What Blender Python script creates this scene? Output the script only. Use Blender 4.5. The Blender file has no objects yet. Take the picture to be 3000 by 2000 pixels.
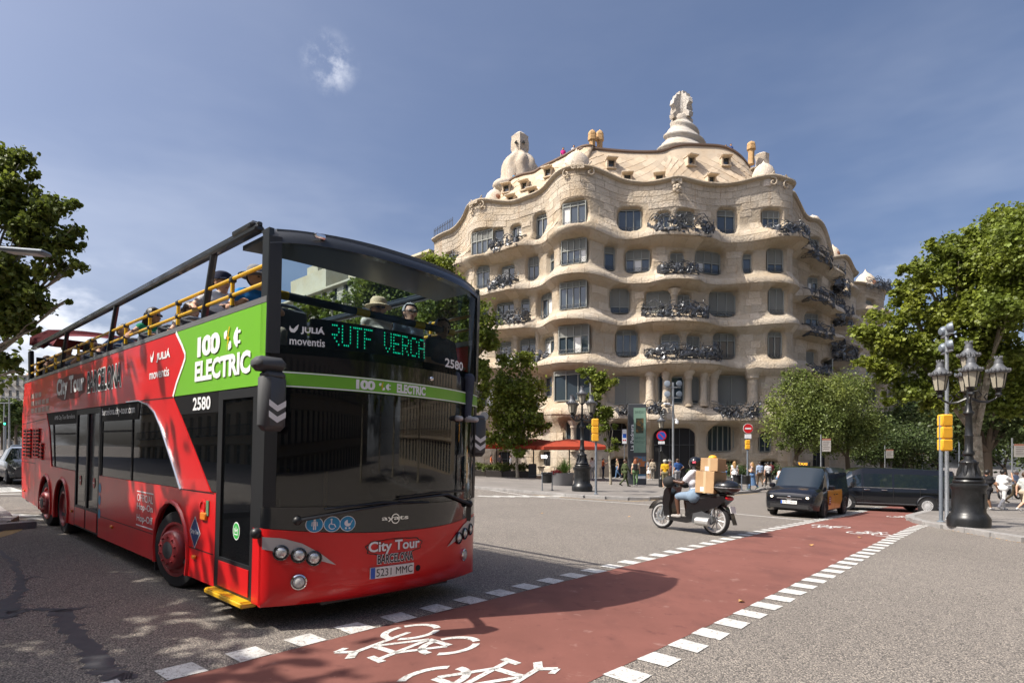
import bpy, bmesh, math, random
import numpy as np
from math import sin, cos, pi, radians, atan2, sqrt, hypot
from mathutils import Vector, Matrix, geometry
random.seed(7); np.random.seed(7)
SC = bpy.context.scene
COL = SC.collection
# ------------------------------------------------------------------ camera
F, CX, HY, CH, SL = 1766.0, 1500.0, 1330.0, 1.8, 0.0267     # focal length, centre, horizon (photo pixels), eye height, street slope
cam_d = bpy.data.cameras.new('camera'); cam = bpy.data.objects.new('camera', cam_d); COL.objects.link(cam)
cam.location = (0, 0, CH); cam.rotation_euler = (pi/2, 0, 0)
cam_d.sensor_width = 36; cam_d.lens = 36*F/3000; cam_d.shift_y = (HY-1000)/3000
cam_d.clip_start = 0.05; cam_d.clip_end = 4000
SC.camera = cam
# ------------------------------------------------------------------ sun and sky
SUN_EL, SUN_AZ = radians(52), radians(20)      # light travels towards +x, turned 20 degrees towards +y
ldir = Vector((cos(SUN_AZ)*cos(SUN_EL), sin(SUN_AZ)*cos(SUN_EL), -sin(SUN_EL)))
sun_d = bpy.data.lights.new('sun', 'SUN'); sun_d.energy = 4.3; sun_d.angle = radians(0.53); sun_d.color = (1, .93, .82)
sun = bpy.data.objects.new('sun', sun_d); COL.objects.link(sun)
sun.rotation_euler = ldir.to_track_quat('-Z', 'Y').to_euler(); sun.location = (-30, -10, 40)
W = bpy.data.worlds.new('World'); SC.world = W; W.use_nodes = True
wn, wl = W.node_tree.nodes, W.node_tree.links
wn.clear()
def wnode(t, **k):
    n = wn.new(t)
    for a, b in k.items(): setattr(n, a, b)
    return n
sky = wnode('ShaderNodeTexSky', sky_type='NISHITA', sun_disc=False, sun_elevation=SUN_EL,
            sun_rotation=atan2(-ldir.x, -ldir.y), altitude=30, air_density=0.7, dust_density=6.0, ozone_density=4.0)
bg = wnode('ShaderNodeBackground'); bg.inputs[1].default_value = 0.125
out = wnode('ShaderNodeOutputWorld')
tc = wnode('ShaderNodeTexCoord'); sep = wnode('ShaderNodeSeparateXYZ'); wl.new(tc.outputs['Generated'], sep.inputs[0])
def wmath(op, a, b=None, c=None):
    n = wnode('ShaderNodeMath', operation=op)
    for i, v in enumerate((a, b, c)):
        if v is None: continue
        if isinstance(v, (int, float)): n.inputs[i].default_value = v
        else: wl.new(v, n.inputs[i])
    return n.outputs[0]
def wnoise(scale, detail, zs, rough=.6):
    mp = wnode('ShaderNodeMapping'); mp.inputs['Scale'].default_value = (1, 1, zs); mp.inputs['Location'].default_value = (4.11, 1.83, 0); wl.new(tc.outputs['Generated'], mp.inputs[0])
    n = wnode('ShaderNodeTexNoise'); n.inputs['Scale'].default_value = scale; n.inputs['Detail'].default_value = detail
    n.inputs['Roughness'].default_value = rough; wl.new(mp.outputs[0], n.inputs['Vector']); return n.outputs['Fac']
def wramp(v, a, b):
    n = wnode('ShaderNodeMapRange', interpolation_type='SMOOTHSTEP'); wl.new(v, n.inputs[0]) 
    n.inputs[1].default_value = a; n.inputs[2].default_value = b; return n.outputs[0]
z = sep.outputs[2]
cum = wmath('MULTIPLY', wramp(wnoise(4.2, 8, 2.2), .47, .66), wmath('MULTIPLY', wramp(z, .30, .15), wramp(z, -.05, .02)))   # cumulus low over the horizon, all round
# one small cloud scrap high in the sky
wv = Vector(((965-CX)/F, 1, (HY-185)/F)).normalized()
dd = wnode('ShaderNodeVectorMath', operation='DISTANCE'); wl.new(tc.outputs['Generated'], dd.inputs[0]); dd.inputs[1].default_value = wv
wisp = wmath('MULTIPLY', wramp(dd.outputs['Value'], .045, .004), wramp(wnoise(26, 7, 1.0, .65), .40, .72))
veil = wmath('MULTIPLY', wramp(wnoise(1.4, 5, 3.0), .38, .75), wmath('MULTIPLY', wramp(z, .75, .1), .20))
cl = wmath('MINIMUM', wmath('ADD', wmath('ADD', wmath('MULTIPLY', cum, .75), wmath('MULTIPLY', wisp, .55)), veil), 1.0)
mx = wnode('ShaderNodeMix', data_type='RGBA'); wl.new(cl, mx.inputs[0]); wl.new(sky.outputs[0], mx.inputs[6]); mx.inputs[7].default_value = (7.4, 7.5, 7.9, 1)
wl.new(mx.outputs[2], bg.inputs[0]); wl.new(bg.outputs[0], out.inputs[0])
SC.view_settings.view_transform = 'Standard'; SC.view_settings.look = 'None'
SC.view_settings.exposure = 0.6; SC.view_settings.gamma = 1.0; SC.view_settings.use_curve_mapping = False
SC.render.engine = 'CYCLES'
SC.cycles.max_bounces = 7; SC.cycles.diffuse_bounces = 3; SC.cycles.glossy_bounces = 3
SC.cycles.transmission_bounces = 4; SC.cycles.transparent_max_bounces = 16
SC.cycles.use_denoising = True; SC.cycles.caustics_reflective = False; SC.cycles.caustics_refractive = False
# ------------------------------------------------------------------ pixel and ground helpers
def sstep(a, b, x):
    t = min(1, max(0, (x-a)/(b-a))); return t*t*(3-2*t)
def gz(x, y): return -SL*x - 0.13*sstep(14, 24, y)          # road surface: falls to the right, a little crowned
def P(px, py, y): return Vector(((px-CX)/F*y, y, CH-(py-HY)/F*y))
def Gp(px, py, off=0.0):                                      # pixel -> ground point
    y = 10.0
    for _ in range(60):
        o = off-0.13*sstep(14, 24, y)
        y = .5*y+.5*(CH-o)/(((py-HY)-SL*(px-CX))/F)
    x = (px-CX)/F*y
    return Vector((x, y, gz(x, y)+off))
TILT = Matrix.Rotation(math.atan(SL), 4, 'Y')
UD = Vector((-.731, .683, 0)).normalized(); VD = Vector((.683, .731, 0)).normalized()    # the two street directions
# ------------------------------------------------------------------ materials
MAT = {}
def mat(name, col, rough=.6, metal=0., spec=.5, noise=None, bump=None, coat=0., alpha=None, emit=None, trans=None, isl=0.):
    if name in MAT: return MAT[name]
    m = bpy.data.materials.new(name); m.use_nodes = True; MAT[name] = m
    nt = m.node_tree; N, L = nt.nodes, nt.links
    b = N['Principled BSDF']; o = N['Material Output']
    b.inputs['Base Color'].default_value = (*col, 1); b.inputs['Roughness'].default_value = rough
    b.inputs['Metallic'].default_value = metal; b.inputs['Specular IOR Level'].default_value = spec
    if coat: b.inputs['Coat Weight'].default_value = coat; b.inputs['Coat Roughness'].default_value = .04
    if emit: b.inputs['Emission Color'].default_value = (*emit[:3], 1); b.inputs['Emission Strength'].default_value = emit[3]
    t = N.new('ShaderNodeTexCoord')
    csock = None
    if noise:                                                 # list of (scale, lo, hi, colour, stretch)
        for i, (sc, lo, hi, c2, *st) in enumerate(noise):
            n = N.new('ShaderNodeTexNoise'); n.inputs['Scale'].default_value = sc; n.inputs['Detail'].default_value = 5; n.inputs['Roughness'].default_value = .62
            mp = N.new('ShaderNodeMapping'); L.new(t.outputs['Object'], mp.inputs[0]); mp.inputs['Location'].default_value = (i*3.1, i*1.7, 0)
            if st: mp.inputs['Scale'].default_value = st[0]
            L.new(mp.outputs[0], n.inputs['Vector'])
            r = N.new('ShaderNodeMapRange'); r.inputs[1].default_value = lo; r.inputs[2].default_value = hi; L.new(n.outputs['Fac'], r.inputs[0])
            x = N.new('ShaderNodeMix'); x.data_type = 'RGBA'; L.new(r.outputs[0], x.inputs[0])
            if csock: L.new(csock, x.inputs[6])
            else: x.inputs[6].default_value = (*col, 1)
            x.inputs[7].default_value = (*c2, 1); csock = x.outputs[2]
    if isl:                                                   # each separate piece a little lighter or darker
        g = N.new('ShaderNodeNewGeometry'); r = N.new('ShaderNodeMapRange'); r.inputs[3].default_value = 1-isl; r.inputs[4].default_value = 1+isl
        L.new(g.outputs['Random Per Island'], r.inputs[0])
        x = N.new('ShaderNodeVectorMath'); x.operation = 'SCALE'
        if csock: L.new(csock, x.inputs[0])
        else: x.inputs[0].default_value = col
        L.new(r.outputs[0], x.inputs['Scale']); csock = x.outputs[0]
    if csock: L.new(csock, b.inputs['Base Color'])
    if bump:
        last = None
        for (sc, st, *kd) in (bump if isinstance(bump, list) else [bump]):
            if kd and kd[0] == 'v':
                n = N.new('ShaderNodeTexVoronoi'); n.inputs['Scale'].default_value = sc; hs = n.outputs['Distance']
            else:
                n = N.new('ShaderNodeTexNoise'); n.inputs['Scale'].default_value = sc; n.inputs['Detail'].default_value = 4; hs = n.outputs['Fac']
            L.new(t.outputs['Object'], n.inputs['Vector'])
            bp = N.new('ShaderNodeBump'); bp.inputs['Strength'].default_value = st; bp.inputs['Distance'].default_value = .3/sc
            L.new(hs, bp.inputs['Height'])
            if last: L.new(last, bp.inputs['Normal'])
            last = bp.outputs[0]
        L.new(last, b.inputs['Normal'])
    sh = b.outputs[0]
    if trans:                                                 # light through leaves and cloth
        tr = N.new('ShaderNodeBsdfTranslucent'); ms = N.new('ShaderNodeMixShader'); ms.inputs[0].default_value = trans
        if csock: L.new(csock, tr.inputs[0])
        else: tr.inputs[0].default_value = (*col, 1)
        L.new(sh, ms.inputs[1]); L.new(tr.outputs[0], ms.inputs[2]); sh = ms.outputs[0]
    if alpha is not None:                                     # thin tinted glass: part see-through, part coat
        tp = N.new('ShaderNodeBsdfTransparent'); ms = N.new('ShaderNodeMixShader')
        tp.inputs[0].default_value = (*alpha[1], 1); fr = N.new('ShaderNodeFresnel'); fr.inputs[0].default_value = 1.5
        r = N.new('ShaderNodeMapRange'); r.inputs[3].default_value = alpha[0]; r.inputs[4].default_value = 1; L.new(fr.outputs[0], r.inputs[0])
        L.new(r.outputs[0], ms.inputs[0]); L.new(tp.outputs[0], ms.inputs[1]); L.new(sh, ms.inputs[2]); sh = ms.outputs[0]
    L.new(sh, o.inputs[0])
    return m
# ------------------------------------------------------------------ mesh builder
class MB:
    def __init__(s): s.v = []; s.f = []; s.m = []
    def add(s, vs, fs, mi=0):
        o = len(s.v); s.v += [tuple(v) for v in vs]; s.f += [tuple(i+o for i in f) for f in fs]; s.m += [mi]*len(fs); return s
    def box(s, c, sz, rot=None, mi=0, taper=1.0, bev=0.0):
        hx, hy, hz = sz[0]/2, sz[1]/2, sz[2]/2
        if bev:
            b = min(bev, hx*.9, hy*.9, hz*.9); vs = []; idx = {}
            for sx in (-1, 1):
                for sy in (-1, 1):
                    for q in (-1, 1):
                        for a in range(3):
                            p = [sx*(hx-b), sy*(hy-b), q*(hz-b)]; p[a] = (sx*hx, sy*hy, q*hz)[a]
                            idx[sx, sy, q, a] = len(vs); vs.append(p)
            fs = []
            for a in range(3):
                o1, o2 = [k for k in range(3) if k != a]
                for sg in (-1, 1):
                    r = []
                    for (u, w) in ((-1, -1), (1, -1), (1, 1), (-1, 1)):
                        k = [0, 0, 0]; k[a] = sg; k[o1] = u; k[o2] = w; r.append(idx[k[0], k[1], k[2], a])
                    fs.append(r)
                for u in (-1, 1):
                    for w in (-1, 1):
                        r = []
                        for sg, ax in ((-1, o1), (1, o1), (1, o2), (-1, o2)):
                            k = [0, 0, 0]; k[a] = sg; k[o1] = u; k[o2] = w; r.append(idx[k[0], k[1], k[2], ax])
                        fs.append(r)
            for sx in (-1, 1):
                for sy in (-1, 1):
                    for q in (-1, 1): fs.append([idx[sx, sy, q, a] for a in range(3)])
        else:
            vs = [(sx*hx*(taper if q > 0 else 1), sy*hy*(taper if q > 0 else 1), q*hz) for q in (-1, 1) for sy in (-1, 1) for sx in (-1, 1)]
            fs = [(0, 2, 3, 1), (4, 5, 7, 6), (0, 1, 5, 4), (2, 6, 7, 3), (0, 4, 6, 2), (1, 3, 7, 5)]
        c = Vector(c)
        if rot is not None:
            R = rot if isinstance(rot, Matrix) else Matrix.Rotation(rot, 3, 'Z'); R = R.to_3x3(); vs = [R @ Vector(v)+c for v in vs]
        else: vs = [Vector(v)+c for v in vs]
        return s.add(vs, fs, mi)
    def tube(s, pts, r, n=8, mi=0, cap=True, flat=None):
        pts = [Vector(p) for p in pts]; k = len(pts); rs = r if isinstance(r, (list, tuple)) else [r]*k
        vs = []; up = None
        for i, p in enumerate(pts):
            d = (pts[min(i+1, k-1)]-pts[max(i-1, 0)])
            if d.length < 1e-9: d = Vector((0, 0, 1))
            d.normalize()
            if up is None: up = Vector((0, 0, 1)) if abs(d.z) < .9 else Vector((1, 0, 0))
            a = d.cross(up)
            if a.length < 1e-6: a = d.orthogonal()
            a.normalize(); b = a.cross(d).normalized(); up = b
            for j in range(n):
                t = 2*pi*j/n; vs.append(p+a*(cos(t)*rs[i])+b*(sin(t)*rs[i]*(flat or 1)))
        fs = [(i*n+j, i*n+(j+1) % n, (i+1)*n+(j+1) % n, (i+1)*n+j) for i in range(k-1) for j in range(n)]
        if cap: fs += [tuple(reversed(range(n))), tuple(range((k-1)*n, k*n))]
        return s.add(vs, fs, mi)
    def lathe(s, prof, n=16, c=(0, 0, 0), mi=0, fn=None, M=None, cap=True):
        vs = []; c = Vector(c)
        for (r, zz) in prof:
            for j in range(n):
                t = 2*pi*j/n; q = fn(t, r, zz) if fn else r
                p = Vector((q*cos(t), q*sin(t), zz))
                vs.append((M @ p if M else p)+c)
        k = len(prof)
        fs = [(i*n+j, i*n+(j+1) % n, (i+1)*n+(j+1) % n, (i+1)*n+j) for i in range(k-1) for j in range(n)]
        if cap and prof[0][0] > 1e-6: fs.append(tuple(reversed(range(n))))
        if cap and prof[-1][0] > 1e-6: fs.append(tuple(range((k-1)*n, k*n)))
        if not cap: fs += [((k-1)*n+j, (k-1)*n+(j+1) % n, (j+1) % n, j) for j in range(n)]      # a closed ring
        return s.add(vs, fs, mi)
    def ell(s, c, r, n=12, k=8, M=None, mi=0):
        r = r if isinstance(r, (tuple, list)) else (r, r, r); c = Vector(c)
        vs = []
        for i in range(k+1):
            a = -pi/2+pi*i/k
            for j in range(n):
                t = 2*pi*j/n; p = Vector((r[0]*cos(a)*cos(t), r[1]*cos(a)*sin(t), r[2]*sin(a)))
                vs.append((M @ p if M else p)+c)
        fs = [(i*n+j, i*n+(j+1) % n, (i+1)*n+(j+1) % n, (i+1)*n+j) for i in range(k) for j in range(n)]
        return s.add(vs, fs, mi)
    def prism(s, poly, fn, d, mi=0, holes=()):
        """2-D outline -> fn(u, v, depth): front at depth 0, back at depth d."""
        loops = [list(poly)]+[list(h) for h in holes]
        tris = geometry.tessellate_polygon([[Vector((p[0], p[1], 0)) for p in l] for l in loops])
        flat = [p for l in loops for p in l]; n = len(flat)
        vs = [fn(p[0], p[1], 0) for p in flat]
        fs = [tuple(t) for t in tris]
        if d:
            vs += [fn(p[0], p[1], d) for p in flat]; fs += [tuple(i+n for i in reversed(t)) for t in tris]
            o = 0
            for l in loops:
                m = len(l); fs += [(o+i, o+(i+1) % m, o+(i+1) % m+n, o+i+n) for i in range(m)]; o += m
        return s.add(vs, fs, mi)
    def grid(s, fn, nu, nv, mi=0, close=False):
        vs = [fn(i/nu, j/nv) for i in range(nu+1) for j in range(nv+1)]
        fs = [(i*(nv+1)+j, (i+1)*(nv+1)+j, (i+1)*(nv+1)+j+1, i*(nv+1)+j+1) for i in range(nu) for j in range(nv)]
        return s.add(vs, fs, mi)
    def slab(s, fn, nu, nv, th, mi=0):
        """curved sheet with thickness: fn(u, v, d)"""
        a = len(s.v); w = nv+1
        s.grid(lambda u, v: fn(u, v, 0), nu, nv, mi); b = len(s.v)
        s.grid(lambda u, v: fn(u, v, th), nu, nv, mi)
        e = [(i*w) for i in range(nu+1)]+[nu*w+j for j in range(1, nv+1)]+[i*w+nv for i in range(nu-1, -1, -1)]+[j for j in range(nv-1, 0, -1)]
        fs = [(a+e[i], b+e[i], b+e[(i+1) % len(e)], a+e[(i+1) % len(e)]) for i in range(len(e))]
        s.f += fs; s.m += [mi]*len(fs); return s
    def mesh(s, name, mats, smooth=True, ang=38, fixn=False):
        me = bpy.data.meshes.new(name); me.from_pydata(s.v, [], s.f)
        for m in (mats if isinstance(mats, (list, tuple)) else [mats]): me.materials.append(m)
        if any(s.m): me.polygons.foreach_set('material_index', s.m)
        if fixn:
            bm = bmesh.new(); bm.from_mesh(me); bmesh.ops.recalc_face_normals(bm, faces=bm.faces); bm.to_mesh(me); bm.free()
        if smooth: me.shade_smooth(); me.set_sharp_from_angle(angle=radians(ang))
        else: me.shade_flat()
        me.update(); return me
    def build(s, name, mats, parent=None, smooth=True, ang=38, M=None, fixn=False):
        return link(name, s.mesh(name, mats, smooth, ang, fixn), parent, M)
def link(name, me, parent=None, M=None):
    o = bpy.data.objects.new(name, me); COL.objects.link(o)
    if parent: o.parent = parent
    if M is not None: o.matrix_local = M
    return o
def np_mesh(name, co, quads, mats, mi=None, smooth=False):
    """fast mesh from numpy; quads (n, k)"""
    me = bpy.data.meshes.new(name); n, k = quads.shape
    me.vertices.add(len(co)); me.vertices.foreach_set('co', np.asarray(co, np.float32).ravel())
    me.loops.add(n*k); me.loops.foreach_set('vertex_index', quads.astype(np.int32).ravel())
    me.polygons.add(n); me.polygons.foreach_set('loop_start', np.arange(0, n*k, k, dtype=np.int32))
    for m in (mats if isinstance(mats, (list, tuple)) else [mats]): me.materials.append(m)
    if mi is not None: me.polygons.foreach_set('material_index', mi.astype(np.int32))
    me.update(calc_edges=True); me.validate()
    if smooth is True: me.shade_smooth()
    elif smooth: me.shade_smooth(); me.set_sharp_from_angle(angle=radians(smooth))
    else: me.shade_flat()
    return me
def tag(o, label=None, cat=None, group=None, kind=None):
    if label: o['label'] = label
    if cat: o['category'] = cat
    if group: o['group'] = group
    if kind: o['kind'] = kind
    return o
def thing(name, label, cat, loc=(0, 0, 0), rotz=0., group=None, tilt=False, scale=1.0):
    o = bpy.data.objects.new(name, None); COL.objects.link(o); o.empty_display_size = .2
    M = Matrix.Translation(loc) @ (TILT if tilt else Matrix()) @ Matrix.Rotation(rotz, 4, 'Z')
    o.matrix_world = M @ Matrix.Scale(scale, 4) if scale != 1 else M
    return tag(o, label, cat, group)
def dup(root, M=None, label=None, group=None):
    def cp(o, par):
        c = o.copy(); COL.objects.link(c); c.parent = par
        for ch in o.children: cp(ch, c)
        return c
    r = cp(root, None)
    if M is not None: r.matrix_world = M
    if label: r['label'] = label
    if group: r['group'] = group
    return r
# ------------------------------------------------------------------ lettering
_TX = {}
def text2d(body, bold=0.0, sp=1.0):
    k = (body, bold, sp)
    if k in _TX: return _TX[k]
    cu = bpy.data.curves.new('text', 'FONT'); cu.body = body; cu.size = 1; cu.offset = bold; cu.space_character = sp; cu.resolution_u = 3; cu.fill_mode = 'FRONT' if False else cu.fill_mode
    ob = bpy.data.objects.new('text', cu); COL.objects.link(ob); bpy.context.view_layer.update()
    me = bpy.data.meshes.new_from_object(ob.evaluated_get(bpy.context.evaluated_depsgraph_get()))
    v = [(p.co.x, p.co.y) for p in me.vertices]; f = [tuple(p.vertices) for p in me.polygons]
    bpy.data.objects.remove(ob); bpy.data.curves.remove(cu); bpy.data.meshes.remove(me)
    x0 = min(a for a, b in v); x1 = max(a for a, b in v); y0 = min(b for a, b in v); y1 = max(b for a, b in v)
    _TX[k] = ([((a-x0)/(x1-x0), (b-y0)/(y1-y0)) for a, b in v], f, (x1-x0)/(y1-y0)); return _TX[k]
def put_text(mb, body, fn, u0, u1, v0, v1, mi=0, bold=.0, slant=0.0, sp=1.0):
    """lettering filling the box u0..u1 x v0..v1 of surface fn(u, v)"""
    v, f, _ = text2d(body, bold, sp)
    return mb.add([fn(u0+(u1-u0)*a+slant*(v1-v0)*b, v0+(v1-v0)*b) for a, b in v], f, mi)
def disc2d(mb, fn, cu, cv, ru, rv=None, n=20, mi=0, r0=0.0):
    rv = rv or ru
    vs = [fn(cu+ru*cos(2*pi*i/n), cv+rv*sin(2*pi*i/n)) for i in range(n)]
    if r0: 
        vs += [fn(cu+ru*r0*cos(2*pi*i/n), cv+rv*r0*sin(2*pi*i/n)) for i in range(n)]
        return mb.add(vs, [(i, (i+1) % n, (i+1) % n+n, i+n) for i in range(n)], mi)
    return mb.add(vs, [tuple(range(n))], mi)
def stroke2d(mb, fn, pts, w, mi=0):
    """flat painted line of width w through 2-D points"""
    k = len(pts); vs = []
    for i, p in enumerate(pts):
        a, b = pts[max(i-1, 0)], pts[min(i+1, k-1)]; dx, dy = b[0]-a[0], b[1]-a[1]; l = hypot(dx, dy) or 1
        nx, ny = -dy/l*w/2, dx/l*w/2; vs += [fn(p[0]+nx, p[1]+ny), fn(p[0]-nx, p[1]-ny)]
    return mb.add(vs, [(2*i, 2*i+1, 2*i+3, 2*i+2) for i in range(k-1)], mi)
def arc2(cx, cy, r, a0, a1, n=14, ry=None): return [(cx+r*cos(a0+(a1-a0)*i/n), cy+(ry or r)*sin(a0+(a1-a0)*i/n)) for i in range(n+1)]
# shared materials
WHITEP = mat('white_print', (.78, .79, .8), .45)
BLACKP = mat('black_plastic', (.012, .013, .015), .45, bump=(90, .1))
BLACKG = mat('black_gloss', (.008, .009, .011), .08, coat=.6)
RUBBER = mat('rubber', (.018, .018, .02), .8, bump=(40, .2))
CHROME = mat('chrome', (.75, .76, .78), .12, 1.0)
STEEL = mat('galvanised_steel', (.34, .36, .38), .42, .6, noise=[(12, .35, .7, (.25, .27, .29))])
GREYM = mat('grey_painted_metal', (.17, .2, .235), .45, .2, noise=[(8, .4, .7, (.14, .16, .19))])
IRON = mat('wrought_iron', (.065, .069, .075), .36, .5, noise=[(3, .35, .7, (.12, .125, .135))], bump=(30, .3))
BLKIRON = mat('black_cast_iron', (.016, .017, .018), .36, .3, noise=[(6, .45, .75, (.03, .031, .033)), (35, .6, .72, (.055, .052, .047))], bump=(40, .25))
YELLOWS = mat('signal_yellow', (.84, .42, .03), .42, noise=[(9, .45, .8, (.74, .36, .03))])
SKIN = [mat('skin_fair', (.56, .33, .23), .55), mat('skin_tan', (.42, .23, .14), .55), mat('skin_dark', (.10, .045, .026), .5)]
# ================================================================== GROUND
def asphalt(name, base, dark, light, specks=True):
    m = mat(name, base, .82, spec=.35); nt = m.node_tree; N, L = nt.nodes, nt.links; b = N['Principled BSDF']
    t = N.new('ShaderNodeTexCoord')
    def noise(sc, d=3, r=.6):
        n = N.new('ShaderNodeTexNoise'); n.inputs['Scale'].default_value = sc; n.inputs['Detail'].default_value = d; n.inputs['Roughness'].default_value = r
        L.new(t.outputs['Object'], n.inputs['Vector']); return n.outputs['Fac']
    def ramp(s, a, c):
        r = N.new('ShaderNodeMapRange'); r.inputs[1].default_value = a; r.inputs[2].default_value = c; L.new(s, r.inputs[0]); return r.outputs[0]
    def mix(f, a, c):
        x = N.new('ShaderNodeMix'); x.data_type = 'RGBA'; L.new(f, x.inputs[0])
        if isinstance(a, tuple): x.inputs[6].default_value = (*a, 1)
        else: L.new(a, x.inputs[6])
        x.inputs[7].default_value = (*c, 1); return x.outputs[2]
    v = N.new('ShaderNodeTexVoronoi'); v.inputs['Scale'].default_value = 75; L.new(t.outputs['Object'], v.inputs['Vector'])
    sp = N.new('ShaderNodeSeparateColor'); L.new(v.outputs['Color'], sp.inputs[0])
    c = mix(ramp(noise(.35, 5), .38, .68), base, tuple(x*.78 for x in base))        # broad patches, tyre tracks
    if specks:
        c = mix(ramp(sp.outputs[0], .55, 1.0), c, light); c = mix(ramp(sp.outputs[1], .66, .95), c, dark)
        c = mix(ramp(v.outputs['Distance'], .30, .75), c, tuple(x*.6 for x in dark))
    c = mix(ramp(noise(2.3, 6, .7), .58, .80), c, tuple(x*.62 for x in base))        # oil and rubber marks
    L.new(c, b.inputs['Base Color'])
    bp = N.new('ShaderNodeBump'); bp.inputs['Strength'].default_value = .55 if specks else .25; bp.inputs['Distance'].default_value = .006; bp.invert = True
    L.new(v.outputs['Distance'], bp.inputs['Height']); L.new(bp.outputs[0], b.inputs['Normal'])
    return m
ASPH = asphalt('asphalt', (.29, .26, .23), (.115, .105, .098), (.50, .44, .37))
REDL = mat('red_bike_paint', (.195, .078, .063), .78, spec=.3, noise=[(.8, .4, .7, (.155, .062, .05)), (5, .60, .78, (.10, .038, .034)), (26, .68, .74, (.28, .16, .14)), (.9, .52, .76, (.125, .052, .044), (1.6, 1.0, 1)), (3.2, .63, .72, (.27, .15, .13))], bump=(110, .35))
PAINT = mat('road_paint', (.62, .62, .60), .7, noise=[(4, .48, .72, (.44, .43, .41)), (26, .55, .63, (.27, .25, .23)), (70, .57, .64, (.24, .22, .2))], bump=(100, .35))
YPAINT = mat('yellow_road_paint', (.42, .29, .12), .75, noise=[(7, .5, .7, (.3, .23, .13)), (40, .6, .66, (.2, .17, .14))])
TAR = mat('tar_seal', (.038, .041, .05), .55, noise=[(7, .4, .7, (.055, .057, .062))], bump=(50, .4))
def ysplit(ys): return sorted(set(ys))
YS = [-70, -30, -5, 4, 9, 13]+[14+.5*i for i in range(21)]+[26, 30, 40, 60, 90, 140, 220, 340, 500, 800]
XS = [-420, -250, -150, -90, -50, -25, -12, 0, 12, 25, 50, 90, 150, 250, 420]
mb = MB(); mb.add([(x, y, gz(x, y)) for y in YS for x in XS], [(j*len(XS)+i, j*len(XS)+i+1, (j+1)*len(XS)+i+1, (j+1)*len(XS)+i) for j in range(len(YS)-1) for i in range(len(XS)-1)])
tag(mb.build('road', ASPH), kind='structure')
def sheet(mb, poly, h, mi=0):
    """flat polygon laid on the road, cut so that it follows the crown"""
    bm = bmesh.new(); vs = [bm.verts.new((p[0], p[1], 0)) for p in poly]; bm.faces.new(vs)
    y0, y1 = min(p[1] for p in poly), max(p[1] for p in poly)
    for yy in YS:
        if y0+.01 < yy < y1-.01:
            bmesh.ops.bisect_plane(bm, geom=bm.verts[:]+bm.edges[:]+bm.faces[:], plane_co=(0, yy, 0), plane_no=(0, 1, 0))
    bm.verts.index_update(); o = [(v.co.x, v.co.y, gz(v.co.x, v.co.y)+h) for v in bm.verts]; f = [[v.index for v in q.verts] for q in bm.faces]
    bm.free()
    for i, q in enumerate(f):
        a, b, c = [Vector(o[k]) for k in q[:3]]
        if (b-a).cross(c-a).z < 0: f[i] = q[::-1]
    mb.add(o, f, mi)
def gp(px, py): q = Gp(px, py); return (q.x, q.y)
LE = [(-6.4, .4), (-4.0, 3.05), gp(476, 2000), gp(1000, 1865), gp(1550, 1728), gp(2100, 1593), gp(2551, 1494)]
LE.append((LE[-1][0]+22*VD.x, LE[-1][1]+22*VD.y))
RE = [(-4.0, -.6), (-1.2, 2.7), gp(1767, 1978), gp(2100, 1821), gp(2400, 1674), gp(2666, 1543.5)]
RE.append((RE[-1][0]+28*VD.x, RE[-1][1]+28*VD.y))
mb = MB(); sheet(mb, LE+RE[::-1], .004); tag(mb.build('bike_lane', REDL), kind='structure')
def march(poly, step, start=0.0):
    out_, acc, nxt = [], 0.0, start
    for a, b in zip(poly, poly[1:]):
        l = hypot(b[0]-a[0], b[1]-a[1]); d = ((b[0]-a[0])/l, (b[1]-a[1])/l)
        while nxt < acc+l: t = nxt-acc; out_.append(((a[0]+d[0]*t, a[1]+d[1]*t), d)); nxt += step
        acc += l
    return out_
lane_dashes = thing('lane_edge_dashes', None, None); tag(lane_dashes, kind='structure')
dash_n = 0
for edge, sg, end in ((LE, -1, 62), (RE, 1, 48)):
    for k, (p, d) in enumerate(march(edge, .555, .1)):
        if p[1] < 1.6 or k > end: continue
        n = (d[1]*sg, -d[0]*sg); L_, W_ = .29, .30; j = lambda: random.uniform(-.012, .012)
        mb = MB(); sheet(mb, [(p[0]+n[0]*w+d[0]*l+j(), p[1]+n[1]*w+d[1]*l+j()) for w, l in ((.0, 0), (W_, 0), (W_, L_), (.0, L_))], .008)
        mb.build('dash', PAINT, lane_dashes, smooth=False)
def bike_sign(c, up, wid, hgt, nm):
    """bicycle pictogram painted on the lane; up = direction of its upper side"""
    rt = Vector((up.y, -up.x, 0)); mb = MB()
    def fn(u, v):
        x, y = c[0]+rt.x*u*wid+up.x*v*hgt, c[1]+rt.y*u*wid+up.y*v*hgt; return (x, y, gz(x, y)+.009)
    for wx in (-.29, .29):
        for a0 in (0, 2.2, 4.3): stroke2d(mb, fn, arc2(wx, -.22, .19, a0, a0+1.8, 9), .055)
    bb = (-.02, -.2)
    for a, b in (((-.29, -.2), (-.12, .1)), ((-.12, .1), (.16, .12)), ((.16, .12), bb), (bb, (-.29, -.22)), (bb, (-.16, .22)), ((.29, -.2), (.13, .26)), ((-.24, .24), (-.06, .24)), ((.13, .26), (.24, .34)), ((.24, .34), (.28, .26))):
        stroke2d(mb, fn, [a, ((a[0]+b[0])/2, (a[1]+b[1])/2), b], .05)
    stroke2d(mb, fn, [(.14, .26), (.02, .34)], .06)
    tag(mb.build(nm, PAINT, smooth=False), kind='structure')
c_ = lambda px, py: Gp(px, py)
bike_sign(c_(1175, 1893), -VD, 1.0, 1.55, 'bicycle_marking')
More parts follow.
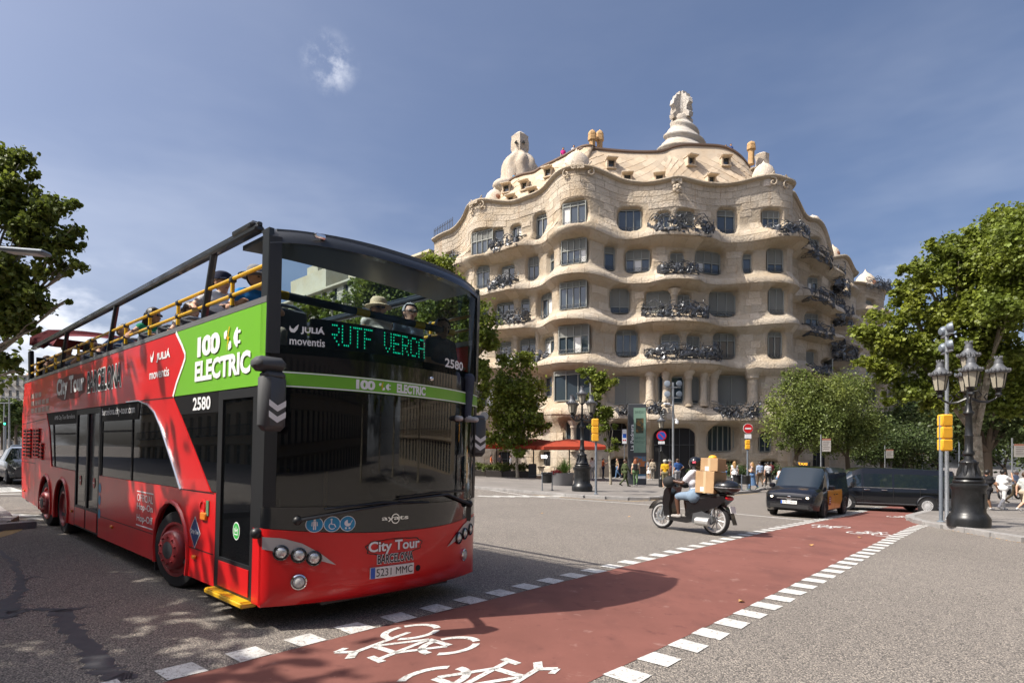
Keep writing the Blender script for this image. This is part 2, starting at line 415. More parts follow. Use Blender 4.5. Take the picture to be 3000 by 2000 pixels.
bike_sign(c_(1440, 1985), VD, 1.0, 1.6, 'bicycle_marking')
bike_sign(c_(2424, 1543), -VD, 1.0, 1.5, 'bicycle_marking')
bike_sign(c_(2553, 1561), VD, 1.0, 1.5, 'bicycle_marking')
bike_sign(c_(2650, 1514), VD, 1.0, 1.5, 'bicycle_marking')
# further painted lines
mb = MB()
def gline(a, b, w, m=mb):
    a, b = Vector((*a, 0)), Vector((*b, 0)); d = (b-a).normalized(); n = Vector((-d.y, d.x, 0))*w/2
    sheet(m, [(p.x, p.y) for p in (a+n, b+n, b-n, a-n)], .006)
gline(gp(1560, 1446+8), gp(1900, 1478), .13); gline(gp(1900, 1478), gp(2385, 1526), .13)
gline(gp(1382, 1427), gp(1560, 1454), .12)
for k in range(6): a = Vector((*gp(1400+k*44, 1452), 0)); gline((a.x, a.y), (a.x+VD.x*.0+1.0, a.y-.35), .38)
for px, py in ((150, 1520), (95, 1512), (40, 1509)): a = Vector((*gp(px, py), 0)); gline((a.x-.5, a.y+.1), (a.x+.6, a.y-.02), .42)
gline(gp(-60, 1448), gp(60, 1446), .30); gline(gp(-60, 1404), gp(45, 1403), .16); gline(gp(0, 1331), gp(44, 1347), .15); gline(gp(0, 1370), gp(46, 1367), .14)
for k in range(7): a = Vector((*gp(-40+k*16, 1443-k*.6), 0)); gline((a.x, a.y), (a.x+UD.x*3, a.y+UD.y*3), .3)
tag(mb.build('road_lines', PAINT, smooth=False), kind='structure')
mb = MB()
yc = [gp(-30, 1580), gp(20, 1568), gp(52, 1552), gp(66, 1535), gp(60, 1526), gp(38, 1526)]
for a, b in zip([gp(-60, 1583), gp(0, 1568), gp(35, 1555), gp(55, 1540)], [gp(0, 1568), gp(35, 1555), gp(55, 1540), gp(57, 1528)]): gline(a, b, .28, mb)
for a, b in zip([gp(1563, 1449), gp(1703, 1461), gp(1850, 1468), gp(1944, 1463), gp(2150, 1450)], [gp(1703, 1461), gp(1850, 1468), gp(1944, 1463), gp(2150, 1450), gp(2222, 1444)]): gline(a, b, .10, mb)
tag(mb.build('yellow_kerb_line', YPAINT, smooth=False), kind='structure')
# tar-filled cracks by the bus
def crack(pts, w, nm):
    mb = MB(); P2 = []
    for (a, wa), (b, wb) in zip(zip(pts, w), zip(pts[1:], w[1:])):
        for i in range(9):
            t = i/9; P2.append((Vector(gp(a[0]+(b[0]-a[0])*t, a[1]+(b[1]-a[1])*t)), wa+(wb-wa)*t))
    P2.append((Vector(gp(*pts[-1])), w[-1])); vs = []
    for i, (p, ww) in enumerate(P2):
        d = (P2[min(i+1, len(P2)-1)][0]-P2[max(i-1, 0)][0]).normalized(); n = Vector((-d.y, d.x))
        j1, j2 = random.uniform(.55, 1.35), random.uniform(.55, 1.35); o = Vector((random.uniform(-.03, .03), random.uniform(-.03, .03)))
        for q in (p+o+n*ww*.5*j1, p+o-n*ww*.5*j2): vs.append((q.x, q.y, gz(q.x, q.y)+.003))
    mb.add(vs, [(2*i, 2*i+1, 2*i+3, 2*i+2) for i in range(len(P2)-1)]); tag(mb.build(nm, TAR, smooth=False), kind='structure')
crack([(0, 1612), (38, 1645), (60, 1690), (66, 1720), (40, 1750), (12, 1780), (22, 1800), (0, 1812)], [.05, .09, .10, .10, .16, .26, .22, .2], 'tar_crack')
crack([(22, 1795), (110, 1782), (190, 1788), (272, 1776)], [.16, .12, .16, .02], 'tar_crack')
crack([(180, 1786), (205, 1840), (255, 1890), (300, 1945), (340, 1985), (395, 1978)], [.17, .2, .17, .2, .2, .1], 'tar_crack')
crack([(66, 1700), (105, 1688), (128, 1690)], [.06, .05, .02], 'tar_crack')
crack([(1040, 1860), (1200, 1812), (1500, 1738), (1800, 1668), (2100, 1600)], [.012, .016, .016, .012, .008], 'lane_joint')
crack([(1300, 1936), (1500, 1888), (1800, 1810), (2050, 1757)], [.02, .03, .03, .015], 'lane_joint')
# small litter: pale leaves on the asphalt and along the kerb
LEAFD = mat('dry_leaf', (.42, .25, .09), .8, isl=.35)
mb = MB()
for px, py, r in ((2171, 1764, .05), (2520, 1575, .06), (2377, 1598, .06), (1588, 1504, .05), (1843, 1514, .05)):
    p = Gp(px, py); a = random.random()*6
    mb.add([p+Vector((cos(a+t)*r*(1 if i % 2 else .6), sin(a+t)*r*(1 if i % 2 else .6), .012+.012*(i % 3))) for i, t in enumerate([0, 1.05, 2.1, 3.1, 4.2, 5.2])], [(0, 1, 2, 3, 4, 5)])
for k in range(260):
    t = random.random(); px = 2700+t*320; py = 1535+t*52+random.uniform(-2, 6)*(.6+t); p = Gp(px, py); a = random.random()*6; r = random.uniform(.012, .03)
    mb.add([p+Vector((cos(a+i*1.57)*r*(1.5 if i % 2 else .7), sin(a+i*1.57)*r*(1.5 if i % 2 else .7), .009+.008*(i == 1))) for i in range(4)], [(0, 1, 2, 3)])
tag(mb.build('fallen_leaves', LEAFD, smooth=False), 'dry brown leaf litter strewn in the gutter', 'leaves', kind='stuff')
# ------------------------------------------------------------------ pavements with kerb stones
def paving(name, col, joint, w, hh):
    m = mat(name, col, .75); nt = m.node_tree; N, L = nt.nodes, nt.links; b = N['Principled BSDF']
    t = N.new('ShaderNodeTexCoord'); mp = N.new('ShaderNodeMapping'); L.new(t.outputs['Object'], mp.inputs[0]); mp.inputs['Rotation'].default_value = (0, 0, atan2(VD.y, VD.x))
    br = N.new('ShaderNodeTexBrick'); br.inputs['Scale'].default_value = 1; br.inputs['Brick Width'].default_value = w; br.inputs['Row Height'].default_value = hh; br.inputs['Mortar Size'].default_value = .012
    br.inputs['Color1'].default_value = (*col, 1); br.inputs['Color2'].default_value = (*[c*.86 for c in col], 1); br.inputs['Mortar'].default_value = (*joint, 1); L.new(mp.outputs[0], br.inputs['Vector'])
    n = N.new('ShaderNodeTexNoise'); n.inputs['Scale'].default_value = .6; n.inputs['Detail'].default_value = 6; L.new(t.outputs['Object'], n.inputs['Vector'])
    r = N.new('ShaderNodeMapRange'); r.inputs[1].default_value = .4; r.inputs[2].default_value = .7; L.new(n.outputs['Fac'], r.inputs[0])
    x = N.new('ShaderNodeMix'); x.data_type = 'RGBA'; L.new(r.outputs[0], x.inputs[0]); L.new(br.outputs[0], x.inputs[6]); x.inputs[7].default_value = (*[c*.66 for c in col], 1)
    L.new(x.outputs[2], b.inputs['Base Color']); return m
PAVE = paving('paving_tile', (.235, .217, .20), (.11, .10, .095), .4, .4)
KERB = mat('granite_kerb', (.30, .29, .28), .7, noise=[(3, .4, .7, (.21, .205, .20)), (60, .5, .75, (.16, .155, .15))], bump=(60, .25), isl=.12)
def pavement(name, poly, kerb_from, kerb_to, h=.13, low=()):
    """poly runs anticlockwise; kerb stones along poly[kerb_from..kerb_to]"""
    mb = MB(); sheet(mb, poly, h); o = tag(mb.build(name, PAVE, smooth=False), kind='structure')
    line = poly[kerb_from:kerb_to+1]; step = 1.0
    for k, (p, d) in enumerate(march(line, step, .02)):
        n = (-d[1], d[0]); hh = h+.006 if not low or not (low[0] <= k <= low[1]) else .02
        q = [(p[0]+n[0]*w+d[0]*l, p[1]+n[1]*w+d[1]*l) for w, l in ((-.03, 0), (-.03, step-.012), (.22, step-.012), (.22, 0))]
        t = [(x, y, gz(x, y)+hh) for x, y in q]; bt = [(x, y, gz(x, y)-.08) for x, y in q]
        b_ = .015; t2 = []
        ctr = Vector((sum(v[0] for v in t)/4, sum(v[1] for v in t)/4, 0))
        for v in t: w_ = (ctr-Vector((v[0], v[1], 0))).normalized()*b_*1.4; t2.append((v[0]+w_.x, v[1]+w_.y, v[2]))
        t1 = [(v[0], v[1], v[2]-b_) for v in t]
        m2 = MB(); m2.add(bt+t1+t2, [(0, 1, 5, 4), (1, 2, 6, 5), (2, 3, 7, 6), (3, 0, 4, 7), (4, 5, 9, 8), (5, 6, 10, 9), (6, 7, 11, 10), (7, 4, 8, 11), (8, 9, 10, 11)])
        m2.build('kerb_stone', KERB, o, smooth=False, fixn=True)
    return o
def rnd(pts, r=.9, n=5):
    """round the corners of an open line"""
    out_ = [Vector(pts[0])]
    for a, b, c in zip(pts, pts[1:], pts[2:]):
        a, b, c = Vector(a), Vector(b), Vector(c); ra = min(r, (a-b).length*.45, (c-b).length*.45)
        p, q = b+(a-b).normalized()*ra, b+(c-b).normalized()*ra
        out_ += [p*(1-t)**2+b*2*t*(1-t)+q*t*t for t in [i/n for i in range(n+1)]]
    out_.append(Vector(pts[-1])); return [(p.x, p.y) for p in out_]
f1, f2, f3, f4, f5, f6 = [gp(*q) for q in ((1563, 1446), (1703, 1458), (1880, 1466), (1944, 1460), (2150, 1447.6), (2220, 1441.5))]
f0 = (f1[0]+UD.x*60, f1[1]+UD.y*60); f7 = (f6[0]+VD.x*2.0-.2, f6[1]+VD.y*2.0+1.2); f8 = (f6[0]+VD.x*60, f6[1]+VD.y*60+1)
farline = rnd([f0, f1, f2, f3, f4, f5, f6, f7, f8], 1.6)
pavement('pavement_far_corner', farline+[(60, 100), (-44, 100)], 0, len(farline)-1)
r1, r2, r3, r4 = [(a-.25, b-.3) for a, b in [gp(*q) for q in ((2700, 1509), (2690, 1533), (2854, 1561), (3000, 1585))]]
r1 = (13.9, 21.3); rightline = rnd([(r1[0]+VD.x*45, r1[1]+VD.y*45), r1, r2, r3, r4, (r4[0]+2.2, r4[1]-3.6), (r4[0]-UD.x*40, r4[1]-UD.y*40-2)], 1.0)
pavement('pavement_right_corner', rightline+[(90, 10), (90, 60)], 0, len(rightline)-1)
l1, l2, l3 = [gp(*q) for q in ((0, 1498), (27, 1535), (0, 1557))]
leftline = rnd([(-16, 6.0), l3, (l2[0]+.1, l2[1]), l1, (l1[0]+UD.x*60, l1[1]+UD.y*60)], .8)
pavement('pavement_left', leftline+[(-90, 70), (-60, 6)], 0, len(leftline)-1)
# ================================================================== THE CORNER BUILDING (undulating stone facade)
def stone_mat(name, base, var, bumpsc=5.5, bstr=.55, rust=True, rough=.85):
    m = mat(name, base, rough, spec=.25); nt = m.node_tree; N, L = nt.nodes, nt.links; b = N['Principled BSDF']
    t = N.new('ShaderNodeTexCoord'); g = N.new('ShaderNodeNewGeometry'); oi = N.new('ShaderNodeObjectInfo')
    ad = N.new('ShaderNodeMath'); ad.operation = 'ADD'; L.new(g.outputs['Random Per Island'], ad.inputs[0]); L.new(oi.outputs['Random'], ad.inputs[1])
    fr = N.new('ShaderNodeMath'); fr.operation = 'FRACT'; L.new(ad.outputs[0], fr.inputs[0])
    def noise(sc, st=None, d=6):
        n = N.new('ShaderNodeTexNoise'); n.inputs['Scale'].default_value = sc; n.inputs['Detail'].default_value = d; n.inputs['Roughness'].default_value = .62
        mp = N.new('ShaderNodeMapping'); mp.inputs['Scale'].default_value = st or (1, 1, 1); L.new(t.outputs['Object'], mp.inputs[0]); L.new(mp.outputs[0], n.inputs['Vector']); return n.outputs['Fac']
    def rng(s, a, c, lo=0, hi=1):
        r = N.new('ShaderNodeMapRange'); r.inputs[1].default_value = a; r.inputs[2].default_value = c; r.inputs[3].default_value = lo; r.inputs[4].default_value = hi; L.new(s, r.inputs[0]); return r.outputs[0]
    def mix(f, a, c):
        x = N.new('ShaderNodeMix'); x.data_type = 'RGBA'; L.new(f, x.inputs[0])
        if isinstance(a, tuple): x.inputs[6].default_value = (*a, 1)
        else: L.new(a, x.inputs[6])
        x.inputs[7].default_value = (*c, 1); return x.outputs[2]
    c = mix(rng(fr.outputs[0], 0, 1), tuple(x*(1-var) for x in base), tuple(x*(1+var) for x in base))
    c = mix(rng(noise(.45), .42, .72), c, (base[0]*.93, base[1]*.84, base[2]*.72))
    c = mix(rng(noise(2.5), .55, .8), c, tuple(x*.68 for x in base))
    if rust: c = mix(rng(noise(.8, (2.2, 2.2, .18)), .62, .80, 0, .75), c, (base[0]*.72, base[1]*.52, base[2]*.36))
    L.new(c, b.inputs['Base Color'])
    n1 = noise(bumpsc, None, 3); n2 = noise(bumpsc*5, None, 3)
    b1 = N.new('ShaderNodeBump'); b1.inputs['Strength'].default_value = bstr; b1.inputs['Distance'].default_value = .10; L.new(n1, b1.inputs['Height'])
    b2 = N.new('ShaderNodeBump'); b2.inputs['Strength'].default_value = bstr*.8; b2.inputs['Distance'].default_value = .03; L.new(n2, b2.inputs['Height']); L.new(b1.outputs[0], b2.inputs['Normal'])
    L.new(b2.outputs[0], b.inputs['Normal']); return m
STONE = stone_mat('limestone', (.495, .43, .345), .13, 5.5, .95)
STONEJ = stone_mat('limestone_wall', (.42, .36, .28), .0, 5.5, .9)
TILE = stone_mat('attic_slab', (.52, .43, .325), .20, 3.0, .15)
PLAST = stone_mat('rough_plaster', (.49, .43, .36), .04, 9, .6, rust=False)
MOSAIC = stone_mat('broken_marble', (.46, .43, .39), .04, 7, .9, rust=False)
OCHRE = stone_mat('ochre_plaster', (.50, .33, .17), .04, 6, .3, rust=False)
WFRAME = mat('window_frame', (.25, .26, .235), .5)
BLIND = mat('roller_blind', (.20, .205, .19), .55)
CURT = mat('white_curtain', (.62, .62, .6), .8)
DARKIN = mat('dark_room', (.012, .012, .013), .9)
WGLASS = mat('window_glass', (.035, .05, .065), .04, spec=1.0)
A0, B0 = Vector((5.6, 52, 0)), Vector((23.6, 52.8, 0)); E0, E1 = A0+UD*18.9, B0+VD*37
def _arc(a, b, c, r, n=14):
    p, q = b+(a-b).normalized()*r, b+(c-b).normalized()*r
    return [p*(1-t)**2+b*2*t*(1-t)+q*t*t for t in [i/n for i in range(n+1)]]
raw = [E0]+_arc(E0, A0, B0, 5.0)+_arc(A0, B0, E1, 5.0)+[E1]
cum_ = [0]
for a, b in zip(raw, raw[1:]): cum_.append(cum_[-1]+(b-a).length)
SL_ = cum_[-1]; ss_ = np.linspace(0, SL_, 900)
bx_ = np.interp(ss_, cum_, [p.x for p in raw]); by_ = np.interp(ss_, cum_, [p.y for p in raw])
def smooth(a, k=25):
    pad = np.concatenate([np.full(k, a[0]) + (np.arange(-k, 0))*(a[1]-a[0]), a, np.full(k, a[-1])+np.arange(1, k+1)*(a[-1]-a[-2])])
    return np.convolve(pad, np.ones(2*k+1)/(2*k+1), 'valid')
bx_, by_ = smooth(bx_), smooth(by_)
def normals():
    tx, ty = np.gradient(bx_), np.gradient(by_); l = np.hypot(tx, ty); return ty/l, -tx/l
nx_, ny_ = normals()
px_ = CX+F*bx_/by_
def s_of(px): return float(np.interp(px, px_, ss_))
wav = np.zeros_like(ss_)
for px, am, sg in ((1300, .5, 2.2), (1345, -.5, 1.8), (1412, .9, 2.4), (1480, -.2, 1.6), (1575, -.9, 2.2), (1690, 1.1, 2.3), (1835, -.55, 2.4), (1985, .55, 2.8), (2130, -.45, 2.2), (2285, .9, 2.0), (2345, -1.1, 2.0), (2395, 1.2, 2.6), (2425, -1.0, 2.0), (2465, 1.3, 3.0), (2505, -1.0, 2.2), (2555, 1.2, 3.2)):
    wav += am*np.exp(-((ss_-s_of(px))/sg)**2)
bx_, by_ = bx_+nx_*wav, by_+ny_*wav; nx_, ny_ = normals(); nx_, ny_ = smooth(nx_, 8), smooth(ny_, 8)
px_ = np.maximum.accumulate(CX+F*bx_/by_+np.arange(len(ss_))*1e-6)
def yof(s): return float(np.interp(s, ss_, by_))
def zof(px, py, dy=0.0): return CH-(py-HY)/F*(yof(s_of(px))+dy)
def level(pts, dy=0.0, k=14):
    a = sorted((s_of(p[0]), zof(p[0], p[1], dy)) for p in pts)
    return smooth(np.interp(ss_, [q[0] for q in a], [q[1] for q in a]), k)
ZB = [np.full_like(ss_, -2.2),
 level([(1280, 1222), (1380, 1219), (1578, 1216), (1661, 1213), (1760, 1226), (1900, 1231), (2066, 1234), (2232, 1234), (2300, 1238), (2400, 1240), (2480, 1242), (2577, 1240)]),
 level([(1280, 1092), (1456, 1082), (1595, 1078), (1638, 1066), (1711, 1067), (1777, 1078), (1844, 1078), (1977, 1070), (2066, 1073), (2165, 1082), (2265, 1082), (2325, 1090), (2400, 1102), (2480, 1100), (2577, 1125)]),
 level([(1280, 1000), (1456, 973), (1512, 970), (1595, 962), (1628, 944), (1678, 937), (1744, 947), (1794, 959), (1860, 954), (1977, 949), (2082, 959), (2165, 961), (2232, 954), (2298, 950), (2325, 968), (2400, 992), (2450, 1010), (2490, 1025), (2577, 1062)]),
 level([(1280, 905), (1356, 878), (1429, 875), (1452, 867), (1512, 857), (1578, 846), (1628, 821), (1678, 808), (1744, 811), (1794, 831), (1877, 836), (2000, 829), (2066, 839), (2165, 836), (2265, 829), (2315, 842), (2348, 872), (2400, 892), (2420, 920), (2480, 940), (2577, 995)]),
 level([(1280, 815), (1369, 777), (1433, 758), (1471, 753), (1567, 723), (1624, 707), (1663, 679), (1726, 677), (1758, 694), (1790, 707), (1886, 704), (1966, 703), (2049, 712), (2099, 718), (2198, 715), (2265, 708), (2315, 710), (2334, 730), (2358, 752), (2397, 776), (2421, 806), (2480, 850), (2577, 925)]),
 level([(1260, 705), (1280, 698), (1328, 675), (1353, 647), (1376, 604), (1414, 585), (1471, 591), (1510, 592), (1567, 570), (1615, 529), (1647, 500), (1679, 490), (1726, 490), (1758, 502), (1822, 529), (1902, 538), (1950, 529), (1981, 518), (2000, 523), (2049, 537), (2099, 542), (2165, 536), (2215, 523), (2258, 514), (2308, 531), (2331, 565), (2346, 625), (2364, 644), (2397, 642), (2417, 680), (2430, 748), (2480, 748), (2497, 795), (2517, 828), (2577, 841), (2620, 880)], 0, 7)]
# balconies: px0, px1, railing top, railing bottom (photo pixels), floor
BALC = [(1440, 1548, 690, 735, 5), (1318, 1372, 737, 790, 5), (1897, 2082, 622, 690, 5), (2229, 2338, 640, 686, 5),
        (1434, 1527, 803, 848, 4), (1925, 2036, 766, 803, 4), (2338, 2412, 716, 770, 5), (2424, 2480, 805, 872, 5), (1318, 1368, 835, 880, 4),
        (1456, 1562, 906, 950, 3), (1879, 2066, 878, 930, 3), (2338, 2417, 838, 888, 4), (2424, 2488, 890, 960, 4),
        (1459, 1620, 1018, 1072, 2), (1888, 2107, 1005, 1052, 2), (2338, 2417, 945, 990, 3), (2424, 2498, 1000, 1060, 3),
        (1784, 1840, 1183, 1222, 1), (1893, 1950, 1170, 1222, 1), (2075, 2225, 1175, 1230, 1), (2344, 2410, 1068, 1100, 2), (1560, 1612, 1162, 1200, 1), (2530, 2585, 815, 850, 5), (2535, 2585, 985, 1010, 4)]
AMP = [np.zeros_like(ss_)]+[np.full_like(ss_, v) for v in (.62, .60, .58, .58, .56, .25)]
for (p0, p1, _, _, k) in BALC:
    c, h = (s_of(p0)+s_of(p1))/2, (s_of(p1)-s_of(p0))/2
    AMP[k] = np.maximum(AMP[k], .5+.85/(1+(np.abs(ss_-c)/(h+.15))**7))
for k in (1, 2, 3, 4, 5):
    for px in (1690, 1412): AMP[k] = np.maximum(AMP[k], .55+.35*np.exp(-((ss_-s_of(px))/2.4)**2))
# windows: px0, px1, py0, py1, blind share, panes, depth
WIN = [(1382, 1440, 674, 744, .36, 4), (1499, 1522, 663, 706, 0, 2), (1567, 1597, 629, 698, .13, 2), (1648, 1715, 589, 656, .14, 3), (1816, 1878, 613, 674, 0, 3), (1930, 1960, 624, 672, .1, 2), (1987, 2034, 617, 672, .6, 2), (2108, 2155, 614, 680, .22, 2), (2238, 2288, 615, 668, .35, 3), (1310, 1329, 742, 792, .15, 2), (1452, 1464, 672, 706, 0, 1), (2376, 2406, 700, 745, .3, 2), (2450, 2466, 790, 850, .3, 1), (2505, 2517, 850, 905, .3, 1), (2540, 2562, 880, 925, .5, 2),
       (1644, 1717, 698, 768, .42, 4), (1545, 1573, 752, 817, .35, 2), (1604, 1619, 744, 800, .3, 1), (1777, 1803, 722, 787, .25, 1), (1836, 1902, 730, 793, .4, 3), (1394, 1428, 778, 841, .25, 2), (1467, 1501, 778, 824, .1, 2), (1968, 2003, 740, 783, .55, 2), (2046, 2117, 735, 797, .5, 3), (2182, 2203, 743, 795, .2, 1), (2253, 2299, 727, 793, .62, 2), (2374, 2402, 812, 855, .3, 2), (2440, 2458, 900, 945, .4, 1),
       (1640, 1718, 822, 900, .2, 4), (1577, 1612, 860, 930, .2, 2), (1794, 1844, 845, 914, .72, 2), (1895, 1962, 853, 910, 1, 2), (1451, 1499, 886, 932, .1, 3), (1524, 1546, 876, 925, .2, 1), (1991, 2023, 863, 912, .6, 2), (2085, 2159, 854, 922, .86, 3), (2258, 2301, 843, 916, 1, 2), (2366, 2404, 918, 962, .3, 2), (2440, 2462, 985, 1030, .3, 1), (1385, 1425, 890, 945, .3, 2),
       (1638, 1726, 951, 1031, .38, 4), (1810, 1867, 966, 1040, .16, 3), (1940, 1990, 980, 1032, .3, 2), (1461, 1492, 1002, 1052, .2, 2), (1522, 1568, 992, 1040, .3, 2), (1588, 1618, 989, 1034, .2, 2), (2019, 2054, 984, 1032, .55, 2), (2097, 2157, 976, 1047, .28, 3), (2256, 2295, 972, 1045, .16, 2), (2368, 2391, 1030, 1075, 1, 1), (2417, 2443, 1055, 1088, .4, 2), (2540, 2560, 1060, 1095, .3, 1),
       (1627, 1733, 1084, 1170, .12, 3), (1590, 1613, 1105, 1160, 0, 1), (1787, 1893, 1103, 1182, 1, 2), (1932, 1952, 1100, 1180, 0, 1), (1972, 2004, 1104, 1178, .0, 1), (2018, 2052, 1104, 1178, .9, 1), (2106, 2193, 1100, 1183, 1, 2), (1380, 1446, 1138, 1186, .1, 3), (2557, 2573, 1121, 1170, .2, 1),
       (1918, 2034, 1256, 1412, -1, 1), (2080, 2155, 1247, 1320, 0, 5), (2230, 2262, 1270, 1322, 0, 2), (1653, 1676, 1233, 1290, 0, 1), (1688, 1732, 1237, 1302, 0, 1), (1786, 1838, 1240, 1302, -1, 1), (1584, 1608, 1325, 1362, -1, 1), (1400, 1424, 1255, 1300, 0, 1), (1455, 1490, 1325, 1390, -1, 1), (2105, 2160, 1352, 1372, -1, 1), (2235, 2275, 1352, 1372, -1, 1), (1795, 1845, 1345, 1400, -1, 1), (2390, 2425, 1280, 1400, -1, 1)]
WREC = []
for w in WIN:
    s0, s1 = s_of(w[0]), s_of(w[1]); c = (s0+s1)/2; pm = (w[0]+w[1])/2
    if s1-s0 < .55: s0, s1 = c-.4, c+.4
    z1_, z0_ = zof(pm, w[2]), zof(pm, w[3]); WREC.append((c, (z0_+z1_)/2, (s1-s0)/2, (z1_-z0_)/2, w))
def st_(a, b, x):
    t = np.clip((x-a)/(b-a), 0, 1); return t*t*(3-2*t)
def wmask(s, z):
    m = np.zeros_like(s)
    for (c, zc, hw, hz, w) in WREC:
        q = (np.abs(s-c)/(hw+.10))**4+(np.abs(z-zc)/(hz+.10))**4
        m = np.maximum(m, 1-st_(.85, 1.75, q))
    return m
def depth(s, z):
    zb = [np.interp(s, ss_, a) for a in ZB]; am = [np.interp(s, ss_, a) for a in AMP]; D = np.zeros_like(s)
    for k in range(6):
        ze = (z-zb[k])/(zb[k+1]-zb[k]); ins = (ze >= 0) & (ze <= 1.001)
        lo = 1-st_(.07, .34 if k else .2, ze); up = st_(.77, 1.0, ze)**1.4
        if k == 5: up = st_(.955, 1.0, ze)*.9
        lip = .05*np.exp(-((ze-.03)/.02)**2)
        D = np.where(ins, am[k]*lo+am[k+1]*.93*up+lip*(k > 0), D)
    m = wmask(s, z)
    return D*(1-m)-.52*m, m
def surf(s, z, off=0.0):
    s = np.asarray(s, float); z = np.asarray(z, float); D, m = depth(s, z)
    x, y, a, b = [np.interp(s, ss_, q) for q in (bx_, by_, nx_, ny_)]
    return np.stack([x+a*(D+off), y+b*(D+off), z], -1), m
house = thing('apartment_building', 'cream stone corner building with wavy facade, iron balconies and sculpted chimneys', 'building', (14, 56, -1))
HI = house.matrix_world.inverted()
def hl(p): return HI @ Vector(p)
def hnp(a): return np.asarray(a)-np.array([14, 56, -1.0])
ns, nz = 560, 230
S_ = np.linspace(.2, SL_-.3, ns); T_ = np.linspace(0, 1, nz)
SS, TT = np.meshgrid(S_, T_, indexing='ij'); ZZ = ZB[0][0]+(np.interp(SS, ss_, ZB[6])-.02-ZB[0][0])*TT
co, _ = surf(SS, ZZ, -.02); idx = np.arange(ns*nz).reshape(ns, nz)
q = np.stack([idx[:-1, :-1], idx[1:, :-1], idx[1:, 1:], idx[:-1, 1:]], -1).reshape(-1, 4)
link('wall', np_mesh('wall', hnp(co.reshape(-1, 3)), q, STONEJ, smooth=True), house)
# roof deck and hidden back, so that the building is a closed body
rd = MB(); inn = [(14+(bx_[i]-nx_[i]*1.2), by_[i]-ny_[i]*1.2) for i in range(0, 900, 25)]
pts = [(bx_[i]-nx_[i]*1.5, by_[i]-ny_[i]*1.5) for i in range(0, 900, 25)]
cen = (24, 96); zr = [float(ZB[6][i])-1.2 for i in range(0, 900, 25)]
rd.add([hl((p[0], p[1], z_)) for p, z_ in zip(pts, zr)]+[hl((cen[0], cen[1], 23))], [(i, i+1, len(pts)) for i in range(len(pts)-1)])
rd.add([hl((pts[0][0], pts[0][1], -2)), hl((pts[0][0], pts[0][1], zr[0])), hl((cen[0], cen[1], 23)), hl((cen[0], cen[1], -2))], [(0, 1, 2, 3)])
rd.add([hl((pts[-1][0], pts[-1][1], -2)), hl((pts[-1][0], pts[-1][1], zr[-1])), hl((cen[0], cen[1], 23)), hl((cen[0], cen[1], -2))], [(0, 1, 2, 3)])
rd.build('roof_deck', PLAST, house, smooth=False)
# stone blocks in courses
BU, BZ = [], []
for k in range(6):
    nc = (9, 8, 6, 6, 6, 9)[k]
    for c in range(nc):
        s = .4+random.random()
        while s < SL_-1.5:
            l = random.uniform(.75, 1.45); U, E_ = np.meshgrid(np.linspace(s+.016, s+l-.016, 5), np.linspace(c/nc, (c+1)/nc, 4), indexing='ij')
            za, zb_ = np.interp(U, ss_, ZB[k]), np.interp(U, ss_, ZB[k+1])
            if k == 0: za = np.full_like(za, -1.6)
            if k == 5: zb_ = zb_-.12
            Z = za+(zb_-za)*E_; Z[:, 0] += .017; Z[:, -1] -= .017; BU.append(U); BZ.append(Z); s += l
BU, BZ = np.array(BU), np.array(BZ); _, m_ = depth(BU, BZ); keep = m_.max(axis=(1, 2)) < .35; BU, BZ = BU[keep], BZ[keep]
BT, BB = surf(BU, BZ, .012+np.random.uniform(-.008, .012, (len(BU), 1, 1)))[0], surf(BU, BZ, -.05)[0]
blocks = list(range(len(BU)))
def block_mesh(j):
    top, bot = BT[j], BB[j]; n, w = 5, 4
    i = np.arange(n*w).reshape(n, w); f = np.stack([i[:-1, :-1], i[1:, :-1], i[1:, 1:], i[:-1, 1:]], -1).reshape(-1, 4)
    e = np.array(list(i[:, 0])+list(i[-1, 1:])+list(i[-2::-1, -1])+list(i[0, -2:0:-1])); e2 = np.roll(e, -1)
    return np.concatenate([top.reshape(-1, 3), bot.reshape(-1, 3)]), np.concatenate([f, np.stack([e, e+n*w, e2+n*w, e2], -1)])
def vis(j):
    p = BT[j].reshape(-1, 3); px = CX+F*p[:, 0]/p[:, 1]; py = HY-F*(p[:, 2]-CH)/p[:, 1]
    if py.mean() > 1230 or px.mean() < 1480: return 0
    return (px.max()-px.min())*(py.max()-py.min())*(1 if 1620 < px.mean() < 2330 else .3)
blocks.sort(key=vis, reverse=True)
for b in blocks[:300]:
    v, f = block_mesh(b); link('stone_block', np_mesh('stone_block', hnp(v), f, STONE, smooth=40), house)
vs, fs, o = [], [], 0
for b in blocks[300:]:
    v, f = block_mesh(b); vs.append(v); fs.append(f+o); o += len(v)
tag(link('stone_blocks', np_mesh('stone_blocks', hnp(np.concatenate(vs)), np.concatenate(fs), STONE, smooth=40), house), kind='stuff')
# cornice lip
def ribbon(lo, hi, z_fn, off, prof, step=2):
    ii = list(range(max(lo, 0), min(hi, 899), step)); mb = MB(); n = len(prof)
    for i in ii:
        for (d, dz) in prof: mb.v.append(tuple(hl((bx_[i]+nx_[i]*(off+d), by_[i]+ny_[i]*(off+d), z_fn(i)+dz))))
    for a in range(len(ii)-1):
        for j in range(n): mb.f.append((a*n+j, (a+1)*n+j, (a+1)*n+(j+1) % n, a*n+(j+1) % n)); mb.m.append(0)
    return mb
lip = [(.28, -.12), (.34, -.02), (.30, .10), (.05, .16), (-1.6, .10), (-1.6, -.3), (.1, -.25)]
ribbon(2, 897, lambda i: ZB[6][i], .0, lip).build('cornice', STONEJ, house)
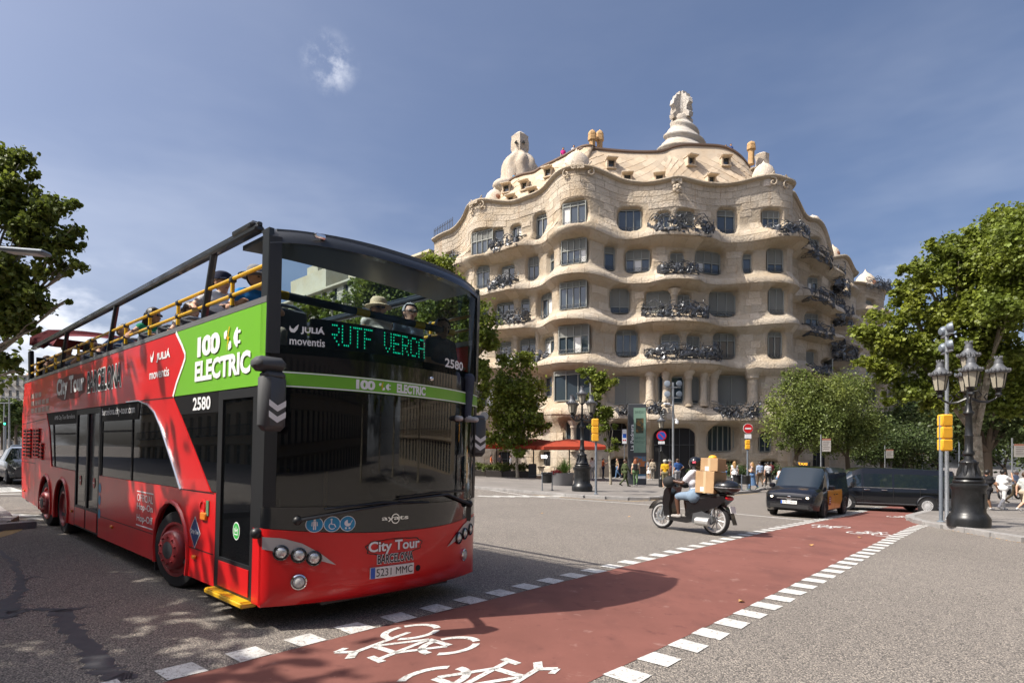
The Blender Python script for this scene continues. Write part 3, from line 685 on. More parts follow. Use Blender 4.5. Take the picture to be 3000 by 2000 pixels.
# attic storey, leaning back, clad in diagonal slabs
ZR = level([(1376, 600), (1423, 554), (1471, 519), (1519, 514), (1561, 497), (1615, 465), (1663, 439), (1701, 432), (1758, 434), (1822, 449), (1870, 452), (1918, 446), (1983, 432), (2082, 428), (2149, 433), (2198, 450), (2232, 476), (2262, 520)], 3.2, 8)
i0, i1 = int(np.searchsorted(ss_, s_of(1374))), int(np.searchsorted(ss_, s_of(2268)))
wsm = smooth(wav, 40)*.4
axb, ayb = bx_-nx_*(wav-wsm), by_-ny_*(wav-wsm)
def attic(s, t, off=0.0):
    x, y, a, b, z0, z1, = [np.interp(s, ss_, q) for q in (axb, ayb, nx_, ny_, ZB[6], ZR)]
    d = -.9-2.3*t+off*.9; z0 = z0-1.0; return np.stack([x+a*d, y+b*d, z0+(z1-z0)*t+off*.35], -1)
sa = np.linspace(ss_[i0], ss_[i1], 150); ta = np.linspace(0, 1, 8); SA, TA = np.meshgrid(sa, ta, indexing='ij')
co = attic(SA, TA, -.03); idx = np.arange(150*8).reshape(150, 8)
q = np.stack([idx[:-1, :-1], idx[1:, :-1], idx[1:, 1:], idx[:-1, 1:]], -1).reshape(-1, 4)
link('attic_wall', np_mesh('attic_wall', hnp(co.reshape(-1, 3)), q, TILE, smooth=True), house)
n_t = 0; restv, restf, o = [], [], 0; R_ = .62
tiles = []
for a in range(-2, int((ss_[i1]-ss_[i0])/R_)+2):
    for b in range(-1, 12):
        cs = ss_[i0]+(a+.5*(b % 2))*R_*1.42; ct = b*.5
        zloc = float(np.interp(cs, ss_, ZR)-np.interp(cs, ss_, ZB[6]))+1.0; hgt = max(zloc, .6)*1.15
        ctz = ct*R_*1.42/hgt
        if ctz-.5*R_*1.42/hgt > 1.0 or cs > ss_[i1]-.3 or cs < ss_[i0]+.2: continue
        g = .985
        pt = [(cs-R_*.71*g, ctz), (cs, ctz-R_*.71*g/hgt), (cs+R_*.71*g, ctz), (cs, ctz+R_*.71*g/hgt)]
        pt = [(min(max(u, ss_[i0]), ss_[i1]), min(max(v, 0), .995)) for u, v in pt]
        tiles.append(np.array(pt))
for k, pt in enumerate(tiles):
    top = attic(pt[:, 0], pt[:, 1], .012+random.random()*.012); bot = attic(pt[:, 0], pt[:, 1], -.05); v = np.concatenate([top, bot])
    f = np.array([[0, 1, 2, 3], [0, 4, 5, 1], [1, 5, 6, 2], [2, 6, 7, 3], [3, 7, 4, 0]])
    if k % max(1, len(tiles)//300+1) == 0 and n_t < 300: link('attic_slab', np_mesh('attic_slab', hnp(v), f, TILE), house); n_t += 1
    else: restv.append(v); restf.append(f+o); o += 8
if restv: tag(link('attic_slabs', np_mesh('attic_slabs', hnp(np.concatenate(restv)), np.concatenate(restf), TILE), house), kind='stuff')
mb = MB(); ii = list(range(i0, i1, 3)); CAP = mat('roof_edge', (.16, .11, .085), .8)
for i in ii:
    p = attic(np.array([ss_[i]]), np.array([1.0]))[0]
    for d, dz in ((.18, -.05), (.18, .08), (-.5, .08), (-.5, -.4)): mb.v.append(tuple(hl((p[0]+nx_[i]*d, p[1]+ny_[i]*d, p[2]+dz))))
for a in range(len(ii)-1):
    for j in range(4): mb.f.append((a*4+j, (a+1)*4+j, (a+1)*4+(j+1) % 4, a*4+(j+1) % 4)); mb.m.append(0)
mb.build('roof_edge', CAP, house)
# dormers of the attic
def frame_at(s, z, d):
    a, b = float(np.interp(s, ss_, nx_)), float(np.interp(s, ss_, ny_)); l = hypot(a, b); a, b = a/l, b/l
    x, y = float(np.interp(s, ss_, bx_))+a*d, float(np.interp(s, ss_, by_))+b*d
    return HI @ Matrix.Translation((x, y, z)) @ Matrix(((-b, -a, 0, 0), (a, -b, 0, 0), (0, 0, 1, 0), (0, 0, 0, 1)))   # local x along the wall, -y outwards
HOOD = stone_mat('dormer_stone', (.55, .47, .37), .05, 6, .3, rust=False)
for px, py in ((1486, 556), (1540, 548), (1562, 570), (1609, 509), (1788, 484), (1837, 527), (1932, 528), (2020, 476), (2080, 532), (2124, 477), (2210, 494), (1500, 590)):
    s = s_of(px); t = .5
    for _ in range(20):
        p = attic(np.array([s]), np.array([t]))[0]; zt = CH-(py-HY)/F*p[1]
        z0, z1 = float(np.interp(s, ss_, ZB[6]))-1, float(np.interp(s, ss_, ZR)); t = min(.95, max(.02, (zt-z0)/(z1-z0)))
        ppx = CX+F*p[0]/p[1]; s += (px-ppx)*.02
    p = attic(np.array([s]), np.array([t]))[0]; M = frame_at(s, 0, 0)
    a, b = float(np.interp(s, ss_, nx_)), float(np.interp(s, ss_, ny_)); l = hypot(a, b)
    M = HI @ Matrix.Translation(Vector(p)) @ Matrix(((-b/l, -a/l, 0, 0), (a/l, -b/l, 0, 0), (0, 0, 1, 0), (0, 0, 0, 1)))
    d = link('dormer', MB().mesh('dormer', HOOD), house, M)
    m = MB(); m.box((0, -.25, .42), (1.0, 1.1, .11), bev=.02); m.box((-.36, -.05, .0), (.14, .6, .75)); m.box((.36, -.05, 0), (.14, .6, .75)); m.box((0, -.1, -.42), (.9, .7, .10)); m.box((0, -.42, .50), (1.06, .3, .06))
    d.data = m.mesh('dormer', HOOD, smooth=False)
    m = MB(); m.box((0, -.06, 0), (.58, .05, .74)); m.build('pane', WGLASS, d)
# windows
def low_rail(w, nm_par, z0):
    m = MB(); n = max(3, int(w/.28)); h = .34
    m.tube([(-w/2, 0, h), (w/2, 0, h)], .018, 5); m.tube([(-w/2, 0, .03), (w/2, 0, .03)], .018, 5)
    for i in range(n):
        x0, x1 = -w/2+w*i/n, -w/2+w*(i+1)/n
        m.tube([(x0, 0, .03), ((x0+x1)/2, -.03, h*.75), (x1, 0, .03)], .014, 4); m.tube([(x0, 0, h), ((x0+x1)/2, -.03, h*.3), (x1, 0, h)], .014, 4)
    return m
for (c, zc, hw, hz, w) in WREC:
    M = frame_at(c, zc, -.40); W2, H2 = hw*2+.1, hz*2+.1; bl, n = w[4], w[5]
    win = link('window', MB().mesh('window', WFRAME), house, M); m = MB()
    if bl < 0:                                   # deep doorway or shop opening: dark glass set back
        m.box((0, .05, 0), (W2, .06, H2)); win.data = m.mesh('window', DARKIN)
        m = MB()
        if W2 > 1.2:
            for i in range(int(W2/.9)+1): m.box((-W2/2+(i+.5)*W2/(int(W2/.9)+1), -.02, 0), (.06, .08, H2))
            m.box((0, -.02, H2*.2), (W2, .07, .06))
            m.build('glazing_bar', IRON, win, smooth=False)
        continue
    fw = .075
    for x in np.linspace(-W2/2, W2/2, n+1): m.box((x, 0, 0), (fw*(1.3 if abs(x) > W2/2-.01 else 1), .12, H2), bev=.01)
    m.box((0, 0, H2/2-fw/2), (W2, .12, fw)); m.box((0, 0, -H2/2+fw/2), (W2, .12, fw))
    if bl < .9: m.box((0, -.005, H2*(.5-bl)-fw/2), (W2, .12, fw))
    win.data = m.mesh('window', WFRAME, smooth=False)
    for i in range(n):
        x0, x1 = -W2/2+W2*i/n, -W2/2+W2*(i+1)/n; g = MB()
        if bl < .98:
            g.box(((x0+x1)/2, .05, -H2*bl/2), (x1-x0-.05, .02, H2*(1-bl)-.03)); g.build('pane', CURT if random.random() < .13 else WGLASS, win, smooth=False)
    if bl > .05:
        g = MB(); z1_, z0_ = H2/2-.02, H2*(.5-bl); k = max(2, int((z1_-z0_)/.07)); vs = []
        for i in range(k*2+1):
            zz = z1_-(z1_-z0_)*i/(2*k); yy = .0 if i % 2 else .022; vs += [(-W2/2+.05, yy, zz), (W2/2-.05, yy, zz)]
        g.add(vs, [(2*i, 2*i+2, 2*i+3, 2*i+1) for i in range(2*k)]); g.build('roller_blind', BLIND, win, smooth=False)
    inb = any(b[0]-4 < (w[0]+w[1])/2 < b[1]+4 and b[2]-45 < w[3] < b[3]+15 for b in BALC)
    if not inb and w[3] < 1070 and w[0] > 1370 and w[1] < 2330:
        lr = low_rail(W2, None, 0).build('low_railing', IRON, win); lr.location = (0, -.16, -H2/2+.02)
# iron balconies: bent bars, straps and torn sheet
def balcony(p0, p1, yt, yb, k):
    s0, s1 = s_of(p0), s_of(p1); pm = (p0+p1)/2; zt, zb_ = zof(pm, yt, -1), zof(pm, yb, -1); h = max(.85, zt-zb_); n = int(max(1.5, s1-s0)*26)
    amp = lambda s: float(np.interp(s, ss_, AMP[k]))
    def pt(s, zz, o=0.0):
        u = (s-s0)/(s1-s0)*2-1; d = amp(s)-.06-.55*max(0, abs(u)-.75)/.25+o
        a, b = float(np.interp(s, ss_, nx_)), float(np.interp(s, ss_, ny_)); ze = float(np.interp(s, ss_, ZB[k]))-float(np.interp((s0+s1)/2, ss_, ZB[k]))
        return hl((float(np.interp(s, ss_, bx_))+a*d, float(np.interp(s, ss_, by_))+b*d, zb_+zz+ze*.7))
    m = MB(); rs = random.Random(int(p0*7+yt))
    top = lambda s: h*(.78+.16*sin(s*2.3+p0)+.10*sin(s*5.1))
    N_ = 22
    m.tube([pt(s0+(s1-s0)*i/N_, top(s0+(s1-s0)*i/N_)) for i in range(N_+1)], .035, 5)
    m.tube([pt(s0+(s1-s0)*i/N_, .06) for i in range(N_+1)], .03, 5)
    for i in range(n):                            # straps
        s = rs.uniform(s0, s1); zz = rs.uniform(.05, h*.8); L_ = rs.uniform(.25, .8); th = rs.uniform(0, 6.28); cur = rs.uniform(-4.5, 4.5); ps = []; o = rs.uniform(-.10, .16)
        for j in range(7):
            ps.append(pt(min(max(s, s0), s1), min(max(zz, -.04), h*1.02), o)); s += cos(th)*L_/6; zz += sin(th)*L_/6; th += cur/6; o += rs.uniform(-.03, .03)
        m.tube(ps, [rs.uniform(.024, .055)]*7, 5, flat=rs.uniform(.5, 1))
    for i in range(int((s1-s0)*7)+3):           # hammered sheet pieces
        s = rs.uniform(s0+.1, s1-.1); zz = rs.uniform(.15, h*.62); r1, r2 = rs.uniform(.14, .32), rs.uniform(.16, .36); ph = rs.random()*6; nn = 9
        ring = []
        for j in range(nn):
            t = 2*pi*j/nn; rr = rs.uniform(.65, 1.15); ring.append(pt(min(max(s+cos(t)*r1*rr, s0), s1), min(max(zz+sin(t)*r2*rr, -.02), h*.95), .03+.07*sin(3*t+ph)))
        cpt = pt(s, zz, rs.uniform(.10, .22)); m.add(ring+[cpt], [(j, (j+1) % nn, nn) for j in range(nn)])
    for i in range(int((s1-s0)*.9)+1):            # hooked finials
        s = rs.uniform(s0+.1, s1-.1); zz = h*.7; th = rs.uniform(1.1, 2.0); ps = []; cur = rs.choice((-1, 1))*rs.uniform(2, 4)
        for j in range(8): ps.append(pt(min(max(s, s0), s1), zz, .03)); s += cos(th)*.11; zz += sin(th)*.085; th += cur/8
        m.tube(ps, [.04, .04, .035, .035, .03, .03, .025, .01], 5)
    m.build('balcony_railing', IRON, house, ang=60)
for b in BALC: balcony(*b)
# loggia columns of the main floor and gate piers
for px, y0, y1, r in ((1905, 1083, 1182, .42), (1950, 1090, 1180, .30), (2016, 1095, 1180, .32), (2060, 1085, 1180, .34), (2090, 1092, 1186, .42), (2204, 1092, 1190, .5), (1575, 978, 1040, .22), (1512, 985, 1040, .25), (1975, 855, 915, .28), (1680, 1240, 1312, .26)):
    s = s_of(px); zt, zb_ = zof(px, y0), zof(px, y1); h = zt-zb_; m = MB()
    m.lathe([(r*1.25, -.3), (r*1.15, .05), (r*.95, .3), (r*.86, h*.5), (r*.86, h*.78), (r*1.15, h*.84), (r*1.1, h*.88), (r*1.25, h*.95), (r*1.9, h*1.06), (r*2.0, h*1.12)], 14)
    m.build('column', STONE, house, M=frame_at(s, zb_, .02 if y0 > 1050 else .0))
# ------------------------------------------------------------------ sculpted stair towers and chimneys on the roof
def on(px, py, y): return hl(P(px, py, y))
def sp_tower():
    y = 60.0; k = y/F; c = on(1996, 445, y); m = MB(); prof = []
    for i in range(40):
        t = i/39; zz = -1.5+t*(1.5+2.9); r = (56*(1-t)**.75+24)*k*(1.02 if t < .5 else 1.0); prof.append((r, zz))
    def fn(t, r, zz): return r*(1+.10*sin(t*2+zz*4.6)+.05*sin(2*(t*2+zz*4.6)))
    m.lathe(prof, 40, c, fn=fn)
    t_ = m.build('stair_tower', MOSAIC, house, ang=70)
    h = MB(); zc = c.z+2.6; 
    h.lathe([(.92, 2.3), (.95, 2.8), (1.0, 3.1), (.85, 3.4)], 16, c)
    for kx in range(4):                                   # four-armed cross with hollowed sides
        a = kx*pi/2+.5; ca, sa = cos(a), sin(a)
        def fn2(u, v, d): 
            r, zz, w = u, v, d; return c+Vector((ca*r-sa*w, sa*r+ca*w, 3.0+zz))
        pl = [(0, .0), (.75, .15), (1.25, -.05), (1.35, .35), (.95, .7), (1.0, 1.1), (1.3, 1.35), (1.15, 1.9), (.95, 2.0), (.9, 2.35), (.5, 2.45), (.45, 2.8), (0, 2.8)]
        h.prism(pl, lambda u, v, d: fn2(u, v, -.26+d), .52)
    h.lathe([(.55, 0), (.6, 1.2), (.42, 2.7)], 10, c+Vector((0, 0, 3.0)))
    h.build('tower_cross', MOSAIC, t_, ang=50, fixn=True)
sp_tower()
def head_tower():
    y = 68.0; k = y/F; c = on(1523, 520, y); m = MB()
    prof = [(56, -3.2), (52, 0), (51, .7), (49, 1.2), (45, 1.6), (38, 2.0), (29, 2.35), (21, 2.7), (20, 3.0)]
    m.lathe([(r*k, zz) for r, zz in prof], 48, c, fn=lambda t, r, zz: r*(1+.13*1.6*abs(sin(4*t+.6*sin(zz*2.2)+1))-.12)); t_ = m.build('stair_tower', PLAST, house, ang=60)
    h = MB(); h.lathe([(20*k, 2.6), (24*k, 3.1), (24*k, 3.9), (22*k, 4.3), (23*k, 4.6), (12*k, 4.95), (.05, 5.15)], 8, c, fn=lambda t, r, zz: r*(1+.10*cos(4*t)))
    h.build('tower_head', PLAST, t_, ang=30)
    for s in (-1, 1):
        e = MB(); e.add([c+Vector((s*.42-.22, -.98, 3.35)), c+Vector((s*.42+.22, -.98, 3.35)), c+Vector((s*.42, -.96, 3.75)), c+Vector((s*.42, -.5, 3.5))], [(0, 1, 2), (0, 3, 1), (1, 3, 2), (2, 3, 0)]); e.build('eye_opening', DARKIN, t_, smooth=False)
    d = MB(); c2 = on(1482, 550, 67); d.ell(c2+Vector((0, 0, .2)), (1.5, 1.3, .75), 16, 10); d.build('stair_hood', PLAST, house)
head_tower()
def warrior(px, pyb, pyt, w, y, nm='chimney', mt=None):
    k = y/F; c = on(px, pyb+16, y); h = (pyb+16-pyt)*k; r = w*k/2; m = MB()
    m.lathe([(r*.80, -.5), (r*.72, h*.3), (r*.78, h*.52)], 8, c, fn=lambda t, rr, z_: rr*(1+.07*cos(4*t+z_)))
    ch = m.build(nm, mt or OCHRE, house, ang=30); m = MB()
    m.lathe([(r*.75, h*.50), (r*1.05, h*.53), (r*1.05, h*.70), (r*.95, h*.72), (r*1.0, h*.76), (r*.98, h*.84), (r*.75, h*.92), (r*.25, h*.97), (.02, h*1.02)], 12, c, fn=lambda t, rr, z_: rr*(1+.05*cos(6*t)))
    m.build('helmet', mt or OCHRE, ch, ang=35)
warrior(1735, 432, 380, 23, 60); warrior(1757, 434, 381, 22, 60.5); warrior(2201, 452, 414, 24, 60)
m = MB(); c = on(2232, 500, 61); m.lathe([(.75, -2), (.72, .4), (.62, 1.0), (.68, 1.5), (.3, 1.75)], 9, c, fn=lambda t, r, z_: r*(1+.12*cos(3*t+z_*2))); m.build('chimney', PLAST, house, ang=35)
def dome(px, pyb, pyt, w, y, nm='roof_dome', arch=False):
    k = y/F; c = on(px, pyb, y); h = (pyb-pyt)*k; r = w*k/2; m = MB()
    pr = [(r*1.02, -1.2), (r, 0), (r*.93, h*.25), (r*.76, h*.5), (r*.48, h*.68), (r*.22, h*.78), (r*.09, h*.88), (.01, h)]
    m.lathe(pr, 20, c); d = m.build(nm, stone_mat('dome_mosaic', (.60, .53, .45), .05, 8, .8, rust=False), house, ang=60)
    if arch:
        a = MB(); a.ell(c+Vector((r*.30, -r*.84, h*.10)), (r*.33, r*.13, h*.20), 12, 8); a.build('dome_opening', mat('terracotta_hollow', (.22, .10, .055), .8), d)
dome(1689, 492, 434, 80, 53.5); dome(1449, 592, 547, 58, 62, arch=True); dome(2237, 520, 470, 66, 54)
dome(2380, 648, 628, 40, 60); dome(2440, 752, 715, 40, 70, arch=True); dome(2535, 842, 788, 60, 78, arch=True); dome(2412, 720, 668, 18, 68, nm='chimney')
# carved rosette and lettering on the cornice
m = MB(); cp = frame_at(s_of(1981), zof(1981, 556), .22)
for i in range(5): m.ell((.22*cos(i*1.256), -.08, .22*sin(i*1.256)), (.2, .14, .2), 8, 6)
m.ell((0, -.14, 0), (.16, .16, .16), 8, 6); m.build('carved_rose', STONE, house, M=cp)
m = MB()
put_text(m, 'M', lambda u, v: (u, 0, v), -.45, .45, -.32, .32, bold=.02); v_ = len(m.v); f_ = list(m.f)
m.add([(x, -.06, z_) for x, _, z_ in m.v], f_); m.build('carved_letter', STONE, house, M=frame_at(s_of(1981), zof(1981, 531), .17), smooth=False)
def scroll(px, py, flip=1, R=.42):
    m = MB(); ps = [Vector((flip*(R*(1-t/1.15))*cos(2.2*pi*t+1.2), -.08, R*(1-t/1.15)*sin(2.2*pi*t+1.2))) for t in [i/20 for i in range(21)]]
    m.tube([Vector((flip*-.1, -.05, .9)), Vector((flip*.15, -.06, .6))]+ps, .07, 6); m.build('carved_scroll', STONE, house, M=frame_at(s_of(px), zof(px, py), .12))
for a in ((1662, 510, 1), (1728, 506, -1), (1386, 618, 1), (1412, 602, -1), (2262, 535, -1), (2300, 545, 1)): scroll(*a)
for px0, px1, py, tx in ((1672, 1715, 491, 'Gratia'), (1385, 1408, 598, 'plena')):
    m = MB(); mm = frame_at(s_of((px0+px1)/2), zof((px0+px1)/2, py), .45); w_ = s_of(px1)-s_of(px0)
    put_text(m, tx, lambda u, v: (u, 0, v), -w_/2, w_/2, -.3, .35, bold=.02); f_ = list(m.f); m.add([(x, -.08, z_) for x, _, z_ in m.v], f_); m.build('carved_letters', STONE, house, M=mm, smooth=False)
# fence on the party wall at the left end
m = MB(); pa, pb = P(1272, 702, 67.5), P(1326, 668, 66); 
for i in range(12):
    t = i/11; p = pa.lerp(pb, t); m.tube([hl(p+Vector((0, 0, -.6))), hl(p+Vector((0, 0, 1.2)))], .035, 4)
m.tube([hl(pa+Vector((0, 0, .9))), hl(pb+Vector((0, 0, .9)))], .035, 4); m.build('roof_fence', IRON, house)
# ================================================================== PEOPLE (one continuous body each; hair, hats, skirts, bags are children)
JOBS = []
def cloth(c, nm=None): 
    k = 'cloth_%d_%d_%d' % tuple(int(x*255) for x in c); return mat(k, c, .85, spec=.2, noise=[(9, .45, .75, tuple(x*.72 for x in c))])
def skinmat(i): return SKIN[i]
HAIRC = {'black': (.012, .01, .009), 'brown': (.055, .028, .014), 'blond': (.32, .19, .075), 'red': (.22, .07, .025), 'grey': (.30, .29, .28), 'white': (.55, .54, .52)}
def V(*a): return Vector(a)
def base_joints(h=1.72):
    J = dict(pel=V(0, 0, .95), belly=V(0, .01, 1.08), chest=V(0, .01, 1.27), neck=V(0, -.005, 1.46), head=V(0, .02, 1.595))
    for n, s in (('l', -1), ('r', 1)):
        J['sh'+n] = V(s*.175, -.005, 1.41); J['el'+n] = V(s*.235, -.03, 1.13); J['wr'+n] = V(s*.25, .05, .89); J['ha'+n] = V(s*.245, .09, .80)
        J['hi'+n] = V(s*.085, 0, .93); J['kn'+n] = V(s*.095, .02, .50); J['an'+n] = V(s*.095, -.02, .085); J['to'+n] = V(s*.105, .15, .035)
    return J
def pose_walk(J, st=.32, ph=1):
    for n, s in (('l', 1), ('r', -1)):
        a = st*s*ph; J['kn'+n] = J['hi'+n]+V(J['kn'+n].x-J['hi'+n].x, sin(a)*.43+.03, -cos(a)*.43)
        b = a-(.5 if a < 0 else .05); J['an'+n] = J['kn'+n]+V(0, sin(b)*.41, -cos(b)*.41)
        up = .0 if a > 0 else -.4; J['to'+n] = J['an'+n]+V(.01, .17*cos(up), -.05+.17*sin(up))
        c = -a*.9; J['el'+n] = J['sh'+n]+V(J['el'+n].x-J['sh'+n].x, sin(c)*.28, -cos(c)*.28); J['wr'+n] = J['el'+n]+V(0, sin(c+.35)*.25, -cos(c+.35)*.25); J['ha'+n] = J['wr'+n]+V(0, sin(c+.4)*.09, -cos(c+.4)*.09)
    lo = min(J['anl'].z, J['anr'].z)-.085
    for k in J: J[k] = J[k]-V(0, 0, lo)
    return J
def pose_sit(J, lean=.05, arms='lap'):
    d = V(0, 0, -.93+.0)
    for k in ('pel', 'belly', 'chest', 'neck', 'head', 'shl', 'shr', 'ell', 'elr', 'wrl', 'wrr', 'hal', 'har', 'hil', 'hir'):
        J[k] = J[k]+V(0, 0, -.40); J[k].y += (J[k].z-.55)*lean
    for n, s in (('l', -1), ('r', 1)):
        J['kn'+n] = V(s*.12, .45, .56); J['an'+n] = V(s*.12, .42, .09); J['to'+n] = V(s*.13, .58, .04)
        if arms == 'lap': J['el'+n] = J['sh'+n]+V(s*.06, .03, -.27); J['wr'+n] = V(s*.13, .28, .68); J['ha'+n] = V(s*.08, .36, .68)
    return J
def set_arm(J, n, el, wr, ha=None):
    J['el'+n] = J['sh'+n]+V(*el); J['wr'+n] = J['el'+n]+V(*wr); J['ha'+n] = J['wr'+n]+(V(*ha) if ha else (J['wr'+n]-J['el'+n]).normalized()*.09)
def person(label, loc, rotz, top=(.5, .5, .5), bottom=(.06, .07, .1), skin=0, hair='brown', hairlen=0, shoe=(.5, .5, .5), sleeve='short', legs='long', J=None, height=1.7, group=None,
           hat=None, glasses=None, bag=None, skirt=None, female=False, vox=.024, M=None, tilt=0.0, turn=0.0, fat=1.0, scale=None, fingers=False, cat='person'):
    J = J or base_joints(); k = scale or height/1.72
    o = bpy.data.objects.new('person', bpy.data.meshes.new('person')); COL.objects.link(o)
    o.matrix_world = (M if M is not None else Matrix.Translation(loc) @ Matrix.Rotation(rotz, 4, 'Z')) @ Matrix.Scale(k, 4)
    tag(o, label, cat, group); B = []
    def bone(a, b, ra, rb, reg): B.append((J[a].copy() if isinstance(a, str) else a, J[b].copy() if isinstance(b, str) else b, ra, rb, reg))
    hp = .135*fat if not female else .14*fat
    bone(J['hil'], J['hir'], hp, hp, 'bottom'); bone('pel', 'belly', .125*fat, .125*fat, 'top'); bone('belly', 'chest', .125*fat, .13, 'top')
    bone(J['shl']+V(.06, 0, -.06), J['shr']+V(-.06, 0, -.06), .10, .10, 'top'); bone(J['shl']+V(.07, .01, -.2), J['shr']+V(-.07, .01, -.2), .115, .115, 'top')
    if female: bone(J['chest']+V(-.07, .075, .02), J['chest']+V(.07, .075, .02), .075, .075, 'top')
    bone('shl', 'neck', .07, .06, 'top'); bone('shr', 'neck', .07, .06, 'top')
    hd = J['head']; bone(J['neck']+V(0, 0, .0), hd+V(0, -.02, -.05), .055, .055, 'skin')
    fw = V(sin(-turn), cos(turn), 0); B.append((hd+V(0, 0, .03)-fw*.02, hd+V(0, 0, .03)+fw*.005, .098, .092, 'skin')); B.append((hd+V(0, 0, -.02)+fw*.02, hd+V(0, 0, -.075)+fw*.045, .072, .045, 'skin'))
    B.append((hd+fw*.088+V(0, 0, .005), hd+fw*.112+V(0, 0, -.028), .012, .018, 'skin')); rt = V(fw.y, -fw.x, 0)
    for s in (-1, 1): B.append((hd+rt*s*.088+V(0, 0, .012), hd+rt*s*.092+V(0, 0, -.018), .02, .014, 'skin'))
    for n in 'lr':
        sh, el, wr, ha = J['sh'+n], J['el'+n], J['wr'+n], J['ha'+n]; cut = {'none': .05, 'short': .62, 'long': 1}[sleeve]; c = sh.lerp(el, cut)
        bone(sh, c, .062*fat, .054*fat, 'top'); 
        if cut < 1: bone(c, el, .044, .04, 'skin'); bone(el, wr, .042, .028, 'skin')
        else: bone(el, wr, .048, .04, 'top')
        hd_ = (ha-wr).normalized(); B.append((wr, wr.lerp(ha, .85), .028, .033, 'skin'))
        sd = hd_.cross(V(0, 0, 1)); sd = sd.normalized() if sd.length > .2 else V(0, 1, 0); cu = hd_.cross(sd)
        if fingers:
            for q, L_ in ((-1.5, .062), (-.5, .078), (.5, .082), (1.5, .07)):
                p = ha+sd*q*.0185; B.append((p-hd_*.02, p+hd_*L_*.55, .010, .0095, 'skin')); B.append((p+hd_*L_*.55, p+hd_*L_+cu*.018, .0095, .008, 'skin'))
            B.append((wr.lerp(ha, .35)+sd*.02, ha+sd*.055-hd_*.01, .012, .010, 'skin'))
        else: B.append((ha, ha+hd_*.055, .03, .016, 'skin')); B.append((wr.lerp(ha, .4), ha+sd*.045, .014, .011, 'skin'))
        hi, kn, an, to = J['hi'+n], J['kn'+n], J['an'+n], J['to'+n]
        if legs == 'long': bone(hi, kn, .092*fat, .066, 'bottom'); bone(kn, an, .066, .052, 'bottom')
        elif legs == 'shorts': bone(hi, hi.lerp(kn, .9), .098*fat, .082, 'bottom'); bone(hi.lerp(kn, .9), kn, .058, .054, 'skin'); bone(kn, kn.lerp(an, .35), .052, .056, 'skin'); bone(kn.lerp(an, .35), an, .056, .034, 'skin')
        else: bone(hi, hi.lerp(kn, .4), .095*fat, .085, 'bottom'); bone(hi.lerp(kn, .4), kn, .074, .054, 'skin'); bone(kn, kn.lerp(an, .35), .052, .055, 'skin'); bone(kn.lerp(an, .35), an, .055, .034, 'skin')
        B.append((an+V(0, -.03, -.03), an+V(0, .02, -.035), .045, .045, 'shoe')); B.append((an+V(0, .0, -.035), to, .042, .036, 'shoe'))
    JOBS.append((o, B, [cloth(top), cloth(bottom), SKIN[skin], cloth(shoe)], vox))
    hm = mat('hair_'+hair, HAIRC[hair], .5, bump=(60, .5))
    R = Matrix.Rotation(turn, 3, 'Z')
    if hat not in ('helmet',):
        m = MB(); vs = []; n, kk = 16, 9; key = {}
        for i in range(kk+1):
            for j in range(n):
                a = pi/2-pi*i/kk*.78; t = 2*pi*j/n
                r = 1.0+.05*random.random(); p = V(.106*r*cos(a)*cos(t), .118*r*cos(a)*sin(t)-.012, .118*r*sin(a)+.035)
                key[i, j] = len(vs); vs.append(R @ p+hd)
        fs = []
        for i in range(kk):
            for j in range(n):
                t = 2*pi*(j+.5)/n; front = sin(t); 
                lim = 3 if front > .45 else (6 if abs(front) <= .45 else kk)
                if i < lim: fs.append((key[i, j], key[i, (j+1) % n], key[i+1, (j+1) % n], key[i+1, j]))
        m.add(vs, fs)
        if hairlen:
            L_ = hairlen
            for q in range(7):
                a = -pi/2+(q-3)*.42; b0 = R @ V(.10*cos(a), .11*sin(a), .04)+hd; b1 = R @ V(.115*cos(a), .125*sin(a)-.01, -.12)+hd; b2 = R @ V(.10*cos(a)*.9, .12*sin(a)-.03, -.12-L_)+hd
                m.tube([b0, b1, b2], [.035, .042, .022], 6)
        m.build('hair', hm, o, ang=80)
    if hat == 'cap':
        m = MB(); m.lathe([(.112, .045), (.115, .09), (.10, .135), (.06, .158), (.0, .165)], 14, hd+R @ V(0, -.005, 0)); m.prism([(-.085, .07), (.085, .07), (.07, .17), (0, .195), (-.07, .17)], lambda u, v, d: hd+R @ V(u, v, .055+d-v*.1), .012); m.build('cap', cloth(hatc(label)), o)
    if hat in ('straw', 'bucket', 'widehat'):
        w = {'straw': .19, 'bucket': .16, 'widehat': .21}[hat]; c = {'straw': (.62, .48, .30), 'bucket': (.13, .135, .15), 'widehat': (.16, .165, .18)}[hat]
        m = MB(); m.lathe([(w, .035), (w*1.0, .045), (.118, .075), (.112, .13), (.085, .165), (0, .17)], 20, hd+V(0, -.01, .0), fn=lambda t, r, z_: r*(1+.05*sin(2*t))); m.build('hat', mat('hat_'+hat, c, .8, bump=(70, .4)), o, ang=60)
    if glasses:
        m = MB()
        for s in (-1, 1): m.ell(R @ V(s*.036, .098, .022)+hd, (.028, .012, .022), 10, 6, M=R); m.tube([R @ V(s*.062, .09, .028)+hd, R @ V(s*.095, .0, .03)+hd], .004, 4)
        m.tube([R @ V(-.02, .106, .026)+hd, R @ V(.02, .106, .026)+hd], .004, 4)
        m.build('glasses', BLACKG if glasses == 'sun' else mat('clear_lens', (.25, .22, .2), .2), o)
    elif vox < .021:
        m = MB()
        for s in (-1, 1): m.ell(R @ V(s*.035, .088, .02)+hd, (.015, .012, .008), 8, 5, M=R)
        m.build('eyes', mat('eye_dark', (.03, .02, .015), .3), o)
    if vox < .021:
        m = MB(); m.ell(R @ V(0, .088, -.055)+hd, (.026, .012, .006), 8, 5, M=R); m.build('mouth', mat('lip', (.34, .12, .09), .5), o)
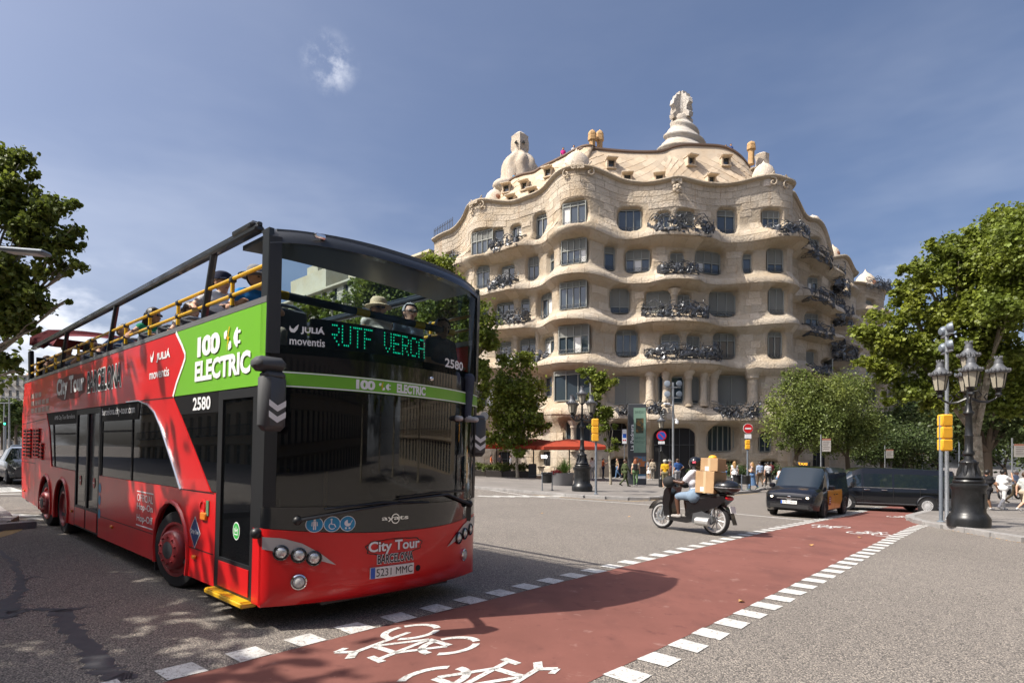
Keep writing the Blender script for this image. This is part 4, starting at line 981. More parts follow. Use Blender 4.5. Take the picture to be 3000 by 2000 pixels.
    if skirt:
        z0, z1, r1, c = skirt; m = MB(); y0 = J['pel'].y
        m.lathe([(r1, z1), (r1*.97, z1+.02), (.165, (z0+z1)*.55+.02), (.15, z0-.04), (.125, z0)], 18, (J['pel'].x, y0, 0), fn=lambda t, r, z_: r*(1+.06*sin(7*t)*(z0-z_)/(z0-z1))); m.build('skirt', cloth(c), o, ang=70)
    if bag == 'backpack':
        m = MB(); m.box(J['chest']+V(0, -.19, -.03), (.27, .15, .40), bev=.05)
        for s in (-1, 1): m.tube([J['chest']+V(s*.10, -.13, .14), J['sh'+('l' if s < 0 else 'r')]+V(-s*.06, .0, .075), J['chest']+V(s*.11, .135, .06), J['belly']+V(s*.13, .03, .02), J['chest']+V(s*.12, -.13, -.14)], .018, 5)
        m.build('backpack', cloth((.02, .02, .024)), o)
    elif bag:
        m = MB(); c = J['pel']+V(.20, .02, .03); m.box(c, (.09, .24, .18), bev=.03); m.tube([c+V(0, 0, .09), J['chest']+V(.10, .14, 0), J['shl']+V(.04, .02, .075), J['chest']+V(-.05, -.14, .05), c+V(0, -.06, .09)], .012, 5); m.build('shoulder_bag', cloth(bag), o)
    return o
def hatc(label): return (.02, .025, .05) if 'dark' in label or 'navy' in label else (.6, .58, .52)
def finish_people():
    tmp = []
    for (o, B, mats, vox) in JOBS:
        m = MB()
        for (a, b, ra, rb, reg) in B:
            d = b-a; L_ = d.length; n = 10
            if L_ < 1e-5: d = V(0, 0, 1); L_ = 1e-5
            q = d.normalized().to_track_quat('Z', 'Y').to_matrix(); pr = []
            for i in range(5): t = -pi/2+pi/2*i/4; pr.append((ra*cos(t), ra*sin(t)))
            for i in range(5): t = pi/2*i/4; pr.append((rb*cos(t), L_+rb*sin(t)))
            pr[0] = (ra*.02, -ra); pr[-1] = (rb*.02, L_+rb)
            m.lathe(pr, n, a, M=q)
        me = m.mesh('tmp', mats, smooth=False); t = bpy.data.objects.new('tmp', me); COL.objects.link(t)
        r = t.modifiers.new('r', 'REMESH'); r.mode = 'VOXEL'; r.voxel_size = vox
        s = t.modifiers.new('s', 'SMOOTH'); s.iterations = 3; s.factor = .5
        tmp.append(t)
    bpy.context.view_layer.update(); dg = bpy.context.evaluated_depsgraph_get()
    for t, (o, B, mats, vox) in zip(tmp, JOBS):
        me = bpy.data.meshes.new_from_object(t.evaluated_get(dg)); me.name = 'person'
        n = len(me.polygons); c = np.zeros(n*3, np.float32); me.polygons.foreach_get('center', c); c = c.reshape(-1, 3)
        best = np.full(n, 1e9); reg = np.zeros(n, np.int32); R = {'top': 0, 'bottom': 1, 'skin': 2, 'shoe': 3}
        for (a, b, ra, rb, rg) in B:
            a_, d = np.array(a), np.array(b-a); l2 = max(d @ d, 1e-9); tt = np.clip(((c-a_) @ d)/l2, 0, 1)
            ds = np.linalg.norm(c-(a_+tt[:, None]*d), axis=1)-(ra+(rb-ra)*tt); k = ds < best; best[k] = ds[k]; reg[k] = R[rg]
        me.materials.clear()
        for q in mats: me.materials.append(q)
        me.polygons.foreach_set('material_index', reg); me.shade_smooth(); me.update(); old = o.data; o.data = me
    for t in tmp: bpy.data.objects.remove(t)
    JOBS.clear()
# ================================================================== THE OPEN-TOP TOUR BUS
BW, BL = 2.84, 13.35
bus_loc = Gp(759, 1851)
bus = thing('tour_bus', 'red open-top double-decker tour bus with green front panel and passengers on top', 'bus', bus_loc, atan2(VD.y, VD.x), tilt=True)
BM = bus.matrix_world.copy(); BI = BM.inverted()
def bus_pt(px, py, x=None, y=None):
    o = BI @ V(0, 0, CH); d = (BI.to_3x3()) @ V((px-CX)/F, 1, -(py-HY)/F)
    t = (x-o.x)/d.x if x is not None else (y-o.y)/d.y; return o+d*t
RED = mat('red_bus_paint', (.62, .008, .010), .35, coat=.22, spec=.5, noise=[(1.5, .45, .8, (.52, .010, .012))])
GREEN = mat('green_wrap', (.155, .43, .028), .4, coat=.3)
TINT = mat('tinted_glass', (.006, .007, .008), .02, spec=.9, alpha=(.52, (.55, .58, .58)))
CLEAR = mat('clear_glass', (.02, .03, .035), .02, spec=.6, alpha=(.10, (.80, .89, .93)))
DGREY = mat('dark_grey_plastic', (.06, .063, .068), .5, bump=(120, .15))
SILVER = mat('silver_paint', (.45, .45, .46), .35, .5)
YEL = mat('yellow_rail', (.72, .42, .012), .38, coat=.3)
SEATM = mat('grey_seat', (.17, .19, .22), .6)
SEATR = mat('red_seat_cloth', (.25, .02, .02), .85)
ALU = mat('aluminium_trim', (.40, .40, .41), .38, .8)
def yf(x, z_):
    t = min(1, max(0, x/BW)); e = 1-abs(2*t-1)**2.3; b = .42
    if z_ < .45: b -= .16*((.45-z_)/.22)**2
    y = -b*e
    if z_ > 2.7: y += .10*((z_-2.7)/1.3)**2*e+.0
    return y
def fr(x, z_, d=0.0): return V(x, yf(x, z_)+d, z_)
def fo(off): return lambda u, v: fr(u, v, -off)
def sd(off): return lambda u, v: V(-off, u, v)
def spr(name, poly, m_, x=0.0, th=.05, par=bus, holes=(), far=False):
    mb = MB(); f = (lambda u, v, d: V(BW-x-d, u, v)) if far else (lambda u, v, d: V(x+d, u, v))
    return mb.prism(poly, f, th, holes=holes).build(name, m_, par, smooth=False, fixn=True)
def arch(c, r=.62, z0=.47, n=12, zb=.25):
    a0 = math.asin(max(-1, (zb-z0)/r)); return [(c+r*cos(t), z0+r*sin(t)) for t in [pi-a0-(pi-2*a0)*i/n for i in range(n+1)]]
a1, a2, a3 = arch(2.55), arch(8.85, zb=.27), arch(10.42, zb=.30)
WINF = [(2.24, 1.27), (3.05, 2.04), (3.3, 2.22), (3.6, 2.34), (4.0, 2.41)]
BLKM = mat('black_window_band', (.010, .010, .011), .6, spec=.15)
# --- right-hand (visible) side
bp = spr('body_panel', [(1.15, .25)]+a1+[(6.06, .25), (6.06, 1.26), (2.24, 1.27), (1.31, 1.28), (1.15, 1.28)], RED)
spr('body_panel', [(1.31, 1.285)]+WINF+[(2.61, 2.41)], RED)
spr('body_panel', [(2.58, 2.415), (2.20, 2.88), (2.52, 3.22), (13.28, 3.22), (13.52, 2.415)], RED)
spr('body_panel', [(7.76, .27)]+a2+a3+[(11.1, .32), (13.25, .42), (13.42, 1.3), (13.5, 2.41), (10.52, 2.41), (10.2, 2.05), (9.88, 1.29), (7.76, 1.27)], RED)
gp_ = spr('green_panel', [(.02, 2.415), (2.575, 2.415), (2.195, 2.88), (2.515, 3.22), (.02, 3.22)], GREEN, x=-.004)
mb = MB(); f = sd(.011); stroke2d(mb, f, [(2.58, 2.415), (2.46, 2.58), (2.26, 2.78), (2.19, 2.86), (2.19, 2.92), (2.30, 3.03), (2.53, 3.22)], .045); mb.build('chevron_stripe', WHITEP, gp_, smooth=False)
tr = spr('top_trim', [(.02, 3.225), (13.28, 3.225), (13.28, 3.285), (.02, 3.285)], ALU, x=-.006, th=.07)
spr('side_window', WINF[::-1]+[(2.26, 1.275), (6.04, 1.265), (6.04, 2.4)], TINT, x=.015, th=.012)
spr('side_window', [(7.78, 1.28), (9.86, 1.30), (10.18, 2.05), (10.48, 2.40), (7.78, 2.40)], TINT, x=.015, th=.012)
for pl in ([(4.05, 2.16), (6.04, 2.16), (6.04, 2.405), (4.0, 2.405)], [(7.78, 2.16), (10.25, 2.16), (10.48, 2.405), (7.78, 2.405)], [(4.28, 1.27), (4.34, 1.27), (4.34, 2.16), (4.28, 2.16)], [(4.34, 1.98), (6.04, 1.98), (6.04, 2.01), (4.34, 2.01)], [(7.78, 1.95), (9.8, 1.95), (9.8, 1.985), (7.78, 1.985)], [(5.95, 1.27), (6.05, 1.27), (6.05, 2.16), (5.95, 2.16)], [(9.55, 1.3), (9.62, 1.3), (9.85, 2.16), (9.75, 2.16)]):
    spr('window_frame', pl, BLKM, x=.006, th=.02)
mb = MB(); mb.tube([V(-.005, *p) for p in [(2.24, 1.26), (3.05, 2.04), (3.3, 2.23), (3.6, 2.35), (4.0, 2.42), (4.6, 2.425)]], .014, 5); mb.build('window_trim', CHROME, bus)
# wheel arch lips, seams
for a in (a1, a2, a3): MB().tube([V(-.004, *p) for p in a], .028, 6).build('arch_lip', RED, bus)
f = sd(.0035)
for pts in ([(2.0, .60), (1.17, .60)], [(6.04, .60), (3.15, .60)], [(13.4, 2.22), (10.5, 2.30)], [(2.24, 1.265), (1.2, 1.275)], [(4.1, 2.42), (2.6, 2.405)], [(11.6, .35), (11.6, 2.3)], [(12.4, .4), (12.4, 1.3)], [(11.6, 1.3), (13.4, 1.3)]): stroke2d(MB(), f, pts, .012).build('panel_seam', BLACKP, bus, smooth=False)
# vents at the rear
for y0, y1, z0, z1 in ((12.15, 13.15, 1.42, 2.08), (11.15, 11.85, 1.45, 2.08), (10.75, 11.0, 1.42, 1.75)):
    mb = MB(); mb.box((.012, (y0+y1)/2, (z0+z1)/2), (.02, y1-y0, z1-z0)); v = mb.build('vent', DARKIN, bus, smooth=False); v.location.x = -.02; mb = MB(); n = int((z1-z0)/.075)
    for i in range(n+1): mb.box((0, (y0+y1)/2, z0+(z1-z0)*i/n), (.035, y1-y0+.02, .03), rot=Matrix.Rotation(.5, 3, 'Y'))
    mb.box((0, (y0+y1)/2, (z0+z1)/2), (.03, .06, z1-z0)); mb.build('louvre', RED, v, smooth=False)
# doors
def door(y0, y1, zb, leaves, gz0, name):
    d = spr(name, [(y0, zb), (y1, zb), (y1, 2.405), (y0, 2.405)], BLACKP, x=.002, th=.04, holes=[[(a+.05, gz0), (b-.05, gz0), (b-.05, 2.31), (a+.05, 2.31)] for a, b in leaves])
    for a, b in leaves:
        spr('door_glass', [(a+.05, gz0), (b-.05, gz0), (b-.05, 2.31), (a+.05, 2.31)], TINT, x=.02, th=.01, par=d); spr('door_skin', [(a+.05, zb+.03), (b-.05, zb+.03), (b-.05, gz0-.04), (a+.05, gz0-.04)], RED, x=-.006, th=.02, par=d)
    return d
fd = door(.20, 1.15, .26, [(.22, 1.08)], .60, 'front_door'); rdr = door(6.06, 7.76, .27, [(6.1, 6.92), (6.92, 7.74)], .66, 'rear_door')
mb = MB(); mb.box((-.02, .68, .225), (.16, .95, .055), bev=.012); mb.box((-.04, .68, .245), (.10, .9, .03)); mb.build('step', YEL, bus)
spr('quarter_window', [(1.16, 1.29), (1.30, 1.29), (2.57, 2.39), (1.16, 2.39)], TINT, x=.008, th=.012); spr('window_frame', [(1.15, 2.18), (2.32, 2.18), (2.6, 2.41), (1.15, 2.41)], BLKM, x=.003, th=.004)
spr('pillar', [(0, 1.0), (.205, 1.0), (.205, 2.41), (0, 2.41)], BLACKP, x=.001)
# bumper, front glass, green band and upper windscreen all follow the bowed front
zr = lambda x: .93+.08*abs(2*x/BW-1)**2
mb = MB(); mb.slab(lambda u, v, d: fr(u*BW, .24+(.10*u)*0+(zr(u*BW)-.24)*v, d), 40, 12, .05); bmp = mb.build('bumper', RED, bus, ang=60)
spr('bumper_side', [(0, .25), (.20, .25), (.20, 1.0), (0, 1.0)], RED, x=.0, par=bmp); spr('bumper_side', [(0, .25), (.20, .25), (.20, 1.0), (0, 1.0)], RED, far=True, par=bmp)
mb = MB(); mb.slab(lambda u, v, d: fr(u*BW, zr(u*BW)+.006+(1.22-zr(u*BW)-.006)*v, d), 40, 4, .04); mb.build('front_mask', BLACKG, bus, ang=60)
mb = MB(); mb.slab(lambda u, v, d: fr(.02+u*(BW-.04), 1.225+(2.392-1.225)*v, d+.006), 40, 6, .012); mb.build('windscreen', mat('windscreen_glass', (.005, .006, .007), .015, spec=1.0, coat=1.0, alpha=(.45, (.6, .64, .64))), bus, ang=60)
for x0, x1 in ((0, .10), (BW-.10, BW)): MB().slab(lambda u, v, d: fr(x0+u*(x1-x0), 1.22+(2.40-1.22)*v, d), 3, 6, .05).build('pillar', BLACKP, bus)
mb = MB(); mb.slab(lambda u, v, d: fr(u*BW, 2.40+.155*v, d-.004), 40, 2, .05); gb = mb.build('green_band', GREEN, bus, ang=60)
mb = MB()
for z_ in (2.41, 2.545): stroke2d(mb, fo(.008), [(BW*i/40, z_) for i in range(41)], .012)
mb.build('band_line', WHITEP, gb, smooth=False)
mb = MB(); mb.slab(lambda u, v, d: fr(u*BW, 2.556+.17*v, d), 40, 2, .05); belt = mb.build('front_belt', BLACKG, bus, ang=60)
mb = MB(); mb.slab(lambda u, v, d: fr(.05+u*(BW-.1), 2.728+(3.86-2.728)*v, d+.01), 40, 10, .010); mb.build('upper_windscreen', CLEAR, bus, ang=60)
mb = MB(); mb.slab(lambda u, v, d: fr(u*BW, 2.725+.09*v, d+.03), 40, 2, .02)
mb.build('windscreen_edge', BLACKG, bus)
FRM = mat('frame_black', (.022, .025, .03), .35, coat=.3)
mb = MB(); mb.slab(lambda u, v, d: fr(u*BW, 3.84+.16*v-.05*abs(2*u-1)**6, d-.01+.10*v*v), 40, 4, .10)
for x0, x1 in ((0, .10), (BW-.10, BW)): mb.slab(lambda u, v, d: fr(x0+u*(x1-x0), 2.725+1.14*v, d-.008), 3, 8, .09)
for x in (.0, BW): mb.slab(lambda u, v, d: V(x+(d if x == 0 else -d)-.004, .14*u, 2.725+(3.95-2.725)*v), 2, 6, .05)
fm = mb.build('windscreen_frame', FRM, bus, ang=50)
mb = MB(); mb.slab(lambda u, v, d: V(.08+u*(BW-.16), yf(.08+u*(BW-.16), 3.9)+.06+v*(.75-yf(.08+u*(BW-.16), 3.9)), 3.96+.04*(1-abs(2*u-1)**3)-d), 20, 6, .05); mb.build('sun_visor_roof', mat('visor', (.075, .085, .10), .45), bus)
mb = MB(); mb.box(fr(.42, 3.93, -.02), (.13, .05, .05), bev=.015); mb.build('marker_lamp', CHROME, fm)
mb = MB(); mb.ell(fr(1.72, 2.63, -.01), .028, 10, 8); mb.build('front_camera', CHROME, belt)
# silver blades and lamps
for s in (0, 1):
    fx = (lambda x: x) if s == 0 else (lambda x: BW-x*1.22)
    mb = MB(); up = [(-.0, .93), (.16, .915), (.32, .86), (.47, .765), (.63, .63)]; lo = [(.63, .63), (.50, .675), (.33, .725), (.16, .775), (.0, .81)]
    n = 14
    def at(l, t):
        k = t*4; i = min(3, int(k)); q = k-i; return (l[i][0]+(l[i+1][0]-l[i][0])*q, l[i][1]+(l[i+1][1]-l[i][1])*q)
    vs = []
    for i in range(n+1): a, b = at(up, i/n), at(lo[::-1], i/n); vs += [fr(fx(a[0]), a[1]+.05*s, -.012), fr(fx(b[0]), b[1]+.05*s, -.012)]
    mb.add(vs, [(2*i, 2*i+1, 2*i+3, 2*i+2) for i in range(n)]); mb.build('silver_blade', SILVER, bmp)
    for (x, z_, r) in ((.15, .775, .062), (.295, .745, .062), (.425, .71, .062), (.30, .48, .062)):
        if s: z_ += .05; r *= 1.0
        c = fr(fx(x), z_, -.012); nrm = (fr(fx(x)+.02, z_)-fr(fx(x)-.02, z_)).cross(V(0, 0, 1)).normalized()
        if nrm.y > 0: nrm = -nrm
        q = nrm.to_track_quat('Z', 'Y').to_matrix(); mb = MB(); mb.lathe([(r*1.25, -.02), (r*1.25, .012), (r*1.05, .02), (r*1.0, .0)], 20, c, M=q); L_ = mb.build('headlamp', BLACKG if z_ > .6 else CHROME, bmp)
        mb = MB(); mb.lathe([(r*.98, .002), (r*.8, .016), (r*.35, .026), (.002, .028)], 20, c, M=q); mb.build('lens', mat('lamp_lens', (.62, .63, .62), .12, .55, bump=(160, .6)) if z_ > .6 else mat('fog_lens', (.55, .55, .53), .3, bump=(200, .5)), L_)
# wipers
mb = MB()
for a, b, c in (((.26, 1.09), (.75, 1.18), (1.32, 1.24)), ((2.55, 1.16), (2.0, 1.31), (1.28, 1.27))):
    mb.tube([fr(*a, -.05), fr(*b, -.06), fr(*c, -.04)], [.02, .014, .008], 6); mb.ell(fr(*a, -.045), .045, 10, 6)
mb.tube([fr(.5, 1.20, -.03), fr(1.1, 1.25, -.035), fr(1.72, 1.23, -.03)], .011, 5); mb.tube([fr(2.45, 1.33, -.03), fr(1.9, 1.335, -.035), fr(1.3, 1.30, -.03)], .011, 5); mb.build('wiper', BLACKP, bus)
# mirrors
def mirror(x, y, z_, sg):
    mb = MB(); mb.box((x, y, z_), (.24, .17, .52), bev=.05, rot=Matrix.Rotation(.15*sg, 3, 'Z')); mb.box((x, y-.005, z_+.24), (.2, .15, .08), bev=.03); m_ = mb.build('mirror', DGREY, bus, ang=50)
    mb = MB(); mb.box((x-.03*sg, y+.02, z_+.34), (.28, .2, .13) if sg > 0 else (.14, .1, .1), bev=.045)
    if sg > 0: mb.tube([(x-.05*sg, y+.04, z_+.34), ((x+(0 if sg > 0 else BW))/2, y*.55, z_+.36), (.06 if sg > 0 else BW-.06, -.02, z_+.34)], .05, 8)
    if sg > 0: mb.build('mirror_arm', DGREY, m_, ang=50)
    mb = MB(); R = Matrix.Rotation(.15*sg, 3, 'Z')
    for dz in (.02, -.08): 
        pts = [(-.085, dz), (0, dz-.05), (.085, dz), (.085, dz-.055), (0, dz-.105), (-.085, dz-.055)]; mb.add([R @ V(u, -.09, w)+V(x, y, z_) for u, w in pts], [(0, 1, 4, 5), (1, 2, 3, 4)])
    mb.build('chevron', WHITEP, m_, smooth=False)
mirror(-.15, -.46, 2.21, 1); mirror(BW+.03, .02, 2.02, -1)
mb = MB(); mb.ell((-.03, .06, .96), (.055, .06, .055), 12, 8); mb.box((.0, .06, .96), (.06, .1, .09), bev=.02); mb.build('proximity_camera', BLACKP, bus)
# front plate and signs
mb = MB(); mb.slab(lambda u, v, d: fr(.98+.545*u, .452+.118*v, d-.022), 8, 2, .014); pl = mb.build('licence_plate', mat('plate_white', (.72, .72, .70), .4), bus, smooth=False)
mb = MB(); put_text(mb, '5231 MMC', fo(.025), 1.045, 1.505, .472, .552, bold=.0); mb.build('lettering', BLACKP, pl, smooth=False)
mb = MB(); mb.slab(lambda u, v, d: fr(.982+.05*u, .454+.114*v, d-.0245), 2, 1, .002); mb.build('plate_band', mat('eu_blue', (.02, .10, .45), .4), pl, smooth=False)
mb = MB(); disc2d(mb, fo(.004), 1.60, .50, .035); mb.build('tow_hole', DARKIN, bmp, smooth=False)
STKB = mat('sticker_blue', (.015, .26, .50), .4)
for i, x in enumerate((.425, .585, .735)):
    mb = MB(); f = fo(.004); disc2d(mb, f, x, 1.045, .080, n=24); st = mb.build('sticker', WHITEP, bus, smooth=False)
    mb = MB(); disc2d(mb, fo(.0055), x, 1.045, .073, n=24); mb.build('sticker_disc', STKB, st, smooth=False)
    mb = MB(); f = fo(.007)
    if i == 0: disc2d(mb, f, x, 1.09, .011, n=10); stroke2d(mb, f, [(x, 1.078), (x, 1.03)], .028); stroke2d(mb, f, [(x-.008, 1.03), (x-.008, .992)], .011); stroke2d(mb, f, [(x+.008, 1.03), (x+.008, .992)], .011); stroke2d(mb, f, [(x-.022, 1.07), (x-.024, 1.03)], .008); stroke2d(mb, f, [(x+.022, 1.07), (x+.024, 1.03)], .008)
    if i == 1: disc2d(mb, f, x-.008, 1.092, .010, n=10); stroke2d(mb, f, [(x-.008, 1.08), (x-.006, 1.045), (x+.02, 1.042), (x+.034, 1.012)], .011); stroke2d(mb, f, arc2(x, 1.025, .03, 2.0, 5.6), .009)
    if i == 2: mb.add([f(x, 1.05)]+[f(*p) for p in arc2(x, 1.05, .034, pi*.5, pi*1.98, 14)], [(0, k, k+1) for k in range(1, 15)]); stroke2d(mb, f, [(x+.03, 1.05), (x+.046, 1.078)], .007); disc2d(mb, f, x-.018, 1.0, .011, n=10); disc2d(mb, f, x+.018, 1.0, .011, n=10)
    mb.build('sticker_symbol', WHITEP, st, smooth=False)
mb = MB(); put_text(mb, 'ayats', fo(.012), 1.10, 1.44, 1.045, 1.10, bold=.015); disc2d(mb, fo(.010), 1.27, 1.072, .055, n=24, r0=.8); mb.build('maker_badge', CHROME, bus, smooth=False)
# lettering on the bus
def logo(par, fnoff, u0, u1, v0, v1, txt, c1, c2, o1=.06, sl=.0, nm='lettering', bold=.03):
    mb = MB(); put_text(mb, txt, fnoff(.006), u0, u1, v0, v1, bold=o1*.9, slant=sl); k = mb.build(nm+'_outline', c2, par, smooth=False)
    e = .07*(v1-v0); s = 1 if u1 > u0 else -1; mb = MB(); put_text(mb, txt, fnoff(.009), u0+s*e*.8, u1-s*e*.8, v0+e*.7, v1-e*.7, bold=bold, slant=sl); mb.build(nm, c1, par, smooth=False)
DKRED = mat('dark_red_print', (.16, .008, .01), .4); BLKPR = mat('black_print', (.015, .015, .016), .5)
def cloud(par, fnoff, u0, u1, v0, v1, off, m_):
    mb = MB(); n = 36; f = fnoff(off); pts = []
    for i in range(n):
        t = 2*pi*i/n; w = 1+.045*sin(9*t); pts.append(f((u0+u1)/2+(u1-u0)/2*1.05*w*(abs(cos(t))**.6)*(1 if cos(t) > 0 else -1), (v0+v1)/2+(v1-v0)/2*1.18*w*(abs(sin(t))**.75)*(1 if sin(t) > 0 else -1)))
    mb.add(pts, [tuple(range(n))]); return mb.build('logo_shadow', m_, par, smooth=False)
cloud(bmp, fo, .95, 1.63, .70, .845, .0030, BLKPR); cloud(bmp, fo, .965, 1.615, .71, .835, .0045, RED)
logo(bmp, fo, .95, 1.62, .69, .85, 'City Tour', WHITEP, DKRED, .05, .0, bold=.025)
logo(bmp, fo, 1.06, 1.53, .595, .70, 'BARCELONA', BLKPR, WHITEP, .085, bold=.02)
cloud(bp, sd, 9.45, 7.2, 2.66, 3.05, .003, DKRED)
logo(bp, sd, 9.5, 7.15, 2.62, 3.10, 'City Tour', WHITEP, DKRED, .05, .1, bold=.04)
logo(bp, sd, 7.0, 4.88, 2.66, 3.06, 'BARCELONA', BLKPR, WHITEP, .085, bold=.02)
def bird(mb, f, u, v, s, fl=1):
    mb.add([f(u+fl*s*a, v+s*b) for a, b in ((0, .55), (.12, .25), (.35, .15), (.55, .45), (.85, .75), (.75, .2), (.45, -.25), (.1, -.2), (-.05, .1))], [tuple(range(9))])
mb = MB(); put_text(mb, 'JULI\u00c1', sd(.006), 3.28, 2.74, 2.90, 3.05, bold=.035); mb.build('lettering', WHITEP, bp, smooth=False); mb = MB(); bird(mb, sd(.006), 3.52, 2.96, .16, -1); mb.build('bird_logo', WHITEP, bp, smooth=False); mb = MB(); put_text(mb, 'moventis', sd(.006), 3.55, 2.76, 2.69, 2.81, bold=.015); mb.build('lettering', WHITEP, bp, smooth=False)
mb = MB(); put_text(mb, 'JULI\u00c1', fo(.004), .265, .47, 2.93, 3.02, bold=.035); mb.build('lettering', WHITEP, bus, smooth=False); mb = MB(); bird(mb, fo(.004), .175, 2.96, .085); mb.build('bird_logo', WHITEP, bus, smooth=False); mb = MB(); put_text(mb, 'moventis', fo(.004), .175, .475, 2.82, 2.895, bold=.015); mb.build('lettering', WHITEP, bus, smooth=False)
def electric(par, f, u0, u1, v0, v1, two):
    s = 1 if u1 > u0 else -1; w = abs(u1-u0); h = v1-v0; mb = MB()
    B_ = lambda: mb.build('lettering', WHITEP, par, smooth=False)
    if two:
        put_text(mb, '100', f, u0+s*.04*w, u0+s*.48*w, v0+.54*h, v1, bold=.05, sp=.86); B_(); mb = MB(); put_text(mb, 'ELECTRIC', f, u0, u1, v0, v0+.46*h, bold=.045); B_()
        bx0, cy, k = u0+s*.615*w, v0+.77*h, .52*h
    else:
        put_text(mb, '100', f, u0, u0+s*.24*w, v0, v1, bold=.05, sp=.86); B_(); mb = MB(); put_text(mb, 'ELECTRIC', f, u0+s*.54*w, u1, v0, v1, bold=.05); B_(); bx0, cy, k = u0+s*.33*w, (v0+v1)/2, h*.95
    F_ = lambda a, b: f(bx0+s*a*k, cy+b*k)
    for c, d in (((-.22, .18), 1), ((.22, -.22), -1)): MB().add([F_(c[0]+a*d, c[1]+b*d) for a, b in ((-.16, .12), (.02, .2), (.16, .2), (.14, -.02), (-.02, -.16), (-.14, -.08))], [tuple(range(6))]).build('leaf_logo', WHITEP, par, smooth=False)
    px0 = .85 if two else .75; mb = MB()
    mb.add([F_(px0+a, b) for a, b in ((-.3, .0), (-.2, .22), (.0, .38), (.12, .38), (.12, -.38), (.0, -.38), (-.2, -.22))], [tuple(range(7))])
    for q in (.2, -.2): mb.add([F_(px0+a, q+b) for a, b in ((.12, .06), (.36, .06), (.36, -.06), (.12, -.06))], [(0, 1, 2, 3)])
    mb.build('plug_logo', WHITEP, par, smooth=False)
    mb = MB(); mb.add([F_(a, b) for a, b in ((.12, .5), (-.12, .02), (.02, .02), (-.12, -.5), (.16, .1), (.03, .1), (.2, .5))], [(0, 1, 2, 5, 6), (2, 3, 4, 5)]); mb.build('lightning_bolt', YEL, par, smooth=False)
electric(gp_, sd(.014), 1.84, .33, 2.55, 3.07, True)
electric(gb, fo(.008), .78, 1.64, 2.428, 2.528, False)
mb = MB(); put_text(mb, '2580', sd(.006), 1.90, 1.36, 2.215, 2.37, bold=.025); mb.build('lettering', WHITEP, bus, smooth=False)
mb = MB(); put_text(mb, '2580', fo(.004), 1.95, 2.33, 2.80, 2.905, bold=.025); mb.build('lettering', WHITEP, bus, smooth=False)
mb = MB(); put_text(mb, 'barcelona.city-tour.com', sd(-.002), 6.0, 4.2, 2.22, 2.37, bold=.01); mb.build('lettering', WHITEP, bus, smooth=False); mb = MB(); put_text(mb, 'AMB City Tour Barcelona', sd(-.002), 9.7, 7.9, 2.23, 2.34); mb.build('lettering', WHITEP, bus, smooth=False)
f = sd(.004)
for tx_, v0, v1, bo in (('OFFICIAL', 1.00, 1.10, .004), ('Hop-On', .855, .975, .014), ('Hop-Off', .69, .815, .014)): put_text(MB(), tx_, f, 3.96, 3.27, v0, v1, bold=bo).build('lettering', WHITEP, bp, smooth=False)
for z_ in (1.135, .66): stroke2d(MB(), f, [(3.98, z_), (3.25, z_)], .016).build('rule', WHITEP, bp, smooth=False)
mb = MB(); f = sd(.005); mb.add([f(1.73+a, .79+b) for a, b in ((.17, 0), (0, .19), (-.17, 0), (0, -.19))], [(0, 1, 2, 3)]); dm = mb.build('diamond_badge', WHITEP, bp, smooth=False)
mb = MB(); f = sd(.007); mb.add([f(1.73+a, .79+b) for a, b in ((.155, 0), (0, .175), (-.155, 0), (0, -.175))], [(0, 1, 2, 3)]); mb.build('diamond_face', mat('badge_blue', (.015, .045, .16), .4), dm, smooth=False)
mb = MB(); put_text(mb, 'Gray Line', sd(.009), 1.85, 1.61, .755, .825, bold=.01); mb.build('lettering', WHITEP, dm, smooth=False)
mb = MB(); disc2d(mb, sd(-.012), .62, .92, .085, .095, n=22); gs = mb.build('door_sticker', WHITEP, fd, smooth=False); mb = MB(); disc2d(mb, sd(-.010), .62, .92, .074, .083, n=22); mb.build('sticker_disc', mat('sticker_green', (.03, .42, .06), .4), gs, smooth=False)
mb = MB(); f = sd(-.008); stroke2d(mb, f, [(.66, .95), (.66, .885), (.58, .885), (.58, .95)], .014); stroke2d(mb, f, [(.62, .97), (.62, .91)], .014); stroke2d(mb, f, [(.645, .935), (.62, .91), (.595, .935)], .012); mb.build('sticker_symbol', WHITEP, gs, smooth=False)
for y in (6.45, 7.4):
    mb = MB(); disc2d(mb, sd(-.012), y, 1.12, .07, .09, n=18); k = mb.build('door_sticker', mat('sticker_red', (.55, .03, .03), .4), rdr, smooth=False); mb = MB(); stroke2d(mb, sd(-.010), [(y-.04, 1.12), (y+.04, 1.12)], .025); mb.build('sticker_bar', WHITEP, k, smooth=False)
mb = MB(); f = sd(.004)
for z_ in (1.06, .86, .64): mb.add([f(5.98+.07*cos(2*pi*i/14), z_+.085*sin(2*pi*i/14)) for i in range(14)], [tuple(range(14))])
mb.build('sticker', STKB, bp, smooth=False)
for r_ in range(3):
    mb = MB(); f = sd(.004); z0 = 2.80-r_*.17
    for i in range(5 if r_ else 3): mb.add([f(12.3-i*.42-a, z0+b) for a, b in ((0, 0), (.34, 0), (.34, .11), (0, .11))], [(0, 1, 2, 3)])
    mb.build('sponsor_sign', mat('faded_print', (.42, .30, .27), .5), bp, smooth=False)
AMB = mat('amber_lamp', (.75, .22, .02), .3, coat=.5)
for y, z_, w, h in ((1.45, 1.0, .09, .09), (1.72, .50, .05, .05), (5.2, .50, .05, .05), (7.92, .52, .05, .05), (12.9, .6, .05, .05)):
    mb = MB(); mb.box((-.012, y, z_), (.035, w*1.8, h), bev=.012); mb.build('side_lamp', AMB, bus)
mb = MB(); mb.box((-.006, 1.36, 1.10), (.012, .07, .17)); mb.build('sticker', mat('notice_green', (.10, .22, .12), .5), bp, smooth=False)
